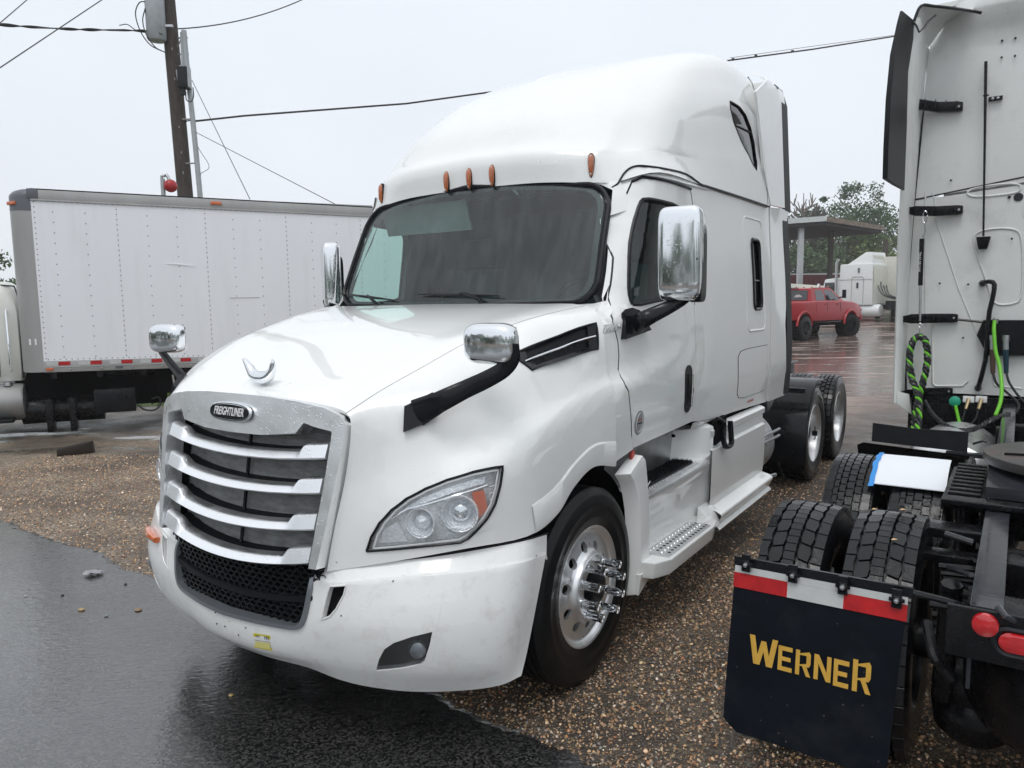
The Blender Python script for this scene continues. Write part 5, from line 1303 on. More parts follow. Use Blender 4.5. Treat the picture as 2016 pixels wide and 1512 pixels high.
# tank behind the cab
mb = MB(); mb.lathe([(3.35, .02), (3.36, .28), (3.40, .33), (4.5, .33), (4.54, .28), (4.55, .02)], 36, 'Y', (-.72, 0, .56)); mb.build('fuel_tank', M['alu'], T2)
# white sheet taped over the tyre tops
mb = MB(); rings = []
for k in range(9):
    f = k/8; y = 1.76+.30*f; z = .50+math.sqrt(max(0, .530**2-(y-2.08)**2)); rings.append([(-.965, y, z), (-.80, y-.0, z+.001), (-.622+.0*f, y+.0, z), (-.622, y, z-.004), (-.965, y, z-.004)])
mb.loft(rings); sh = mb.build('paper_sheet', M['paper']); sh.parent = None
sh.matrix_world = Matrix.Translation((F2.x, F2.y, 0)) @ Matrix.Rotation(-F2.a, 4, 'Z'); tag(sh, 'blank white sheet taped over the twin drive tyres behind the mud flap', 'sheet')
mb = MB(); rings = []
rng = random.Random(3)
for k in range(12):
    f = k/11; y = 1.74+.34*f; z = .503+math.sqrt(max(0, .530**2-(y-2.08)**2)); e = rng.uniform(-.006, .006); rings.append([(-.984+e, y, z-.002), (-.958+e*.5, y, z+.002)])
mb.loft(rings, close=False, cap=False); mb.build('masking_tape', M['blue_tape'], sh)
# ---- sleeper back wall
def wallt(z): return -1.205+.03*sstep(2.2, 3.4, z)+.04*sstep(3.2, 4.3, z)
def WB(t, z):
    y = 5.06+.05*math.exp(-((t+1.2)/.10)**2)*0-.03*sstep(-.55, -.75, t)*sstep(3.3, 3.9, z)
    y -= .13*math.exp(-((z-4.32)/.17)**2)*sstep(-1.15, -.6, t)
    return (t, y, z)
wbs = 1 if normal(WB, -.5, 2)[1] < 0 else -1
M['dirtwall'] = M['wall']
sheet('sleeper_wall', WB, [(-1.20, 1.06), (-1.205, 1.7), (-1.19, 2.775), (1.19, 2.96), (1.205, 1.7), (1.20, 1.06)], step=(.2, .2), depth=.02, m=M['wall'], parent=T2, sign=wbs)
sheet('roof_cap_wall', WB, [(-1.185, 2.795), (-1.15, 3.6), (-1.12, 4.10), (-1.04, 4.28), (-.9, 4.38), (-.6, 4.45), (.6, 4.45), (1.04, 4.28), (1.15, 3.6), (1.185, 2.98)], step=(.1, .1), depth=.02, off=.004, m=M['wall'], parent=T2, sign=wbs)
MB().tube([(-1.19, 5.06, 2.785), (-.39, 5.055, 2.90), (1.19, 5.06, 2.97)], .007, 6).build('wall_seam', M['gasket'], T2)
vs = [A2(u, v, y=5.05) for u, v in ((1837,60),(1832,110),(1820,200),(1810,300),(1800,400),(1792,500),(1787,560),(1784,640),(1783,700),(1784,770))]
MB().tube([tuple(p) for p in cat([tuple(A2(1858, 28, y=5.05)), tuple(A2(1845, 38, y=5.05))]+[tuple(p) for p in vs], 3)], .008, 6).build('fairing_seam', M['gasket'], T2)
# pressed beads on the lower wall
def bead(P, r=.010, closed=True, nm='wall_bead', sm=1):
    Q = [tuple(A2(u, v, y=5.058)) for u, v in P]
    if sm: Q = smooth_poly(Q, 2, closed)
    if closed: Q = Q+[Q[0]]
    MB().tube(Q, r, 6, cap=False).build(nm, M['wall'], T2, smooth=80)
bead([(1905,370),(2008,358),(2010,376),(1990,382),(1905,390)]); bead([(1913,470),(1930,452),(2000,448),(2014,470),(2014,590),(1990,600),(1955,600),(1945,560),(1930,520)])
bead([(1836,640),(1836,755),(1842,760),(1895,760),(1905,750)], closed=False, sm=0)
bead([(1842,430),(1888,570),(1950,720),(1958,760),(2012,765)], closed=False, sm=0, r=.007); bead([(1822,378),(1822,640)], closed=False, sm=0, r=.008); bead([(1836,378),(1840,392),(1842,410)], closed=False, sm=0, r=.006)
# embossed letters, bolts and holes
text('INTERNATIONAL', .155, M['wall'], T2, frame_mtx(tuple(A2(2016, 408, y=5.058)+np.array([.62, 0, .02])), (1, 0, .07), (0, 0, 1)), 'embossed_lettering', .006, font_scale_x=1.05, bold=.004)
for u, v in ((1973,53),(1999,48),(1973,80),(1999,75),(1972,113),(1998,110),(1988,388),(1872,30),(1992,470),(1850,558),(1896,665),(1906,560),(1872,355)):
    MB().lathe([(-.004, .001), (-.003, .009), (.004, .009)], 10, 'Y', tuple(A2(u, v, y=5.035))).build('wall_hole', M['seam'], T2)
for u, v, r in ((2005,388,.034),(1987,388,.012)): MB().lathe([(-.004, .001), (-.003, r), (.004, r)], 20, 'Y', tuple(A2(u, v, y=5.055))).build('wall_opening', M['seam'], T2)
strip_ = [A2(u, v, y=5.045) for u, v in ((1843,62),(1860,60),(1850,146),(1834,147))]
MB().add([tuple(p) for p in strip_], [(0, 1, 2, 3)]).build('grey_patch', mat('grey_patch', (.30, .31, .33), .6, dirt=(.5, .5, .5), dirt_amt=.5, dscale=40), T2)
# side fairing with rubber edge
for s_ in (-1, 1):
    P3 = lambda P: [(p[0]*-s_, p[1], p[2]) for p in P]
    prof = [(1.0, 4.60, -1.225), (1.3, 4.60, -1.232), (1.8, 4.60, -1.235), (2.3, 4.50, -1.232), (2.78, 4.40, -1.215), (3.3, 4.34, -1.205), (3.85, 4.27, -1.185), (4.10, 4.26, -1.15)]
    mb = MB(); mb.loft([P3([(t, y, z), (t-.012, y+.01, z), (t-.010, y+.3, z), (t+.01, 5.2, z), (t+.012, 7.4, z)]) for z, y, t in prof], close=False, cap=False)
    mb.loft([P3([(t, y, z), (t+.028, y+.02, z), (wallt(z)+.005, 5.06, z)]) for z, y, t in prof], close=False, cap=False)
    mb.build('side_fairing', M['wall'], T2, smooth=60)
    rb = [(2.79, 3.60, 4.34), (3.0, 3.58, 4.33), (3.35, 3.60, 4.32), (3.7, 3.72, 4.26), (3.95, 3.84, 4.25), (4.08, 3.98, 4.24)]
    mb = MB(); mb.loft([P3([(-1.225-.02*(z < 3.9), y0, z), (-1.232, (y0+y1)/2, z), (-1.205+.03*(z > 3.8), y1+.03, z), (-1.190+.03*(z > 3.8), y1+.03, z), (-1.21, y0, z)]) for z, y0, y1 in rb]); mb.build('rubber_extender', M['black_matte'], T2)
    # roof corner of the fairing, torn at the lip
    rp = [(-1.16, 4.26, 4.08), (-1.12, 4.30, 4.19), (-1.04, 4.40, 4.20), (-.92, 4.55, 4.20), (-.80, 4.78, 4.22)]
    rq = [(-1.13, 5.0, 4.06), (-1.06, 5.0, 4.16), (-1.0, 5.02, 4.24), (-.9, 5.04, 4.29), (-.80, 5.05, 4.33)]
    mb = MB(); mb.loft([P3([a, ((a[0]+b[0])/2, (a[1]+b[1])/2, (a[2]+b[2])/2+.02), b]) for a, b in zip(rp, rq)], close=False, cap=False); mb.build('fairing_corner', M['wall'], T2, smooth=60)
    MB().tube(cat(P3([(-1.16, 4.255, 4.075), (-1.12, 4.295, 4.19), (-1.04, 4.395, 4.20), (-.92, 4.55, 4.205), (-.80, 4.78, 4.225), (-.74, 4.82, 4.21)]), 4), .012, 6).build('torn_edge', M['gasket'], T2)
MB().tube([(-1.165, 4.25, 4.07), (-1.14, 4.24, 4.03), (-1.12, 4.25, 3.98), (-1.09, 4.28, 4.02), (-1.07, 4.34, 4.08), (-1.02, 4.36, 4.12)], .008, 6).build('torn_strip', M['chassis_grey'], T2)
mb = MB(); mb.box((0, 6.2, 4.42), (2.2, 2.2, .04)); mb.build('roof_panel', M['wall'], T2)
# fairing brackets
for (z, u0, u1, v0, v1) in ((3.6, 1788, 1896, 205, 210), (2.67, 1779, 1896, 416, 413), (1.73, 1773, 1886, 628, 626), (1.06, 1768, 1876, 776, 770)):
    a = A2(u0, v0, y=4.78); b = A2(u1, v1, y=5.03); c = a*.45+b*.55; c[1] = 5.0
    h = .042 if z > 1.5 else .038
    a[0] = max(a[0], -1.215)
    mb = MB(); mb.loft([[(p[0], p[1]-.03, p[2]-h*k), (p[0], p[1]-.035, p[2]+h*k), (p[0], p[1]+.02, p[2]+h*k*.8), (p[0], p[1]+.02, p[2]-h*k)] for p, k in ((a, .55), (a*.7+c*.3, 1), (c, 1), (b*.8+c*.2, .95), (b, .8))])
    br = mb.build('fairing_bracket', M['black'], T2, bevel=.003)
    for k in range(5): p = a*(1-k/5)+b*(k/5)+0; MB().box((p[0]+.03, p[1]-.045, p[2]), (.006, .02, h*1.4)).build('bracket_rib', M['black'], br)
    MB().lathe([(-.02, .001), (-.018, .010), (-.008, .014)], 10, 'Y', tuple(b+np.array([-.03, -.02, .0]))).build('bolt', M['steel'], br)
# antenna
a = A2(1941, 121, y=4.98); b = A2(1936, 465, y=4.98)
MB().tube([a, a*.9+b*.1, b*.55+a*.45, b], [.012, .012, .009, .008], 8).build('antenna', M['black'], T2)
c = A2(1936, 478, y=5.0); mb = MB(); mb.hexa([(c[0]-.035, c[1]-.03, c[2]-.055), (c[0]+.03, c[1]-.03, c[2]-.055), (c[0]+.03, c[1]+.04, c[2]-.055), (c[0]-.035, c[1]+.04, c[2]-.055), (c[0]-.055, c[1]-.05, c[2]+.05), (c[0]+.055, c[1]-.05, c[2]+.05), (c[0]+.055, c[1]+.04, c[2]+.05), (c[0]-.055, c[1]+.04, c[2]+.05)]); mb.build('antenna_base', M['black'], T2, bevel=.01)
c = A2(1960, 194, y=5.03); MB().box(tuple(c), (.10, .02, .035)).build('antenna_clip', M['black'], T2, bevel=.003)
for d in (-.02, .018): MB().lathe([(-.02, .001), (-.018, .010), (-.01, .012)], 10, 'Y', (c[0]+d, c[1], c[2])).build('bolt', M['steel'], T2)
c = A2(1941, 188, y=4.97); MB().tube([(c[0]+.02*math.cos(q), c[1]+.02*math.sin(q), c[2]) for q in np.linspace(0, 6.28, 12)], .004, 5).build('clip_ring', M['black'], T2)
# tracker bar holding the hoses
a, b = A2(1815, 470, y=4.86), A2(1812, 562, y=4.86)
MB().tube([a, b], .019, 10).build('pogo_sleeve', M['black'], T2)
text('TRAILERLINK', .030, M['white'], T2, frame_mtx(tuple((a+b)/2+np.array([-.012, -.021, 0])), (0, 0, -1), (1, 0, 0)), 'sleeve_lettering', .0005)
MB().tube([b, A2(1811, 632, y=4.86)], .011, 8).build('pogo_rod', M['steel'], T2)
def link_ring(u, v, w_, h_, r, nm, y=4.86):
    c = A2(u, v, y=y); MB().tube([(c[0]+w_*math.cos(q), c[1], c[2]+h_*math.sin(q)) for q in np.linspace(0, 6.2832, 20)], r, 6, cap=False).build(nm, M['chrome_clean'], T2)
link_ring(1821, 427, .018, .05, .005, 'carabiner'); MB().tube([A2(1821, 440, y=4.86), A2(1822, 455, y=4.86), A2(1816, 468, y=4.86)], .005, 6).build('hook', M['steel'], T2)
link_ring(1811, 640, .012, .018, .003, 'ring'); MB().tube([A2(1811, 645, y=4.86), A2(1810, 660, y=4.86)], .006, 6).build('swivel', M['steel'], T2)
# looped hose bundle: two strands twisted, black spiral wrap with green showing
def bundle(pts, nm, r=.020, turns=10, green=True):
    P = cat([tuple(p) for p in pts], 12); n = len(P); mb1 = MB(); mb2 = MB(); mb3 = MB()
    S1, S2, S3 = [], [], []
    for i, p in enumerate(P):
        p = np.array(p); a = np.array(P[min(i+1, n-1)])-np.array(P[max(i-1, 0)]); a /= np.linalg.norm(a)
        x = np.cross(a, [0, 1, 0]); x /= max(1e-6, np.linalg.norm(x)); y = np.cross(x, a); q = 2*math.pi*turns*i/n
        for S, ph in ((S1, 0), (S2, 2.1), (S3, 4.2)): S.append(p+(x*math.cos(q+ph)+y*math.sin(q+ph))*r*.62)
    mb1.tube(S1, r*.72, 7); o = mb1.build(nm, M['hose'], T2); mb2.tube(S2, r*.70, 7); mb2.build('hose_strand', M['hose'], o); mb3.tube(S3, r*.52, 7); mb3.build('hose_strand', M['green'] if green else M['hose'], o)
L_ = [(1810,662,4.86),(1800,668,4.84),(1792,690,4.82),(1791,720,4.80),(1797,750,4.78),(1806,775,4.74),(1810,800,4.66),(1808,835,4.55),(1803,862,4.45)]
bundle([A2(u, v, y=y) for u, v, y in L_], 'hose_loop', .024, 9)
R_ = [(1810,662,4.86),(1822,672,4.84),(1826,700,4.82),(1824,722,4.80),(1818,750,4.78),(1810,778,4.76),(1804,806,4.70),(1800,840,4.60),(1798,862,4.50)]
bundle([A2(u, v, y=y) for u, v, y in R_], 'hose_loop', .024, 9)
bundle([A2(u, v, y=y) for u, v, y in ((1820,790,4.8),(1835,815,4.6),(1862,838,4.3),(1895,848,4.1),(1925,842,4.0),(1955,826,4.1),(1985,815,4.3))], 'hose_bundle', .017, 12, False)
# plug panel, bent handles, green and black lines
pn = [A2(u, v, y=5.02) for u, v in ((1936,630),(2030,630),(2030,700),(1945,700),(1923,660),(1925,655))]
mb = MB(); mb.loft([[tuple(p) for p in pn], [tuple(p+np.array([0, -.02, 0])) for p in pn]]); mb.build('connector_panel', M['black'], T2)
MB().tube([A2(1885, 629, y=5.0), A2(1935, 634, y=5.0)], .012, 6).build('panel_arm', M['black'], T2)
for hx in (0, 62):
    hp = [A2(u+hx, v, y=y) for u, v, y in ((1934,558,5.02),(1945,554,4.96),(1958,556,4.95),(1957,575,4.95),(1945,625,4.95),(1942,700,4.95),(1934,735,4.96),(1925,765,5.0))]
    if hx: continue
    mb = MB(); mb.tube(smooth_poly([tuple(p) for p in hp], 1, False), .019, 8); mb.build('cab_lift_handle', M['black'], T2)
    for q in (hp[0], hp[-1]): MB().lathe([(-.03, .001), (-.028, .018), (.02, .030)], 12, 'Y', tuple(q)).build('handle_boss', M['black'], T2)
for u, m_ in ((1954, 'bronze'), (1980, 'blue_grip')):
    if m_ == 'blue_grip': M[m_] = mat('dark_teal_grip', (.01, .04, .06), .4)
    mb = MB(); mb.tube([A2(u, 668, y=4.94), A2(u, 688, y=4.94)], .024, 10); mb.tube([A2(u, 660, y=4.96), A2(u, 672, y=4.96)], .03, 8); mb.build('glad_hand', M['steel'], T2)
    MB().tube([A2(u, 688, y=4.94), A2(u+1, 735, y=4.94)], [.024, .018], 10).build('hose_grip', M[m_], T2)
MB().tube(cat([tuple(A2(u, v, y=y)) for u, v, y in ((1958,632,4.96),(1957,650,4.90),(1960,690,4.85),(1968,720,4.8),(1972,760,4.7),(1970,790,4.6),(1960,818,4.5))], 6), .015, 10).build('green_air_hose', M['green'], T2)
MB().lathe([(-.03, .02), (.01, .024), (.02, .01)], 12, 'Z', tuple(A2(1960, 630, y=4.97))).build('hose_fitting', M['steel'], T2)
MB().tube(cat([tuple(A2(u, v, y=y)) for u, v, y in ((1955,735,4.94),(1962,755,4.85),(1985,775,4.7),(2005,795,4.6),(2000,812,4.5),(1975,820,4.45),(1960,826,4.4))], 5), .010, 8).build('air_hose', M['hose'], T2)
MB().tube(cat([tuple(A2(u, v, y=y)) for u, v, y in ((1981,733,4.94),(1988,755,4.85),(2010,785,4.7),(2040,810,4.6))], 5), .010, 8).build('air_hose', M['hose'], T2)
# frame-top connectors
mb = MB(); mb.box((-.3, 5.0, .99), (1.7, .05, .10)); mb.box((-.55, 4.95, .80), (1.2, .04, .34)); mb.build('cab_mount_crossmember', M['chassis'], T2)
c = A2(1880, 790, y=4.86); mb = MB(); mb.lathe([(-.02, .03), (.0, .045), (.012, .044), (.02, .03), (.022, .001)], 20, 'Y', tuple(c)); mb.v = [(x, 2*c[1]-y, z) for x, y, z in mb.v]; mb.build('trailer_plug', M['greenplug'], T2)
MB().tube(cat([tuple(A2(u, v, y=y)) for u, v, y in ((1881,798,4.86),(1886,820,4.7),(1892,845,4.5))], 4), .013, 8).build('green_cable', M['green'], T2)
for u in (1907, 1932):
    c = A2(u, 786, y=4.86); MB().box(tuple(c), (.085, .02, .055)).build('bulkhead_plate', M['white'], T2, bevel=.006)
    d = A2(u-6, 806, y=4.78); MB().tube([c, d], [.018, .014], 8).build('brass_coupling', M['brass'], T2)
    MB().tube(cat([tuple(d), tuple(A2(u-12, 826, y=4.66)), tuple(A2(u-18 if u < 1920 else u-34, 848, y=4.5))], 4), .008, 8).build('air_hose', M['hose'], T2)
# lower fairing tip and step behind the cab
mb = MB(); mb.hexa([tuple(A2(u, v, y=y)) for u, v, y in ((1765,795,4.6),(1795,817,4.75),(1797,817,5.2),(1770,795,5.2))]+[tuple(A2(u, v, y=y)) for u, v, y in ((1765,770,4.6),(1790,776,4.75),(1795,776,5.2),(1770,770,5.2))]); mb.build('fairing_tip', M['wall'], T2, bevel=.01)
MB().box((-.15, 5.4, .75), (1.7, .6, .5)).build('gearbox', M['dark'], T2)
for s_ in (-1, 1): MB().box((s_*1.13, 6.3, .75), (.03, 2.2, .7)).build('cab_skirt', M['wall'], T2)
MB().box((-1.02, 4.2, .42), (.25, 1.0, .05)).build('side_step', M['alu'], T2, bevel=.01)
cabf = MB(); cabf.hexa([(-1.19,6.8,1.0),(1.19,6.8,1.0),(1.15,8.4,1.0),(-1.15,8.4,1.0),(-1.1,6.8,3.4),(1.1,6.8,3.4),(1.0,7.6,2.8),(-1.0,7.6,2.8)]); cabf.build('cab_body', M['wall'], T2, bevel=.05)
hd_ = MB(); hd_.hexa([(-1.1,8.4,.6),(1.1,8.4,.6),(.9,9.8,.6),(-.9,9.8,.6),(-1.0,8.4,1.9),(1.0,8.4,1.9),(.75,9.8,1.5),(-.75,9.8,1.5)]); hd_.build('hood', M['wall'], T2, bevel=.08)
for s_ in (-1, 1): w_ = wheel_root(T2, (s_*1.03, 8.9, .5), s_, 0, 'front_wheel', TY_STEER); place(STEER_DISC, 'rim', w_)
# ================================================================ ground
def gz(x, y): return .025*max(0., y-18.) if y > 18 else 0.
def pos_nodes(m):
    n = m.node_tree.nodes; l = m.node_tree.links.new
    g = n.new('ShaderNodeNewGeometry'); return n, l, g.outputs['Position'], n['Principled BSDF']
def nz(n, l, pos, scale, detail=6, rough=.6, st=None, kind='noise'):
    src = pos
    if st: mp = n.new('ShaderNodeMapping'); mp.inputs['Scale'].default_value = st; l(pos, mp.inputs[0]); src = mp.outputs[0]
    x = n.new('ShaderNodeTexNoise' if kind == 'noise' else 'ShaderNodeTexVoronoi'); x.inputs['Scale'].default_value = scale
    if kind == 'noise': x.inputs['Detail'].default_value = detail; x.inputs['Roughness'].default_value = rough
    l(src, x.inputs['Vector']); return x
def mrn(n, l, s, a, b, c, d, smooth=False):
    x = n.new('ShaderNodeMapRange'); x.inputs[1].default_value = a; x.inputs[2].default_value = b; x.inputs[3].default_value = c; x.inputs[4].default_value = d
    if smooth: x.interpolation_type = 'SMOOTHSTEP'
    l(s, x.inputs[0]); return x.outputs[0]
def mixc(n, l, f, a, b, mode='MIX'):
    x = n.new('ShaderNodeMix'); x.data_type = 'RGBA'; x.blend_type = mode
    if isinstance(f, (int, float)): x.inputs[0].default_value = f
    else: l(f, x.inputs[0])
    for i, c in ((6, a), (7, b)):
        if isinstance(c, tuple): x.inputs[i].default_value = (*c, 1)
        else: l(c, x.inputs[i])
    return x.outputs[2]
def mth(n, l, op, a, b):
    x = n.new('ShaderNodeMath'); x.operation = op
    for i, c in ((0, a), (1, b)):
        if isinstance(c, (int, float)): x.inputs[i].default_value = c
        else: l(c, x.inputs[i])
    return x.outputs[0]
# gravel yard: stones, mud and standing water
gm = bpy.data.materials.new('wet_gravel_yard'); gm.use_nodes = True; n, l, pos, b = pos_nodes(gm)
vo = nz(n, l, pos, 62, kind='vor'); vo2 = nz(n, l, pos, 24, kind='vor')
rmp = n.new('ShaderNodeValToRGB'); l(vo.outputs['Color'], rmp.inputs[0]); cr_ = rmp.color_ramp
cr_.elements[0].color = (.04, .034, .028, 1); cr_.elements[1].color = (.60, .52, .42, 1)
for p_, c_ in ((.3, (.13, .095, .065, 1)), (.5, (.24, .175, .12, 1)), (.7, (.42, .33, .23, 1)), (.85, (.24, .225, .21, 1))): e = cr_.elements.new(p_); e.color = c_
mudf = mrn(n, l, nz(n, l, pos, .9, 8, .65).outputs[0], .42, .58, 0, 1)
c1 = mixc(n, l, mudf, rmp.outputs[0], (.105, .080, .060))
sx = n.new('ShaderNodeSeparateXYZ'); l(pos, sx.inputs[0]); X_, Y_ = sx.outputs[0], sx.outputs[1]
far = mrn(n, l, Y_, 9, 17, 0, 1, True); rightf = mrn(n, l, X_, 2.5, 6, 0, 1, True)
redf = mth(n, l, 'MULTIPLY', mth(n, l, 'MULTIPLY', far, rightf), mrn(n, l, nz(n, l, pos, .35, 6, .7).outputs[0], .40, .62, .0, 1))
c2 = mixc(n, l, redf, c1, (.32, .15, .115))
c2b = mixc(n, l, mth(n, l, 'MULTIPLY', mth(n, l, 'MULTIPLY', far, rightf), .5), c2, (.42, .36, .32))
# puddles: more water far off and to the right, little close by
pu = nz(n, l, pos, .75, 9, .68, st=(.55, 2.4, 1)); thr = mrn(n, l, mth(n, l, 'MULTIPLY', far, rightf), 0, 1, .66, .42)
band = mth(n, l, 'MULTIPLY', mrn(n, l, Y_, 8.6, 10.2, 0, .15, True), mrn(n, l, Y_, 11.2, 12.8, 1, 0, True))
thr2 = mth(n, l, 'SUBTRACT', thr, mth(n, l, 'MULTIPLY', band, mrn(n, l, X_, -3, 1, 1, 0)))
pm = mrn(n, l, mth(n, l, 'SUBTRACT', pu.outputs[0], thr2), -.03, .05, 0, 1, True)
c2b = mixc(n, l, mrn(n, l, mth(n, l, 'SUBTRACT', Y_, mth(n, l, 'MULTIPLY', X_, 1.2)), 4.0, 7.0, .6, 0, True), c2b, (.030, .026, .022))  # darker by the trucks: wet ground plus shade between stones, put into the colour
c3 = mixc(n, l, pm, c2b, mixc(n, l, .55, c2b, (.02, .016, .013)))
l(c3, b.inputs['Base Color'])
wet = mrn(n, l, nz(n, l, pos, 1.7, 5).outputs[0], .35, .65, .30, .62)
rg_ = mixc(n, l, pm, wet, (.07, .07, .07)); l(rg_, b.inputs['Roughness'])
hb_ = mth(n, l, 'ADD', mth(n, l, 'MULTIPLY', mth(n, l, 'SUBTRACT', 1, vo.outputs['Distance']), .9), mth(n, l, 'MULTIPLY', nz(n, l, pos, 14, 6).outputs[0], .9))
hb2 = mth(n, l, 'MULTIPLY', hb_, mrn(n, l, pm, 0, 1, 1, 0.0))
rip = mth(n, l, 'MULTIPLY', nz(n, l, pos, 26, 3).outputs[0], mrn(n, l, pm, 0, 1, 0, .16))
bp = n.new('ShaderNodeBump'); bp.inputs['Strength'].default_value = .9; bp.inputs['Distance'].default_value = .012; l(mth(n, l, 'ADD', hb2, rip), bp.inputs['Height']); l(bp.outputs[0], b.inputs['Normal'])
V = []; F = []; xs = np.concatenate([np.linspace(-260, -30, 8), np.linspace(-20, 40, 31), np.linspace(60, 320, 8)]); ys = np.concatenate([np.linspace(-30, 18, 17), np.linspace(20, 60, 21), np.linspace(80, 600, 8)])
for yy in ys:
    for xx in xs: V.append((xx, yy, gz(xx, yy) if yy < 110 else gz(0, 110)))
nx = len(xs)
for j in range(len(ys)-1):
    for i in range(nx-1): F.append((j*nx+i, j*nx+i+1, (j+1)*nx+i+1, (j+1)*nx+i))
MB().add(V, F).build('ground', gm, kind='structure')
# asphalt lane, wet
am = bpy.data.materials.new('wet_asphalt'); am.use_nodes = True; n, l, pos, b = pos_nodes(am)
ag = nz(n, l, pos, 120, kind='vor'); sc_ = n.new('ShaderNodeSeparateColor'); l(ag.outputs['Color'], sc_.inputs[0])
base = mixc(n, l, mrn(n, l, sc_.outputs[0], .35, 1.0, 0, 1), (.006, .0062, .0065), (.10, .098, .094))
base = mixc(n, l, mrn(n, l, nz(n, l, pos, 2.0, 6).outputs[0], .35, .7, 0, .45), base, (.014, .0145, .0155)); l(base, b.inputs['Base Color'])
water = mrn(n, l, nz(n, l, pos, .8, 5, .55).outputs[0], .36, .60, 0, 1, True)
l(mrn(n, l, water, 0, 1, .42, .22), b.inputs['Roughness']); b.inputs['Specular IOR Level'].default_value = .6
b.inputs['Coat Weight'].default_value = 1.0; l(mrn(n, l, water, 0, 1, .10, .03), b.inputs['Coat Roughness'])
h1 = mth(n, l, 'MULTIPLY', nz(n, l, pos, 190, 3).outputs[0], mrn(n, l, water, 0, 1, .55, .22)); h2 = mth(n, l, 'MULTIPLY', nz(n, l, pos, 30, 4, .6, st=(1, 1.6, 1)).outputs[0], mrn(n, l, water, 0, 1, .9, 1.3))
bp = n.new('ShaderNodeBump'); bp.inputs['Strength'].default_value = .5; bp.inputs['Distance'].default_value = .005; l(mth(n, l, 'ADD', h1, h2), bp.inputs['Height']); l(bp.outputs[0], b.inputs['Normal']); 
bp2 = n.new('ShaderNodeBump'); bp2.inputs['Strength'].default_value = .9; bp2.inputs['Distance'].default_value = .0034
l(mth(n, l, 'ADD', mth(n, l, 'MULTIPLY', nz(n, l, pos, 17, 3, .5, st=(1, 2.0, 1)).outputs[0], 1.0), mth(n, l, 'MULTIPLY', nz(n, l, pos, 60, 3, .6).outputs[0], .30)), bp2.inputs['Height']); l(bp2.outputs[0], b.inputs['Coat Normal'])
b.inputs['Coat IOR'].default_value = 1.7
ed = [(-14, 13.4), (-7.5, 8.7), (-4.62, 6.50), (-3.9, 6.02), (-3.37, 5.66), (-2.95, 5.36), (-2.62, 5.09), (-2.1, 4.72), (-1.6, 4.36), (-1.2, 4.04), (-.84, 3.75), (-.42, 3.46), (-.1, 3.16), (.17, 2.92), (.55, 2.6), (1.2, 2.1), (2.6, 1.05), (6, -1.5)]
rng = random.Random(11); E_ = []
for i in range(len(ed)-1):
    a, b_ = np.array(ed[i]), np.array(ed[i+1]); k = max(1, int(np.linalg.norm(b_-a)/.035)) if -5.5 < a[0] < 2 else 6
    for q in range(k):
        p = a+(b_-a)*q/k; w_ = .018 if -5.5 < a[0] < 2 else .05
        E_.append((p[0]+rng.uniform(-w_, w_)+.03*math.sin(p[0]*9), p[1]+rng.uniform(-w_, w_)+.025*math.sin(p[0]*5.3+1)))
poly = E_+[(6, -8), (-40, -8), (-40, 13.4)]
tr = tessellate_polygon([[Vector((x, y, 0)) for x, y in poly]])
mb = MB(); mb.v = [(x, y, .012) for x, y in poly]; mb.f = [tuple(t) for t in tr]
mb.add([(x, y, .012) for x, y in E_]+[(x+.03, y+.035, .001) for x, y in E_], [(i, i+1, len(E_)+i+1, len(E_)+i) for i in range(len(E_)-1)])
mb.build('asphalt_lane', am, kind='structure')
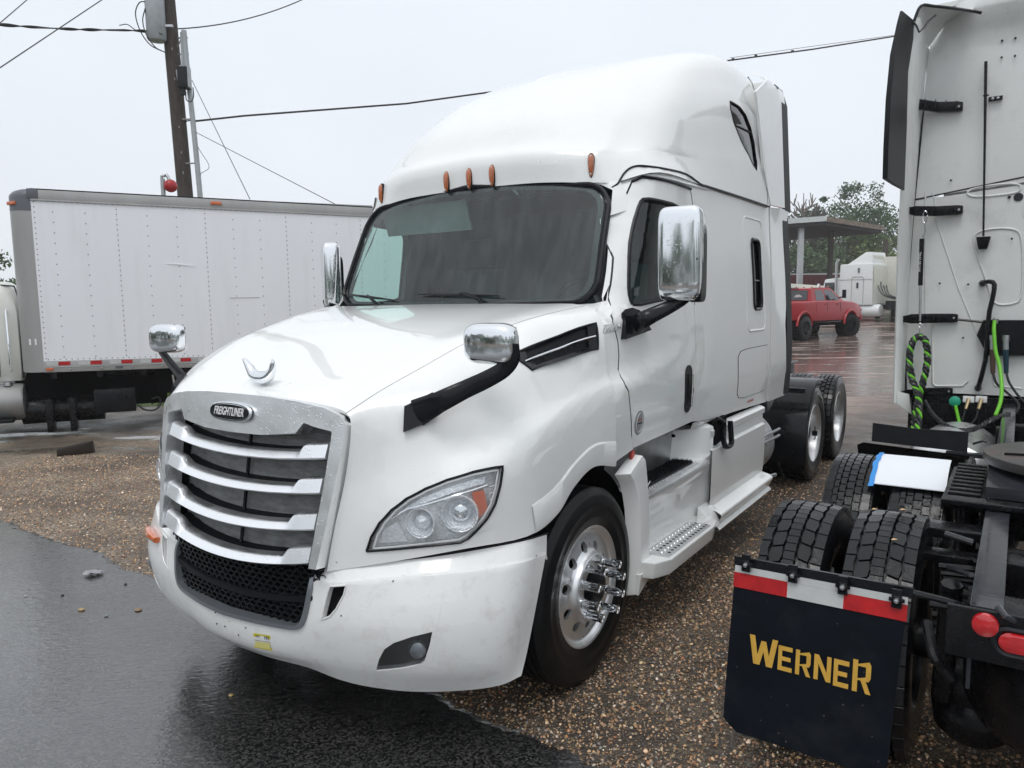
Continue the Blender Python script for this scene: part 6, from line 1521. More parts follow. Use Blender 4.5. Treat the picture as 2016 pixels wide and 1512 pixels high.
# loose gravel, stone by stone, thinning out with distance
def edge_y(x): return np.interp(x, [p[0] for p in ed], [p[1] for p in ed])
st_m = mat('wet_pebbles', (.2, .2, .2), .30, attr='stone', spec=.5)
PAL = np.array([(.38, .27, .17), (.24, .165, .10), (.50, .40, .29), (.13, .10, .075), (.33, .31, .29), (.07, .063, .06), (.58, .53, .46), (.33, .18, .10), (.20, .20, .205), (.72, .67, .60)])
PW = np.array([.17, .19, .11, .17, .08, .13, .04, .06, .04, .01])
def stones(N, region, smin, smax, seed, name, lab=None):
    r = np.random.RandomState(seed); x0, x1, y0, y1 = region
    x = r.uniform(x0, x1, N); y = r.uniform(y0, y1, N)
    ok = y > edge_y(x)-.02-r.exponential(.07, N)*(r.rand(N) < .30)
    # keep only the sector the camera sees
    ok &= (np.abs(x)-.35 < y*.74)
    x, y = x[ok], y[ok]; k = len(x)
    s = smin*(smax/smin)**(r.rand(k)**1.8); ang = r.uniform(0, 6.28, k); el = r.uniform(.6, 1.0, k); fl = r.uniform(.35, .75, k)
    base = np.array([(1, 0, 0), (.31, .95, 0), (-.81, .59, 0), (-.81, -.59, 0), (.31, -.95, 0), (0, 0, 1)], float)
    up2 = base.copy()
    V = np.zeros((k, 11, 3)); jit = r.uniform(.75, 1.2, (k, 11))
    ring = base[:5]
    for q in range(5):
        V[:, q, :] = ring[q]*jit[:, q:q+1]; V[:, q, 2] = -.1
        V[:, 5+q, :] = ring[q]*.66*jit[:, 5+q:6+q]; V[:, 5+q, 2] = .75*jit[:, 5+q]
    V[:, 10, 2] = 1.0; V[:, 10, :2] = r.uniform(-.2, .2, (k, 2))
    V *= (s/2)[:, None, None]; V[:, :, 1] *= el[:, None]; V[:, :, 2] *= fl[:, None]
    tl = r.uniform(-.35, .35, (k, 2)); V[:, :, 2] += V[:, :, 0]*tl[:, 0:1]+V[:, :, 1]*tl[:, 1:2]
    c, sn = np.cos(ang)[:, None], np.sin(ang)[:, None]; Xr = V[:, :, 0]*c-V[:, :, 1]*sn; Yr = V[:, :, 0]*sn+V[:, :, 1]*c
    V[:, :, 0] = Xr+x[:, None]; V[:, :, 1] = Yr+y[:, None]; V[:, :, 2] += (s*.10*r.rand(k))[:, None]+.001
    fq = []
    for q in range(5): fq.append((q, (q+1) % 5, 5+(q+1) % 5, 5+q))
    ft = [(5+q, 5+(q+1) % 5, 10) for q in range(5)]
    me = bpy.data.meshes.new(name); me.vertices.add(k*11); me.vertices.foreach_set('co', V.reshape(-1).astype(np.float32))
    lp = np.concatenate([np.array(fq).reshape(-1), np.array(ft).reshape(-1)]); L_ = len(lp)
    loops = (lp[None, :]+np.arange(k)[:, None]*11).reshape(-1); me.loops.add(len(loops)); me.loops.foreach_set('vertex_index', loops.astype(np.int32))
    st = np.array([0, 4, 8, 12, 16]+[20+3*q for q in range(5)]); tt = np.array([4]*5+[3]*5)
    me.polygons.add(k*10); me.polygons.foreach_set('loop_start', (st[None, :]+np.arange(k)[:, None]*L_).reshape(-1).astype(np.int32))
    me.update(calc_edges=True)
    ci = r.choice(len(PAL), k, p=PW/PW.sum()); cc = PAL[ci]*np.array([1.06, .93, .80])*r.uniform(.6, 1.75, (k, 1))*r.uniform(.93, 1.07, (k, 3))
    at_ = me.color_attributes.new('stone', 'FLOAT_COLOR', 'POINT'); at_.data.foreach_set('color', np.concatenate([np.repeat(cc, 11, 0), np.ones((k*11, 1))], 1).astype(np.float32).reshape(-1))
    me.materials.append(st_m); me.validate()
    o = bpy.data.objects.new(name, me); col.objects.link(o); tag(o, kind='stuff'); return o
stones(78000, (-1.2, 3.4, 1.9, 5.4), .006, .024, 1, 'loose_gravel')
stones(85000, (-6.2, 3.8, 4.2, 9.6), .008, .026, 2, 'loose_gravel')
# ================================================================ box truck on the left
FB = Frame(-7.108, 10.672, R(65))
BT = empty('box_truck', (FB.x, FB.y, 0), -FB.a, 'long white box truck with riveted aluminium sides and red and white reflective tape', 'truck')
BT.rotation_mode = 'XYZ'
M['van'] = mat('white_van_panel', (.86, .875, .905), .33, var=.015, vscale=1.2, coat=.2, bump=.05, bscale=2.2, dirt=(.52, .52, .50), dirt_amt=.22, dscale=2.5, stretch=(1, 1.6, .18))
M['alu_dull'] = mat('dull_aluminium', (.40, .40, .39), .45, .55, var=.10, vscale=2, stretch=(1, 1, .25))
M['rivet'] = mat('rivet_grey', (.20, .21, .23), .5)
M['capgrey'] = mat('dark_grey_plastic_cap', (.11, .12, .135), .4)
M['cream'] = mat('cream_cab_paint', (.72, .73, .68), .3, coat=.4)
def bz(y): return 1.0-.012*y
HB = 2.62; BL = 6.15
edges = [.30]+[1.38+1.22*k for k in range(4)]+[BL]
for i in range(5):
    a, b = edges[i]+.0006, edges[i+1]-.0006
    mb = MB(); mb.hexa([(-.02,a,bz(a)+.165),(.0,a,bz(a)+.165),(.0,b,bz(b)+.165),(-.02,b,bz(b)+.165),(-.02,a,bz(a)+HB-.14),(.0,a,bz(a)+HB-.14),(.0,b,bz(b)+HB-.14),(-.02,b,bz(b)+HB-.14)])
    mb.build('side_panel', M['van'], BT)
rv = MB(); k = 0; y = .97
def rivet(y, z): rv.lathe([(0, .0095), (.004, .006), (.005, .001)], 5, 'X', (.001, y, z))
y0 = .97-.41
ycol = [.97+.407*j for j in range(-1, 13)]
for j, y in enumerate(ycol):
    dn = .075 if (j-2) % 3 == 0 else .15
    z = .22
    while z < HB-.16: rivet(y, bz(y)+z); z += dn
z = .2
while z < HB-.15: rivet(.335, bz(0)+z); z += .075
y = .36
while y < BL: rivet(y, bz(y)+.185); rivet(y, bz(y)+HB-.155); y += .075
rv.build('rivets', M['rivet'], BT, kind='stuff')
def rail(z0, z1, x, nm, m, y0=.30, y1=BL):
    mb = MB(); mb.hexa([(-.03,y0,bz(y0)+z0),(x,y0,bz(y0)+z0),(x,y1,bz(y1)+z0),(-.03,y1,bz(y1)+z0),(-.03,y0,bz(y0)+z1),(x,y0,bz(y0)+z1),(x,y1,bz(y1)+z1),(-.03,y1,bz(y1)+z1)]); return mb.build(nm, m, BT, bevel=.003)
rail(HB-.14, HB, .012, 'top_rail', M['alu_dull']); rail(HB-.155, HB-.135, .020, 'rail_lip', M['alu_dull']); rail(.0, .165, .012, 'bottom_rail', M['alu_dull']); rail(.065, .08, .020, 'rail_lip', M['alu_dull']); rail(HB-.005, HB+.02, .0, 'roof_edge', M['chassis'])
for k in range(14):
    y = .33+k*.41; c = M['white_tape'] if False else None
    for q, m_ in ((0, 'white_tape'), (.155, 'red_tape')):
        MB().box((.0145, y+.075+q, bz(y)+.122), (.004, .15, .055)).build('reflective_tape', M[m_], BT)
    MB().lathe([(.0, .02), (.01, .014), (.013, .001)], 8, 'X', (.012, y+.3, bz(y)+.035)).build('rail_bolt', M['alu_dull'], BT)
MB().box((.018, 1.27, bz(1)+.04), (.006, .10, .04)).build('rating_plate', M['capgrey'], BT)
# curved front corner post and cap
def arc(z, r=.30, x0=0.): return [(x0-r+r*math.cos(a), r-r*math.sin(a), z) for a in np.linspace(0, R(90), 9)]
mb = MB(); mb.loft([arc(bz(0)), arc(bz(0)+HB-.30)], close=False, cap=False); mb.build('corner_post', M['alu_dull'], BT, smooth=60)
mb = MB(); rings = [arc(bz(0)+HB-.30, .30, .004), arc(bz(0)+HB-.10, .30, .004)]
for q in (.2, .5, .8, 1.0):
    a = q*math.pi/2; rings.append([(x-.10*(1-math.cos(a))*1.0, .30-(.30-y)*(1-.5*(1-math.cos(a))), bz(0)+HB-.10+.115*math.sin(a)) for x, y, z in arc(0, .30, .004)])
mb.loft(rings, close=False, cap=False); mb.build('corner_cap', M['capgrey'], BT, smooth=60)
MB().box((.010, .33, bz(0)+HB-.06), (.02, .14, .14)).build('corner_cap_plate', M['capgrey'], BT, bevel=.01)
mk = MB(); mk.box((-.13, .055, bz(0)+HB-.19), (.17, .05, .05), R(40)); mk.build('marker_light', M['amber'], BT, bevel=.008)
MB().box((.03, 2.77, bz(2.8)+HB-.06), (.03, .16, .05)).build('marker_light', M['amber'], BT, bevel=.008)
MB().box((.022, .37, bz(0)+.04), (.02, .09, .04)).build('marker_light', M['amber'], BT, bevel=.006)
MB().add([(-.055, .135, bz(0)+.40), (-.012, .235, bz(0)+.40), (-.012, .235, bz(0)+.49), (-.055, .135, bz(0)+.49)], [(0, 1, 2, 3)]).build('blank_decal', M['white'], BT).location = (.006, -.004, 0)
MB().tube([(-.10, .085, bz(0)+.30), (-.075, .14, bz(0)+.29), (-.09, .10, bz(0)+.22), (-.115, .075, bz(0)+.24), (-.10, .085, bz(0)+.30)], .004, 4).build('scuffed_decal', M['white'], BT)
mb = MB(); mb.box((-1.25, BL/2+.1, 1.0+HB/2-.02), (2.44, BL-.25, HB-.06)); mb.build('van_body', M['van'], BT)
MB().box((-1.25, BL/2+.15, bz(3)+HB+.0), (2.46, BL-.3, .03)).build('van_roof', M['alu_dull'], BT)
mb = MB()
mb.tube([(.012, 2.42, bz(2)+1.58), (.010, 2.2, bz(2)+1.60), (.006, 2.0, bz(2)+1.61)], [.003, .006, .002], 6); mb.build('panel_dent', M['van'], BT)
MB().tube([(.008, 2.9, bz(2)+1.08), (.008, 3.35, bz(2)+1.085)], .0035, 5).build('panel_scrape', M['alu_dull'], BT)
# under-body
ub = MB(); ub.box((-.9, 3.2, .80), (.10, 6.4, .26)); ub.build('chassis_rail', M['chassis'], BT); ub = MB(); ub.box((-1.6, 3.2, .80), (.10, 6.4, .26)); ub.build('chassis_rail', M['chassis'], BT)
for y in np.arange(.4, 6, .6): MB().box((-1.25, y, .93), (2.3, .08, .10)).build('cross_bearer', M['chassis'], BT)
MB().box((-.75, 1.1, .62), (.5, 1.6, .46)).build('underbody_boxes', M['dark'], BT)
MB().box((-.18, 1.18, .52), (.34, .56, .36)).build('battery_box', M['black'], BT, bevel=.012)
for y in (.72, 1.02): MB().box((-.3, y-.42, .33), (.30, .09, .50)).build('tank_bracket', M['chassis'], BT, bevel=.01)
mb = MB(); mb.lathe([(-.1, .02), (-.09, .2), (1.0, .2), (1.02, .02)], 20, 'Y', (-.55, 0, .38)); mb.build('air_tank', M['chassis'], BT)
MB().tube(cat([(-.1, 1.48, .42), (-.08, 1.58, .34), (-.08, 1.72, .33), (-.1, 1.80, .42), (-.1, 1.78, .52), (-.12, 1.68, .5)], 5), .014, 6).build('hanging_hose', M['hose'], BT)
for s_ in (-.15, -2.35):
    w_ = wheel_root(BT, (s_-.16, 4.4, .48), 1, 0, 'rear_wheel', TY_HEX); place(REAR_RIM, 'rim', w_)
MB().box((-1.3, .2, .62), (1.6, 1.5, .72)).build('cab_rear_gear', M['dark'], BT)
MB().box((-1.25, 2.6, .76), (1.9, 1.7, .40)).build('lift_gear', M['dark'], BT)
MB().box((-1.25, 5.0, .76), (2.2, 2.2, .36)).build('axle_and_springs', M['dark'], BT)
MB().tube([(-.25, 2.0, .85), (-.25, 2.02, .66)], .015, 5).build('yellow_tag_strip', M['cream'], BT)
# rear edge of its cab, fuel tank and step
mb = MB(); rings = []
for z, x0, y1 in ((.86, -.42, .02), (1.0, -.36, .04), (1.4, -.34, .045), (1.9, -.36, .04), (2.15, -.40, .0), (2.28, -.48, -.06), (2.33, -.60, -.14)):
    rings.append([(x0-.45, y1-.03, z), (x0-.12, y1-.03, z), (x0-.02, y1-.08, z), (x0, y1-.2, z), (x0+.01, -1.6, z), (x0-.5, -1.6, z)])
mb.loft(rings); mb.build('cab', M['cream'], BT, smooth=50)
MB().box((-1.35, -.85, 1.5), (1.8, 1.4, 1.5)).build('cab_core', M['cream'], BT, bevel=.06)
MB().tube([(-.345, -.30, .93), (-.345, -.30, 2.15)], .005, 5).build('door_seam', M['seam'], BT)
MB().tube([(-.38, -.02, .9), (-.36, .0, 2.1), (-.44, -.05, 2.26), (-.5, -.25, 2.28)], .012, 6).build('cab_gasket', M['gasket'], BT)
MB().tube([(-.34, -.16, 1.02), (-.30, -.16, 1.05), (-.30, -.16, 1.88), (-.34, -.16, 1.92)], .014, 8).build('grab_handle', M['chrome_clean'], BT)
mb = MB(); mb.lathe([(-1.1, .02), (-1.08, .27), (-.06, .27), (-.03, .25), (-.02, .02)], 28, 'Y', (-.45, 0, .55)); tk = mb.build('fuel_tank', M['alu_dull'], BT, smooth=50)
MB().lathe([(0, .06), (.05, .055), (.06, .001)], 14, 'Z', (-.36, -.22, .80)).build('fuel_cap', M['steel'], tk)
MB().box((-.20, -.6, .30), (.25, .9, .05)).build('cab_step', M['black'], BT, bevel=.01); MB().box((-.16, -.42, .45), (.03, .05, .5)).build('tank_strap', M['black'], BT)
w_ = wheel_root(BT, (-.45, -2.0, .48), 1, 0, 'front_wheel', TY_HEX); place(REAR_RIM, 'rim', w_)
hh = MB(); hh.hexa([(-2.2,-3.0,.5),(-.4,-3.0,.5),(-.35,-1.6,.5),(-2.3,-1.6,.5),(-2.1,-3.0,1.3),(-.5,-3.0,1.3),(-.38,-1.6,1.6),(-2.3,-1.6,1.6)]); hh.build('cab_hood', M['cream'], BT, bevel=.06)

# ================================================================ utility pole and wires
WO_ = Frame(0, 0, 0)
def wp(u, v, Y): return np.array(WO_.at(u, v, y=Y))
M['pole'] = mat('dark_weathered_pole', (.055, .043, .036), .8, var=.4, vscale=9, bump=.5, bscale=22, stretch=(3, 3, .5))
M['galv'] = mat('galvanised_grey', (.36, .38, .39), .45, .3, var=.12)
M['wire'] = mat('black_wire', (.02, .02, .022), .5)
a, b = wp(332, 20, 17), wp(364, 375, 17); d = (a-b)/(a-b)[2]; base = b-d*b[2]; top = b+d*6.6
PO = empty('utility_pole', tuple(base), 0, 'dark leaning wooden utility pole carrying a grey transformer can', 'utility pole')
loc = lambda p: tuple(np.array(p)-base)
MB().tube([loc(base-d*.3), loc(b), loc(top)], [.185, .165, .145], 18).build('pole_shaft', M['pole'], PO)
tb, tt_ = wp(309, 80, 16.75), wp(302, -10, 16.75)
mb = MB(); c = loc(tb); mb.lathe([(-.02, .02), (-.01, .17), (.03, .20), (1.25, .20), (1.32, .17), (1.34, .02)], 28, 'Z', c); tf = mb.build('transformer_can', M['galv'], PO)
for z in (.3, 1.0): MB().box((c[0]+.25, c[1], c[2]+z), (.22, .05, .05)).build('transformer_bracket', M['steel'], tf)
cd_ = [wp(362, 60, 16.8), wp(368, 130, 16.8), wp(380, 240, 16.8), wp(388, 320, 16.8), wp(394, 385, 16.8)]; e = cd_[-1]; cd_.append(e+(cd_[-1]-cd_[-2])/abs((cd_[-1]-cd_[-2])[2])*e[2])
MB().tube([loc(p) for p in cd_], .055, 10).build('conduit', M['galv'], PO)
MB().tube([loc(wp(358, 64, 16.8)), loc(wp(361, 140, 16.8))], .04, 8).build('conduit', M['galv'], PO)
for v in (75, 107, 235, 322): MB().tube([loc(wp(345+v*.06, v, 16.9)), loc(wp(364+v*.07, v-1, 16.8))], .018, 6).build('standoff_bracket', M['steel'], PO)
MB().tube([loc(wp(350, 92, 16.9)), loc(wp(357, 75, 16.8))], .015, 5).build('brace', M['steel'], PO)
c = wp(363, 154, 16.65); MB().box(loc(c), (.22, .22, .44)).build('splice_box', M['black'], PO, bevel=.015); MB().box(loc(c+np.array([.13, -.06, .0])), (.03, .16, .44), R(8)).build('splice_box_cover', M['galv'], PO)
MB().box(loc(c+np.array([-.05, 0, -.28])), (.09, .1, .14)).build('small_box', M['black'], PO)
MB().tube([loc(wp(352, 158, 16.8)), loc(wp(349, 140, 16.8)), loc(wp(355, 131, 16.8)), loc(wp(364, 128, 16.8))], .03, 6).build('conduit_elbow', M['galv'], PO)
for P in ([(306,18),(292,6),(276,4),(267,22),(270,45),(281,70),(298,90),(325,103)], [(286,16),(281,40),(288,68),(305,92),(318,100)], [(366,180),(367,196),(376,200),(381,190),(380,172)], [(286,20),(292,40),(300,58),(320,68)]):
    MB().tube([loc(wp(u, v, 16.6)) for u, v in cat(P, 5)], .012, 5).build('loop_wire', M['wire'], PO)
for k, (v) in enumerate((96, 155, 250, 300, 340)): MB().box(loc(wp(330+v*.09, v, 16.82)), (.012, .01, .05)).build('staple', M['galv'], PO)
def wire(name, pts, r, label, sag=0, parent=None, beads=None):
    P = [wp(*p) for p in pts]
    if len(P) == 2:
        a, b = P; P = [a+(b-a)*f-np.array([0, 0, sag*4*f*(1-f)]) for f in np.linspace(0, 1, 14)]
    o = MB().tube([tuple(p) for p in P], r, 6).build(name, M['wire']); tag(o, label, 'wire'); return o
w1 = wire('overhead_cable', [(380,239,17),(480,228,17.3),(640,216,18),(800,204,19),(960,182,20),(1200,152,21),(1435,119,22),(1600,97,23),(1770,70,24),(1990,32,26),(2500,-70,31),(3400,-260,42)], .022, 'thick black cable running from the pole behind the white sleeper roof')
for u, v, Y in ((1443,117,22),(1488,110,22.4),(1560,101,22.8)):
    MB().box(tuple(wp(u, v, Y)), (.07, .05, .06)).build('cable_clip', M['wire'], w1)
MB().tube([tuple(wp(*p)) for p in ((1437,114,22),(1600,91,23),(1770,68,24))], .007, 5).build('messenger_wire', M['wire'], w1)
MB().tube([tuple(wp(*p)) for p in ((363,243,17),(368,238,17),(380,237,17),(395,238,17))], .014, 6).build('cable_loop', M['wire'], w1)
wire('power_line', [(346,57,17),(600,-3,20)], .014, 'thin line rising to the top edge right of the leaning pole', .15)
pts = cat([(-20,47,14), (60,53,14.8), (130,57,15.4), (200,59,16), (260,60,16.5), (322,64,17)], 8)
w3 = wire('twisted_service_line', pts, .013, 'twisted black service line entering from the left at transformer height')
S = [[], []]
for i, p in enumerate(pts):
    q = wp(*p)
    for k in (0, 1): S[k].append(tuple(q+np.array([0, .02*math.cos(i*.9+k*3.1), .018*math.sin(i*.5+k*3.1)*(i < 36)])))
for s_ in S: MB().tube(s_, .011, 5).build('wire_strand', M['wire'], w3)
MB().tube([tuple(wp(*p)) for p in cat([(235,50,16.3),(250,48,16.4),(262,56,16.5),(268,60,16.6)], 4)], .010, 5).build('pigtail', M['wire'], w3)
wire('power_line', [(-10,140,13),(212,-8,16)], .010, 'thin wire slanting up across the upper left corner, the longer one')
wire('power_line', [(-10,54,13),(62,-8,15)], .009, 'short thin wire cutting the extreme top left corner')
wire('guy_wire', [(378,158,16.8),(492,392,13.4)], .008, 'steep thin guy wire dropping from the black splice box')
wire('guy_wire', [(385,260,16.8),(660,402,13.2)], .007, 'shallow thin guy wire dropping right toward the box truck roof')
wire('loose_wire', cat([(386,262,16.8),(390,290,16.8),(412,328,16.8),(393,346,16.8),(398,386,16.8)], 4), .006, 'loose thin wire dangling beside the grey conduit')
# red globe on its goose-neck
c = wp(336, 366, 15.6); GL = empty('gooseneck_fixture', (c[0], c[1], 0), 0, 'round red globe hanging from a goose-neck pipe beside the pole', 'lamp'); lc = lambda p: (p[0]-c[0], p[1]-c[1], p[2])
mb = MB(); mb.lathe([(-.13*math.cos(t), .13*math.sin(t)+.001) for t in np.linspace(0, math.pi, 17)], 24, 'Z', lc(c)); mb.build('globe', mat('red_painted_globe', (.35, .01, .015), .35, var=.3, vscale=9), GL)
pz = wp(320, 385, 15.6)
MB().tube([lc((pz[0], pz[1], 0)), lc(wp(320, 352, 15.6))], .045, 10).build('standpipe', M['galv'], GL)
MB().tube([lc(q) for q in (wp(319,356,15.6), wp(318,347,15.6), wp(324,346,15.6), wp(327,343,15.6), wp(331,349,15.6), wp(333,354,15.6))], .035, 8).build('gooseneck', M['steel'], GL)

# ================================================================ red pickup
PK0 = (10.75, 29.6); FP = Frame(PK0[0], PK0[1], R(50)); gp_ = gz(0, 30)
PK = empty('pickup_truck', (FP.x, FP.y, gp_), -FP.a, 'lifted red crew cab pickup with black wheels standing on wet mud', 'pickup')
# local x = right side (toward the camera), y = forward from the rear axle
HW = .98
def sec(y, z0, z1, w0, w1): return [(-w0, y, z0), (w0, y, z0), (w0*1.01, y, z0+.25), (w1, y, z1-.05), (w1-.06, y, z1), (-w1+.06, y, z1), (-w1, y, z1-.05), (-w0*1.01, y, z0+.25)]
mb = MB(); mb.loft([sec(-1.15, .85, 1.46, .92, .94), sec(-1.05, .78, 1.50, .96, .97), sec(.2, .78, 1.50, .98, .98), sec(1.0, .72, 1.52, .98, .98), sec(3.0, .72, 1.52, .98, .97), sec(4.2, .76, 1.46, .98, .93), sec(4.75, .80, 1.36, .95, .88), sec(4.95, .84, 1.26, .88, .82)])
mb.build('body', M['red_paint'], PK, smooth=40, bevel=.02)
mb = MB(); mb.loft([[(-.90, y, z0), (.90, y, z0), (w, y2, z1), (-w, y2, z1)] for y, y2, z0, z1, w in ((.72, .86, 1.50, 2.0, .74), (.9, 1.0, 1.5, 2.04, .75), (2.2, 2.2, 1.5, 2.05, .75), (2.75, 2.45, 1.5, 2.02, .74), (3.35, 2.7, 1.48, 1.96, .70))])
mb.build('cab_roof', M['red_paint'], PK, smooth=50)
def glass(P, nm='side_window'): MB().add(P, [tuple(range(len(P)))]).build(nm, M['dark_glass2'], PK)
M['dark_glass2'] = mat('dark_window_glass', (.03, .035, .04), .06, coat=.5)
for s_ in (1, -1):
    X = lambda z: s_*(.912-(z-1.5)*.30)
    glass([(X(1.53), 1.05, 1.53), (X(1.53), 1.78, 1.53), (X(1.94), 1.72, 1.94), (X(1.94), 1.12, 1.94)]); glass([(X(1.53), 1.88, 1.53), (X(1.53), 2.95, 1.53), (X(1.70), 2.80, 1.70), (X(1.94), 2.42, 1.94), (X(1.94), 1.84, 1.94)])
    for y in (.95, 1.83, 2.9): MB().box((s_*.985, y, 1.16), (.006, .012, .62)).build('door_seam', M['seam'], PK)
    for y in (1.72, 2.72): MB().box((s_*.995, y-.05, 1.38), (.03, .16, .035)).build('door_handle', M['red_paint'], PK, bevel=.008)
    for yc in (0, 3.78):
        MB().tube([(s_*1.0, yc+.56*math.cos(t), .50+.60*math.sin(t)) for t in np.linspace(R(5), R(175), 16)], .055, 8).build('wheel_flare', M['red_paint'], PK)
        mb = MB(); mb.lathe([(s_*.99, .53), (s_*.6, .53)], 20, 'X', (0, yc, .50)); mb.lathe([(s_*.991, .52), (s_*.991, .001)], 20, 'X', (0, yc, .50)); mb.build('wheel_arch', M['dark'], PK)
        wh = empty('wheel', (0, 0, 0)); wh.parent = PK; wh.matrix_local = side_mtx((s_*.93, yc, .46), s_) @ (Matrix.Rotation(R(-22), 4, 'Z') if yc > 1 else Matrix.Identity(4))
        mb = MB(); mb.lathe([(-.15, .25), (-.16, .40), (-.13, .445), (-.10, .46), (.10, .46), (.14, .445), (.165, .40), (.15, .27)], 32)
        for k in range(24):
            a = 2*math.pi*k/24
            for q in (-.09, .0, .09): mb.box((q, .465*math.cos(a+q), .465*math.sin(a+q)), (.07, .07, .05), Matrix.Rotation(a+q, 3, 'X'))
        mb.build('tyre', M['rubber_side'], wh)
        mb = MB(); mb.lathe([(.13, .27), (.15, .265), (.13, .25), (.05, .24), (.04, .001)], 28)
        for k in range(8): a = 2*math.pi*k/8; mb.box((.10, .14*math.cos(a), .14*math.sin(a)), (.04, .22, .05), Matrix.Rotation(a, 3, 'X'))
        mb.lathe([(.04, .07), (.14, .06), (.15, .001)], 14); mb.build('rim', M['black'], wh)
    mb = MB(); mb.tube([(s_*.96, 2.72, 1.62), (s_*1.14, 2.74, 1.66)], .03, 6); mb.box((s_*1.2, 2.74, 1.78), (.14, .08, .34)); mb.build('towing_mirror', M['black'], PK, bevel=.01)
    MB().box((s_*.93, -1.12, 1.22), (.10, .10, .36)).build('tail_lamp', M['dark_glass2'], PK, bevel=.01); MB().box((s_*.965, -1.165, 1.24), (.06, .02, .13)).build('tail_lamp_lens', M['white'], PK)
    MB().box((s_*.92, 1.9, .66), (.16, 2.3, .05)).build('running_board', M['black'], PK, bevel=.01)
    MB().box((s_*.86, 4.93, 1.12), (.18, .08, .18)).build('headlight', M['reflector'], PK, bevel=.01)
glass([(-.70, .735, 1.54), (.70, .735, 1.54), (.66, .86, 1.93), (-.66, .86, 1.93)], 'rear_window'); glass([(-.80, 3.36, 1.52), (.80, 3.36, 1.52), (.66, 2.72, 1.93), (-.66, 2.72, 1.93)], 'windscreen')
for o in bpy.data.objects:
    if o.name.startswith(('rear_window', 'windscreen')) and o.parent == PK: o.location = (0, -.03 if 'rear' in o.name else .03, .01)
cv = np.array([0, .70, 1.72]); mb = MB()
for k in range(7):
    a = R(15+k*25); mb.prism([(0, 0), (.16*math.cos(a-.12), .10*math.sin(a-.12)), (.17*math.cos(a), .12*math.sin(a)), (.16*math.cos(a+.12), .10*math.sin(a+.12))], 'Y', .69, .695)
dc = mb.build('window_decal', M['white'], PK); dc.location = (.32, .01, 1.66)
MB().box((0, .80, 2.03), (.5, .10, .035)).build('brake_lamp', M['dark_glass2'], PK); MB().box((0, -1.15, 1.18), (1.7, .02, .45)).build('tailgate', M['red_paint'], PK, bevel=.01)
MB().box((0, -1.30, .82), (1.9, .25, .20)).build('rear_bumper', M['red_paint'], PK, bevel=.03); MB().box((0, 4.98, .80), (1.8, .2, .25)).build('front_bumper', M['red_paint'], PK, bevel=.04)
MB().box((0, 1.9, .60), (1.2, 4.2, .2)).build('underbody', M['dark'], PK)
for k in range(5): MB().tube([(-.7+.35*k, 2.28, 2.08), (-.62+.35*k, 2.28, 2.08)], .02, 6).build('roof_marker', M['amber_dark'], PK)

# ================================================================ far tractor, canopy, walls, trees
gd = gz(0, 41); D0 = (19.9, 41.0); fdir = math.atan2(-.64, .77)
DT = empty('semi_truck', (D0[0], D0[1], gd), -fdir, 'distant white sleeper tractor with roof fairing behind the red pickup', 'truck')
# local y = forward, x = right side; the near rear corner of the sleeper sits at the origin, body runs to +x
M['dwhite'] = mat('far_white_paint', (.72, .74, .73), .35, var=.03); M['dcream'] = mat('far_cream_back_wall', (.60, .60, .53), .5, var=.06)
mb = MB(); mb.hexa([(0,0,.92),(2.4,0,.92),(2.4,1.95,.92),(0,1.95,.92),(.02,.05,3.22),(2.38,.05,3.22),(2.38,1.9,3.22),(.02,1.9,3.22)]); mb.build('sleeper', M['dwhite'], DT, bevel=.10)
MB().box((1.2, -.01, 2.05), (2.25, .02, 2.1)).build('back_wall', M['dcream'], DT, bevel=.008)
mb = MB(); mb.hexa([(.25,.2,3.2),(2.15,.2,3.2),(2.15,1.6,3.2),(.25,1.6,3.2),(.35,.3,3.85),(2.05,.3,3.85),(2.0,.65,3.85),(.4,.65,3.85)]); rf = mb.build('roof_fairing', M['dwhite'], DT, bevel=.05)
MB().box((1.2, .27, 3.50), (1.35, .06, .36)).build('fairing_opening', M['dcream'], rf, bevel=.01)
MB().tube([(-.01, -.0, 2.35), (-.01, 1.95, 2.35)], .012, 5).build('body_seam', M['alu_dull'], DT)
hp = rrect(.66, 1.75, .12, 4, (.85, 1.62)); MB().tube([(-.005, y, z) for y, z in hp+[hp[0]]], .014, 5, cap=False).build('bunk_door_outline', M['alu_dull'], DT)
MB().box((-.01, .85, 2.02), (.03, .10, .30)).build('vent_window', M['dark_glass2'], DT); MB().box((-.01, .8, 2.85), (.03, .10, .26)).build('side_marker', M['capgrey'], DT); MB().box((.9, -.03, 2.1), (.14, .02, .2)).build('wall_vent', M['capgrey'], DT)
mb = MB(); mb.hexa([(.12,1.95,.9),(2.28,1.95,.9),(2.28,3.2,.9),(.12,3.2,.9),(.2,1.95,2.5),(2.2,1.95,2.5),(2.1,2.9,2.42),(.3,2.9,2.42)]); mb.build('day_cab', M['dwhite'], DT, bevel=.06)
MB().box((.135, 2.5, 1.95), (.03, .62, .55)).build('cab_side_window', M['dark_glass2'], DT, bevel=.01); MB().box((-.12, 3.05, 1.9), (.10, .12, .55)).build('cab_mirror', M['chrome_clean'], DT, bevel=.02)
mb = MB(); mb.hexa([(.3,3.2,.8),(2.1,3.2,.8),(1.95,5.2,.8),(.45,5.2,.8),(.35,3.2,1.75),(2.05,3.2,1.75),(1.8,5.2,1.5),(.6,5.2,1.5)]); mb.build('hood', M['dwhite'], DT, bevel=.08)
MB().tube([(-.05, 2.05, .9), (-.05, 2.05, 3.35), (-.05, 1.95, 3.5)], .075, 10).build('exhaust_stack', M['steel'], DT)
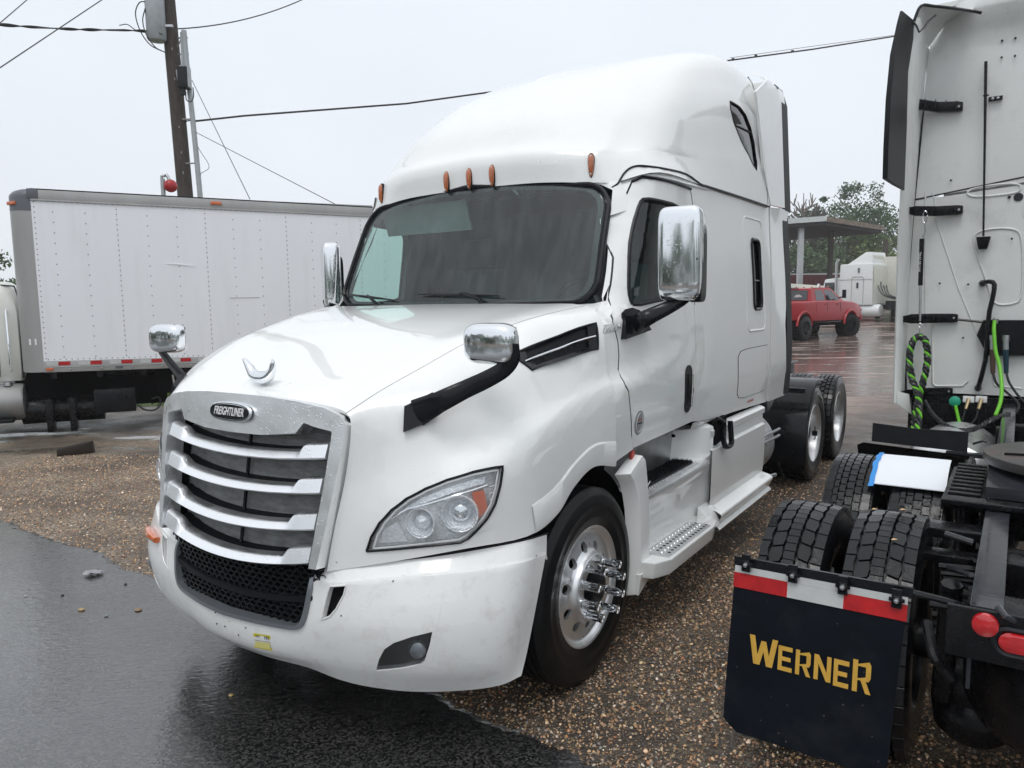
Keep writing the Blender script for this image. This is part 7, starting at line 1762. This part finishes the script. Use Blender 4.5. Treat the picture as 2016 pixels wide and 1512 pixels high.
mb = MB(); mb.lathe([(.0, .02), (.03, .30), (.10, .34), (1.3, .34), (1.34, .30), (1.35, .02)], 24, 'Y', (.38, -.35, .62)); mb.build('white_tank', M['dwhite'], DT, smooth=50)
for y in (-1.7, -3.0):
    for x in (.15, 2.25): w_ = wheel_root(DT, (x, y, .50), -1 if x < 1 else 1, 0, 'drive_wheel', TY_HEX); place(REAR_RIM, 'rim', w_); MB().lathe([(.0, .25), (.01, .08), (.05, .02)], 16, 'X', (0, 0, 0)).build('wheel_centre', M['dwhite'], w_)
MB().box((1.2, -2.0, .80), (.9, 4.6, .22)).build('frame', M['chassis'], DT); MB().box((1.2, -1.9, 1.02), (1.9, 1.6, .18)).build('deck_and_fifth_wheel', M['chassis'], DT)
MB().box((.3, -1.0, .9), (.5, .6, .5)).build('battery_box', M['chassis'], DT)
for k in range(4): MB().tube(cat([(.5+.35*k, -.05, 2.0), (.5+.3*k, -.3, 1.5), (.6+.3*k, -.9, 1.25), (.9+.1*k, -1.6, 1.2)], 4), .025, 6).build('air_hose', M['hose'], DT)
# white trailer standing behind the tractor
TL = empty('box_trailer', (24.2, 45.5, gz(0, 45)), R(-35), 'pale box trailer half hidden behind the far white tractor', 'trailer')
MB().box((0, 0, 2.15), (2.5, 9, 2.7)).build('trailer_body', M['dcream'], TL, bevel=.03)
for k in range(8): MB().box((-1.27, -4+k*1.1, 2.15), (.03, .06, 2.6)).build('side_rib', M['dwhite'], TL)
MB().box((0, 0, .7), (1.2, 8, .25)).build('trailer_frame', M['chassis'], TL)
for y in (3.0, -3.2):
    for x in (-1.1, 1.1): w_ = wheel_root(TL, (x, y, .5), 1 if x > 0 else -1, 0, 'trailer_wheel', TY_HEX)
# open steel canopy
M['rust'] = mat('rusty_fascia', (.17, .13, .10), .7, var=.5, vscale=3); M['sheetroof'] = mat('pale_roof_sheet', (.50, .53, .52), .5, var=.1); M['under'] = mat('dark_roof_underside', (.03, .03, .03), .8)
CA = empty('canopy', (21.05, 50, gz(0, 50)), 0, 'open flat roofed steel canopy with rusty fascia on tall posts', 'canopy'); zc = 7.25-gz(0, 50)
P4 = [np.array(q) for q in ((0, 0), (7.4, 7.2), (-1.0, 16.), (-9.5, 6.5))]
mb = MB(); mb.hexa([(*p, zc-.14) for p in P4]+[(*p, zc) for p in P4]); mb.build('roof_sheet', M['sheetroof'], CA)
mb = MB(); mb.hexa([(*(p*.985+np.array([-.05, .15])), zc-.50) for p in P4]+[(*(p*.985+np.array([-.05, .15])), zc-.16) for p in P4]); mb.build('roof_framing', M['under'], CA)
def beam(a, b, z0, z1, w_, nm, m): a, b = np.array(a, float), np.array(b, float); d_ = (b-a)/np.linalg.norm(b-a); n_ = np.array([d_[1], -d_[0]])*w_; return MB().hexa([(*a, z0), (*b, z0), (*(b+n_), z0), (*(a+n_), z0), (*a, z1), (*b, z1), (*(b+n_), z1), (*(a+n_), z1)]).build(nm, m, CA)
beam(P4[0], P4[1], zc-.30, zc+.04, .06, 'rusty_fascia', M['rust']); beam(P4[3], P4[0], zc-.26, zc+.08, .08, 'pale_fascia', M['sheetroof'])
for k, (u, Y, m_) in enumerate(((1574, 52, 'steel'), (1633, 55, 'pole'), (1740, 66, 'pole'))):
    q = wp(u, 560, Y); x, y = q[0]-21.05, q[1]-50
    MB().box((x, y, (zc-.3)/2), (.28 if k else .34, .3, zc-.3)).build('post', M[m_], CA)
# long maroon container wall and a tipped ramp
M['maroon'] = mat('maroon_container', (.13, .02, .025), .6, var=.25, vscale=1.5)
q = wp(1600, 545, 58); CT = empty('container', (q[0], q[1], gz(0, 58)), R(8), 'long maroon container standing beneath the far canopy', 'container')
MB().box((0, 0, 1.35), (9, 2.4, 2.7)).build('container_shell', M['maroon'], CT, bevel=.03)
for k in range(24): MB().box((-4.3+k*.375, -1.22, 1.35), (.14, .05, 2.4)).build('wall_corrugation', M['maroon'], CT)
MB().box((0, -1.2, 2.74), (9, .1, .10)).build('top_rail', M['dwhite'], CT)
q = wp(1590, 555, 47); RP = empty('dump_trailer', (q[0], q[1], gz(0, 47)), R(-30), 'pale tipping trailer bed seen above the red pickup roof', 'trailer')
mb = MB(); mb.hexa([(-3,-1.2,.9),(3,-1.2,.9),(3,1.2,.9),(-3,1.2,.9),(-3.2,-1.25,2.35),(3.0,-1.25,1.75),(3.0,1.25,1.75),(-3.2,1.25,2.35)]); mb.build('trailer_bed', M['dcream'], RP, bevel=.03)
MB().box((0, 0, .75), (5.5, .9, .25)).build('trailer_frame', M['chassis'], RP)
for x in (1.0, 2.2):
    for y in (-1.05, 1.05): w_ = empty('trailer_wheel', (0, 0, 0)); w_.parent = RP; w_.matrix_local = Matrix.Translation((x, y, .48)) @ Matrix.Rotation(R(90), 4, 'Z'); place(TY_HEX, 'tyre', w_)
# trees
def leafmat(nm, c): return mat(nm, c, .6, var=.45, vscale=.9, spec=.3)
LM = [leafmat('deep_green_leaves', (.040, .085, .026)), leafmat('mid_green_leaves', (.065, .12, .038)), leafmat('grey_green_leaves', (.085, .13, .062)), leafmat('yellow_green_leaves', (.11, .16, .045))]
BK = mat('grey_bark', (.11, .095, .08), .85, var=.3)
def tree(x, y, h, wd, lm, n, label, seed, low=.15, cl=24, ls=.20, bare=0, grp=None):
    r = random.Random(seed); nr = np.random.RandomState(seed); z0 = gz(x, y) if y < 110 else gz(0, 110)
    T_ = empty('tree', (x, y, z0), r.uniform(0, 6), label, 'tree', grp)
    mb = MB(); mb.tube([(0, 0, -.2), (r.uniform(-.2, .2), 0, h*.3), (r.uniform(-.4, .4), r.uniform(-.3, .3), h*.85)], [.03*h*.55, .02*h*.6, .04], 8)
    tips = []
    for k in range(9 if not bare else 16):
        a = r.uniform(0, 6.28); z = h*r.uniform(.25, .8); l_ = wd*.5*r.uniform(.5, .95)*(1-.35*z/h)
        p = [(0, 0, z), (l_*.5*math.cos(a), l_*.5*math.sin(a), z+l_*.35), (l_*math.cos(a+.3), l_*math.sin(a+.3), z+l_*r.uniform(.5, 1.0))]; mb.tube(p, [.013*h*.6, .008*h*.6, .03], 5); tips.append(p[2])
        if bare:
            for q in range(7):
                b_ = p[1] if q % 2 else p[2]; aa = a+r.uniform(-1.2, 1.2); e = (b_[0]+.9*math.cos(aa)*r.random(), b_[1]+.9*math.sin(aa)*r.random(), b_[2]+r.uniform(.4, 1.5)); mb.tube([b_, e], [.085, .045], 4)
    mb.build('trunk', BK, T_)
    if n:
        C_ = []
        for k in range(cl):
            f = r.random()**.8; z = h*(low+(1-low)*f); w_ = wd*.5*math.sqrt(max(.05, 1-((f-.42)/.62)**2)); a = r.uniform(0, 6.28); q = math.sqrt(r.random())*w_
            C_.append((q*math.cos(a), q*math.sin(a), z, r.uniform(.10, .24)*wd*(.6+.4*math.sqrt(max(0, 1-f)))))
        C_ = np.array(C_); ci = nr.randint(0, len(C_), n); c = C_[ci]
        d = nr.normal(size=(n, 3)); d /= np.linalg.norm(d, axis=1)[:, None]; rad = c[:, 3:4]*(nr.rand(n, 1)**.45); ctr = c[:, :3]+d*rad*np.array([1, 1, .75])
        u = nr.normal(size=(n, 3)); u /= np.linalg.norm(u, axis=1)[:, None]; v = np.cross(u, nr.normal(size=(n, 3))); v /= np.linalg.norm(v, axis=1)[:, None]
        s = ls*nr.uniform(.5, 1.3, (n, 1)); V = np.stack([ctr-u*s-v*s*.5, ctr+u*s-v*s*.4, ctr+u*s*.3+v*s], 1).reshape(-1, 3)
        me = bpy.data.meshes.new('crown'); me.from_pydata([tuple(p) for p in V], [], [(3*i, 3*i+1, 3*i+2) for i in range(n)]); me.materials.append(lm)
        o = bpy.data.objects.new('crown', me); link(o, T_)
    return T_
tl = [(36, 92, 10.3, 13, 0), (44, 96, 11.2, 13, 1), (52, 90, 10.2, 13, 0), (60, 98, 13, 14, 2), (28, 98, 10, 12, 1), (20, 100, 9.8, 12, 0), (40, 84, 7.0, 9, 3), (33, 82, 6.0, 9, 2), (49, 84, 6.6, 10, 1), (26, 86, 6.2, 9, 3), (70, 95, 12, 14, 1), (12, 104, 10, 13, 2), (57, 82, 7, 9, 0)]
TLAB = ['dense dark tree of the far tree line directly behind the canopy post', 'broad mid green tree between the canopy roof edge and the right tractor', 'dark tree behind the far white sleeper roof fairing', 'tall grey green tree hidden mostly by the right tractor', 'mid green tree of the tree line left of the canopy post', 'dark tree of the far tree line just beside the white sleeper edge', 'low yellow green tree under the middle of the canopy roof', 'low grey green bush tree between the two canopy posts', 'low mid green tree above the far sleeper cab', 'low yellow green tree left of the grey canopy post', 'rightmost mid green tree of the far tree line', 'leftmost grey green tree of the far tree line', 'low dark tree behind the far box trailer']
names_ = ['dense dark green tree in the far tree line behind the canopy', 'broad mid green tree in the far tree line', 'grey green tree in the hazy far tree line', 'low yellow green tree at the foot of the tree line']
for i, (x, y, h, wd, k) in enumerate(tl): tree(x, y, h, wd, LM[k], 8500, TLAB[i], 20+i, .05, 55, .17, grp='trees of the far tree line')
tree(38.7, 84, 12.4, 8.0, LM[0], 3200, 'taller open crowned tree rising above the far canopy roof', 50, .52, 34, .15)
tree(33.6, 86, 14.2, 5.5, LM[2], 0, 'bare twiggy tree above the canopy beside the white sleeper', 51, .5, 8, .15, bare=1)
tree(36.0, 88, 11.8, 4.5, LM[1], 700, 'thin leaning tree with sparse leaves between the bare and tall trees', 54, .5, 6, .18, bare=1)
tree(-42.5, 58, 5.6, 7.0, LM[1], 5000, 'green tree behind the box truck cab at the left edge', 52, .15, 20, .16)
tree(-50, 62, 6.0, 8.0, LM[0], 4000, 'darker green tree further left beyond the box truck', 53, .15, 20, .18)
# woods on the far side of the yard, behind the photographer
nr = np.random.RandomState(77); n_ = 15000; th = nr.uniform(R(150), R(395), n_); rad_ = 46+7*np.sin(th*3)+nr.uniform(-3, 3, n_); hh_ = 6.5+2.2*np.sin(th*11)+1.6*np.sin(th*29+1)+1.0*np.sin(th*53)
zz = hh_*nr.rand(n_)**.8; ctr = np.stack([rad_*np.cos(th), rad_*np.sin(th)+6, zz], 1); d1 = nr.normal(size=(n_, 3))*.55; d2 = nr.normal(size=(n_, 3))*.55
V = np.stack([ctr, ctr+d1, ctr+d2], 1).reshape(-1, 3); me = bpy.data.meshes.new('far_wood'); me.from_pydata([tuple(p) for p in V], [], [(3*i, 3*i+1, 3*i+2) for i in range(n_)]); me.materials.append(LM[0]); o = bpy.data.objects.new('far_wood', me); col.objects.link(o); tag(o, kind='stuff')
# grass strip beyond the box truck
gr = np.random.RandomState(5); V = []; n_ = 26000
gx = gr.uniform(-15, 2, n_); gy = gr.uniform(13.4, 26, n_)**1.0
ok = gy > 13.9+.20*np.sin(gx*1.7)+.15*np.sin(gx*4.1)+.25*(gx+8); gx, gy = gx[ok], gy[ok]; k = len(gx); hgt = gr.uniform(.05, .22, k)*np.clip((gy-13.4)/1.5, .4, 1.4); an = gr.uniform(0, 6.28, k)
w_ = .018; dx, dy = np.cos(an)*w_, np.sin(an)*w_; g0 = np.array([gz(0, y) for y in gy])
V = np.stack([np.stack([gx-dx, gy-dy, g0], 1), np.stack([gx+dx, gy+dy, g0], 1), np.stack([gx+gr.uniform(-.07, .07, k), gy+gr.uniform(-.07, .07, k), g0+hgt], 1)], 1).reshape(-1, 3)
me = bpy.data.meshes.new('grass_blades'); me.from_pydata([tuple(p) for p in V], [], [(3*i, 3*i+1, 3*i+2) for i in range(k)]); me.materials.append(mat('wet_green_grass', (.13, .22, .035), .5, var=.35, vscale=.8)); o = bpy.data.objects.new('grass', me); col.objects.link(o); tag(o, kind='stuff')
ge = [(x, 13.9+.20*math.sin(x*1.7)+.15*math.sin(x*4.1)+.25*(x+8)) for x in np.arange(-16, 3, .25)]
mb = MB(); mb.loft([[(x, y, .006), (x, 18, .012), (x, 26.5, gz(0, 26.5)+.006)] for x, y in ge], close=False, cap=False); mb.build('grass_ground', mat('grassy_soil', (.075, .11, .025), .8, var=.4, vscale=1.5), kind='structure')
# wooden block and litter
q = wp(140, 898, 9.55); bl_ = MB(); bl_.hexa([(-.16,-.10,0),(.18,.12,0),(.16,.24,0),(-.20,.0,0),(-.16,-.09,.10),(.17,.11,.15),(.15,.22,.155),(-.19,.0,.10)]); o = bl_.build('wood_block', mat('wet_dark_timber', (.022, .014, .010), .45, var=.4, vscale=8, bump=.3), bevel=.008); o.location = (q[0], 9.6, .0); tag(o, 'dark wet wooden block lying on gravel near the box truck', 'block')
def ground_pt(u, v): return np.array(WO_.at(u, v, z=.015))
def pebble(u, v, s, c, lab, grp=None):
    p = ground_pt(u, v); r = random.Random(int(u)); mb = MB(); rings = []
    for z, k in ((-.2, .7), (.05, 1.), (.35, .85), (.55, .4)):
        rings.append([(s*k*math.cos(a)*r.uniform(.8, 1.1), s*k*.8*math.sin(a)*r.uniform(.8, 1.1), s*z) for a in np.linspace(0, 5.6, 9)])
    o = mb.loft(rings).build('pebble', mat('pebble_'+str(int(u)), c, .4, var=.2, vscale=60), smooth=60); o.location = tuple(p); tag(o, lab, 'pebble', grp)
pebble(160, 1201, .022, (.42, .30, .15), 'tan pebble on the wet asphalt nearest the left edge'); pebble(272, 1201, .024, (.25, .17, .10), 'brown pebble on the asphalt beside the white bumper'); pebble(209, 1213, .014, (.22, .25, .28), 'small blue grey pebble between two larger ones on asphalt')
pebble(123, 1172, .012, (.015, .015, .015), 'small black chip on the asphalt below the paper scrap'); pebble(247, 1150, .012, (.02, .02, .02), 'small black chip on the asphalt near the gravel edge'); pebble(455, 1369, .014, (.35, .25, .10), 'yellowish leaf chip in the dark reflection under the bumper'); pebble(50, 1174, .010, (.4, .4, .38), 'tiny pale chip at the left of the asphalt')
p = ground_pt(183, 1130); r = random.Random(9); mb = MB(); rings = []
for k in range(6): rings.append([(.13*(k/5-.5)+r.uniform(-.01, .01), .05*(q/4-.5)*math.sin(math.pi*(k+.7)/6.4)*2+r.uniform(-.006, .006), .008+.02*r.random()) for q in range(5)])
o = mb.loft(rings, close=False, cap=False).build('paper_scrap', M['alu_sticker'], smooth=30); o.location = tuple(p); tag(o, 'crumpled white paper scrap on the asphalt at the gravel edge', 'litter')
# fallen leaves on the rear tyre tops of the right tractor
for u, v, y, lb in ((1722,1004,.86,'tan leaf on the crown of the inner rear tyre, left one of the pair'),(1778,1005,.86,'tan leaf on the crown of the inner rear tyre, right one of the pair'),(1761,1064,.62,'tan leaf lower down on the tread of the inner rear tyre')):
    q = A2(u, v, y=y); W_ = F2.w(*q); c0 = M.setdefault('leaf', mat('dry_tan_leaf', (.62, .40, .20), .6)); o = MB().add([(-.012, -.006, .004), (.0, -.009, .006), (.014, 0, .004), (.0, .008, .007), (-.012, .004, .003)], [(0, 1, 2, 3, 4)]).build('fallen_leaf', c0)
    o.location = W_; tag(o, lb, 'leaf', 'leaves on the wet tyres')

# ================================================================ rainy air
hz = MB().box((10, 34, 15.5), (200, 190, 33)).build('haze', None or mat('haze_tmp'), kind='stuff')
hm_ = bpy.data.materials.new('rain_haze'); hm_.use_nodes = True; nn = hm_.node_tree.nodes; nn.clear(); ho = nn.new('ShaderNodeOutputMaterial'); pv = nn.new('ShaderNodeVolumePrincipled')
pv.inputs['Color'].default_value = (.98, .99, 1, 1); pv.inputs['Density'].default_value = .0011; pv.inputs['Anisotropy'].default_value = .5
hm_.node_tree.links.new(pv.outputs[0], ho.inputs['Volume']); hz.data.materials.clear(); hz.data.materials.append(hm_)
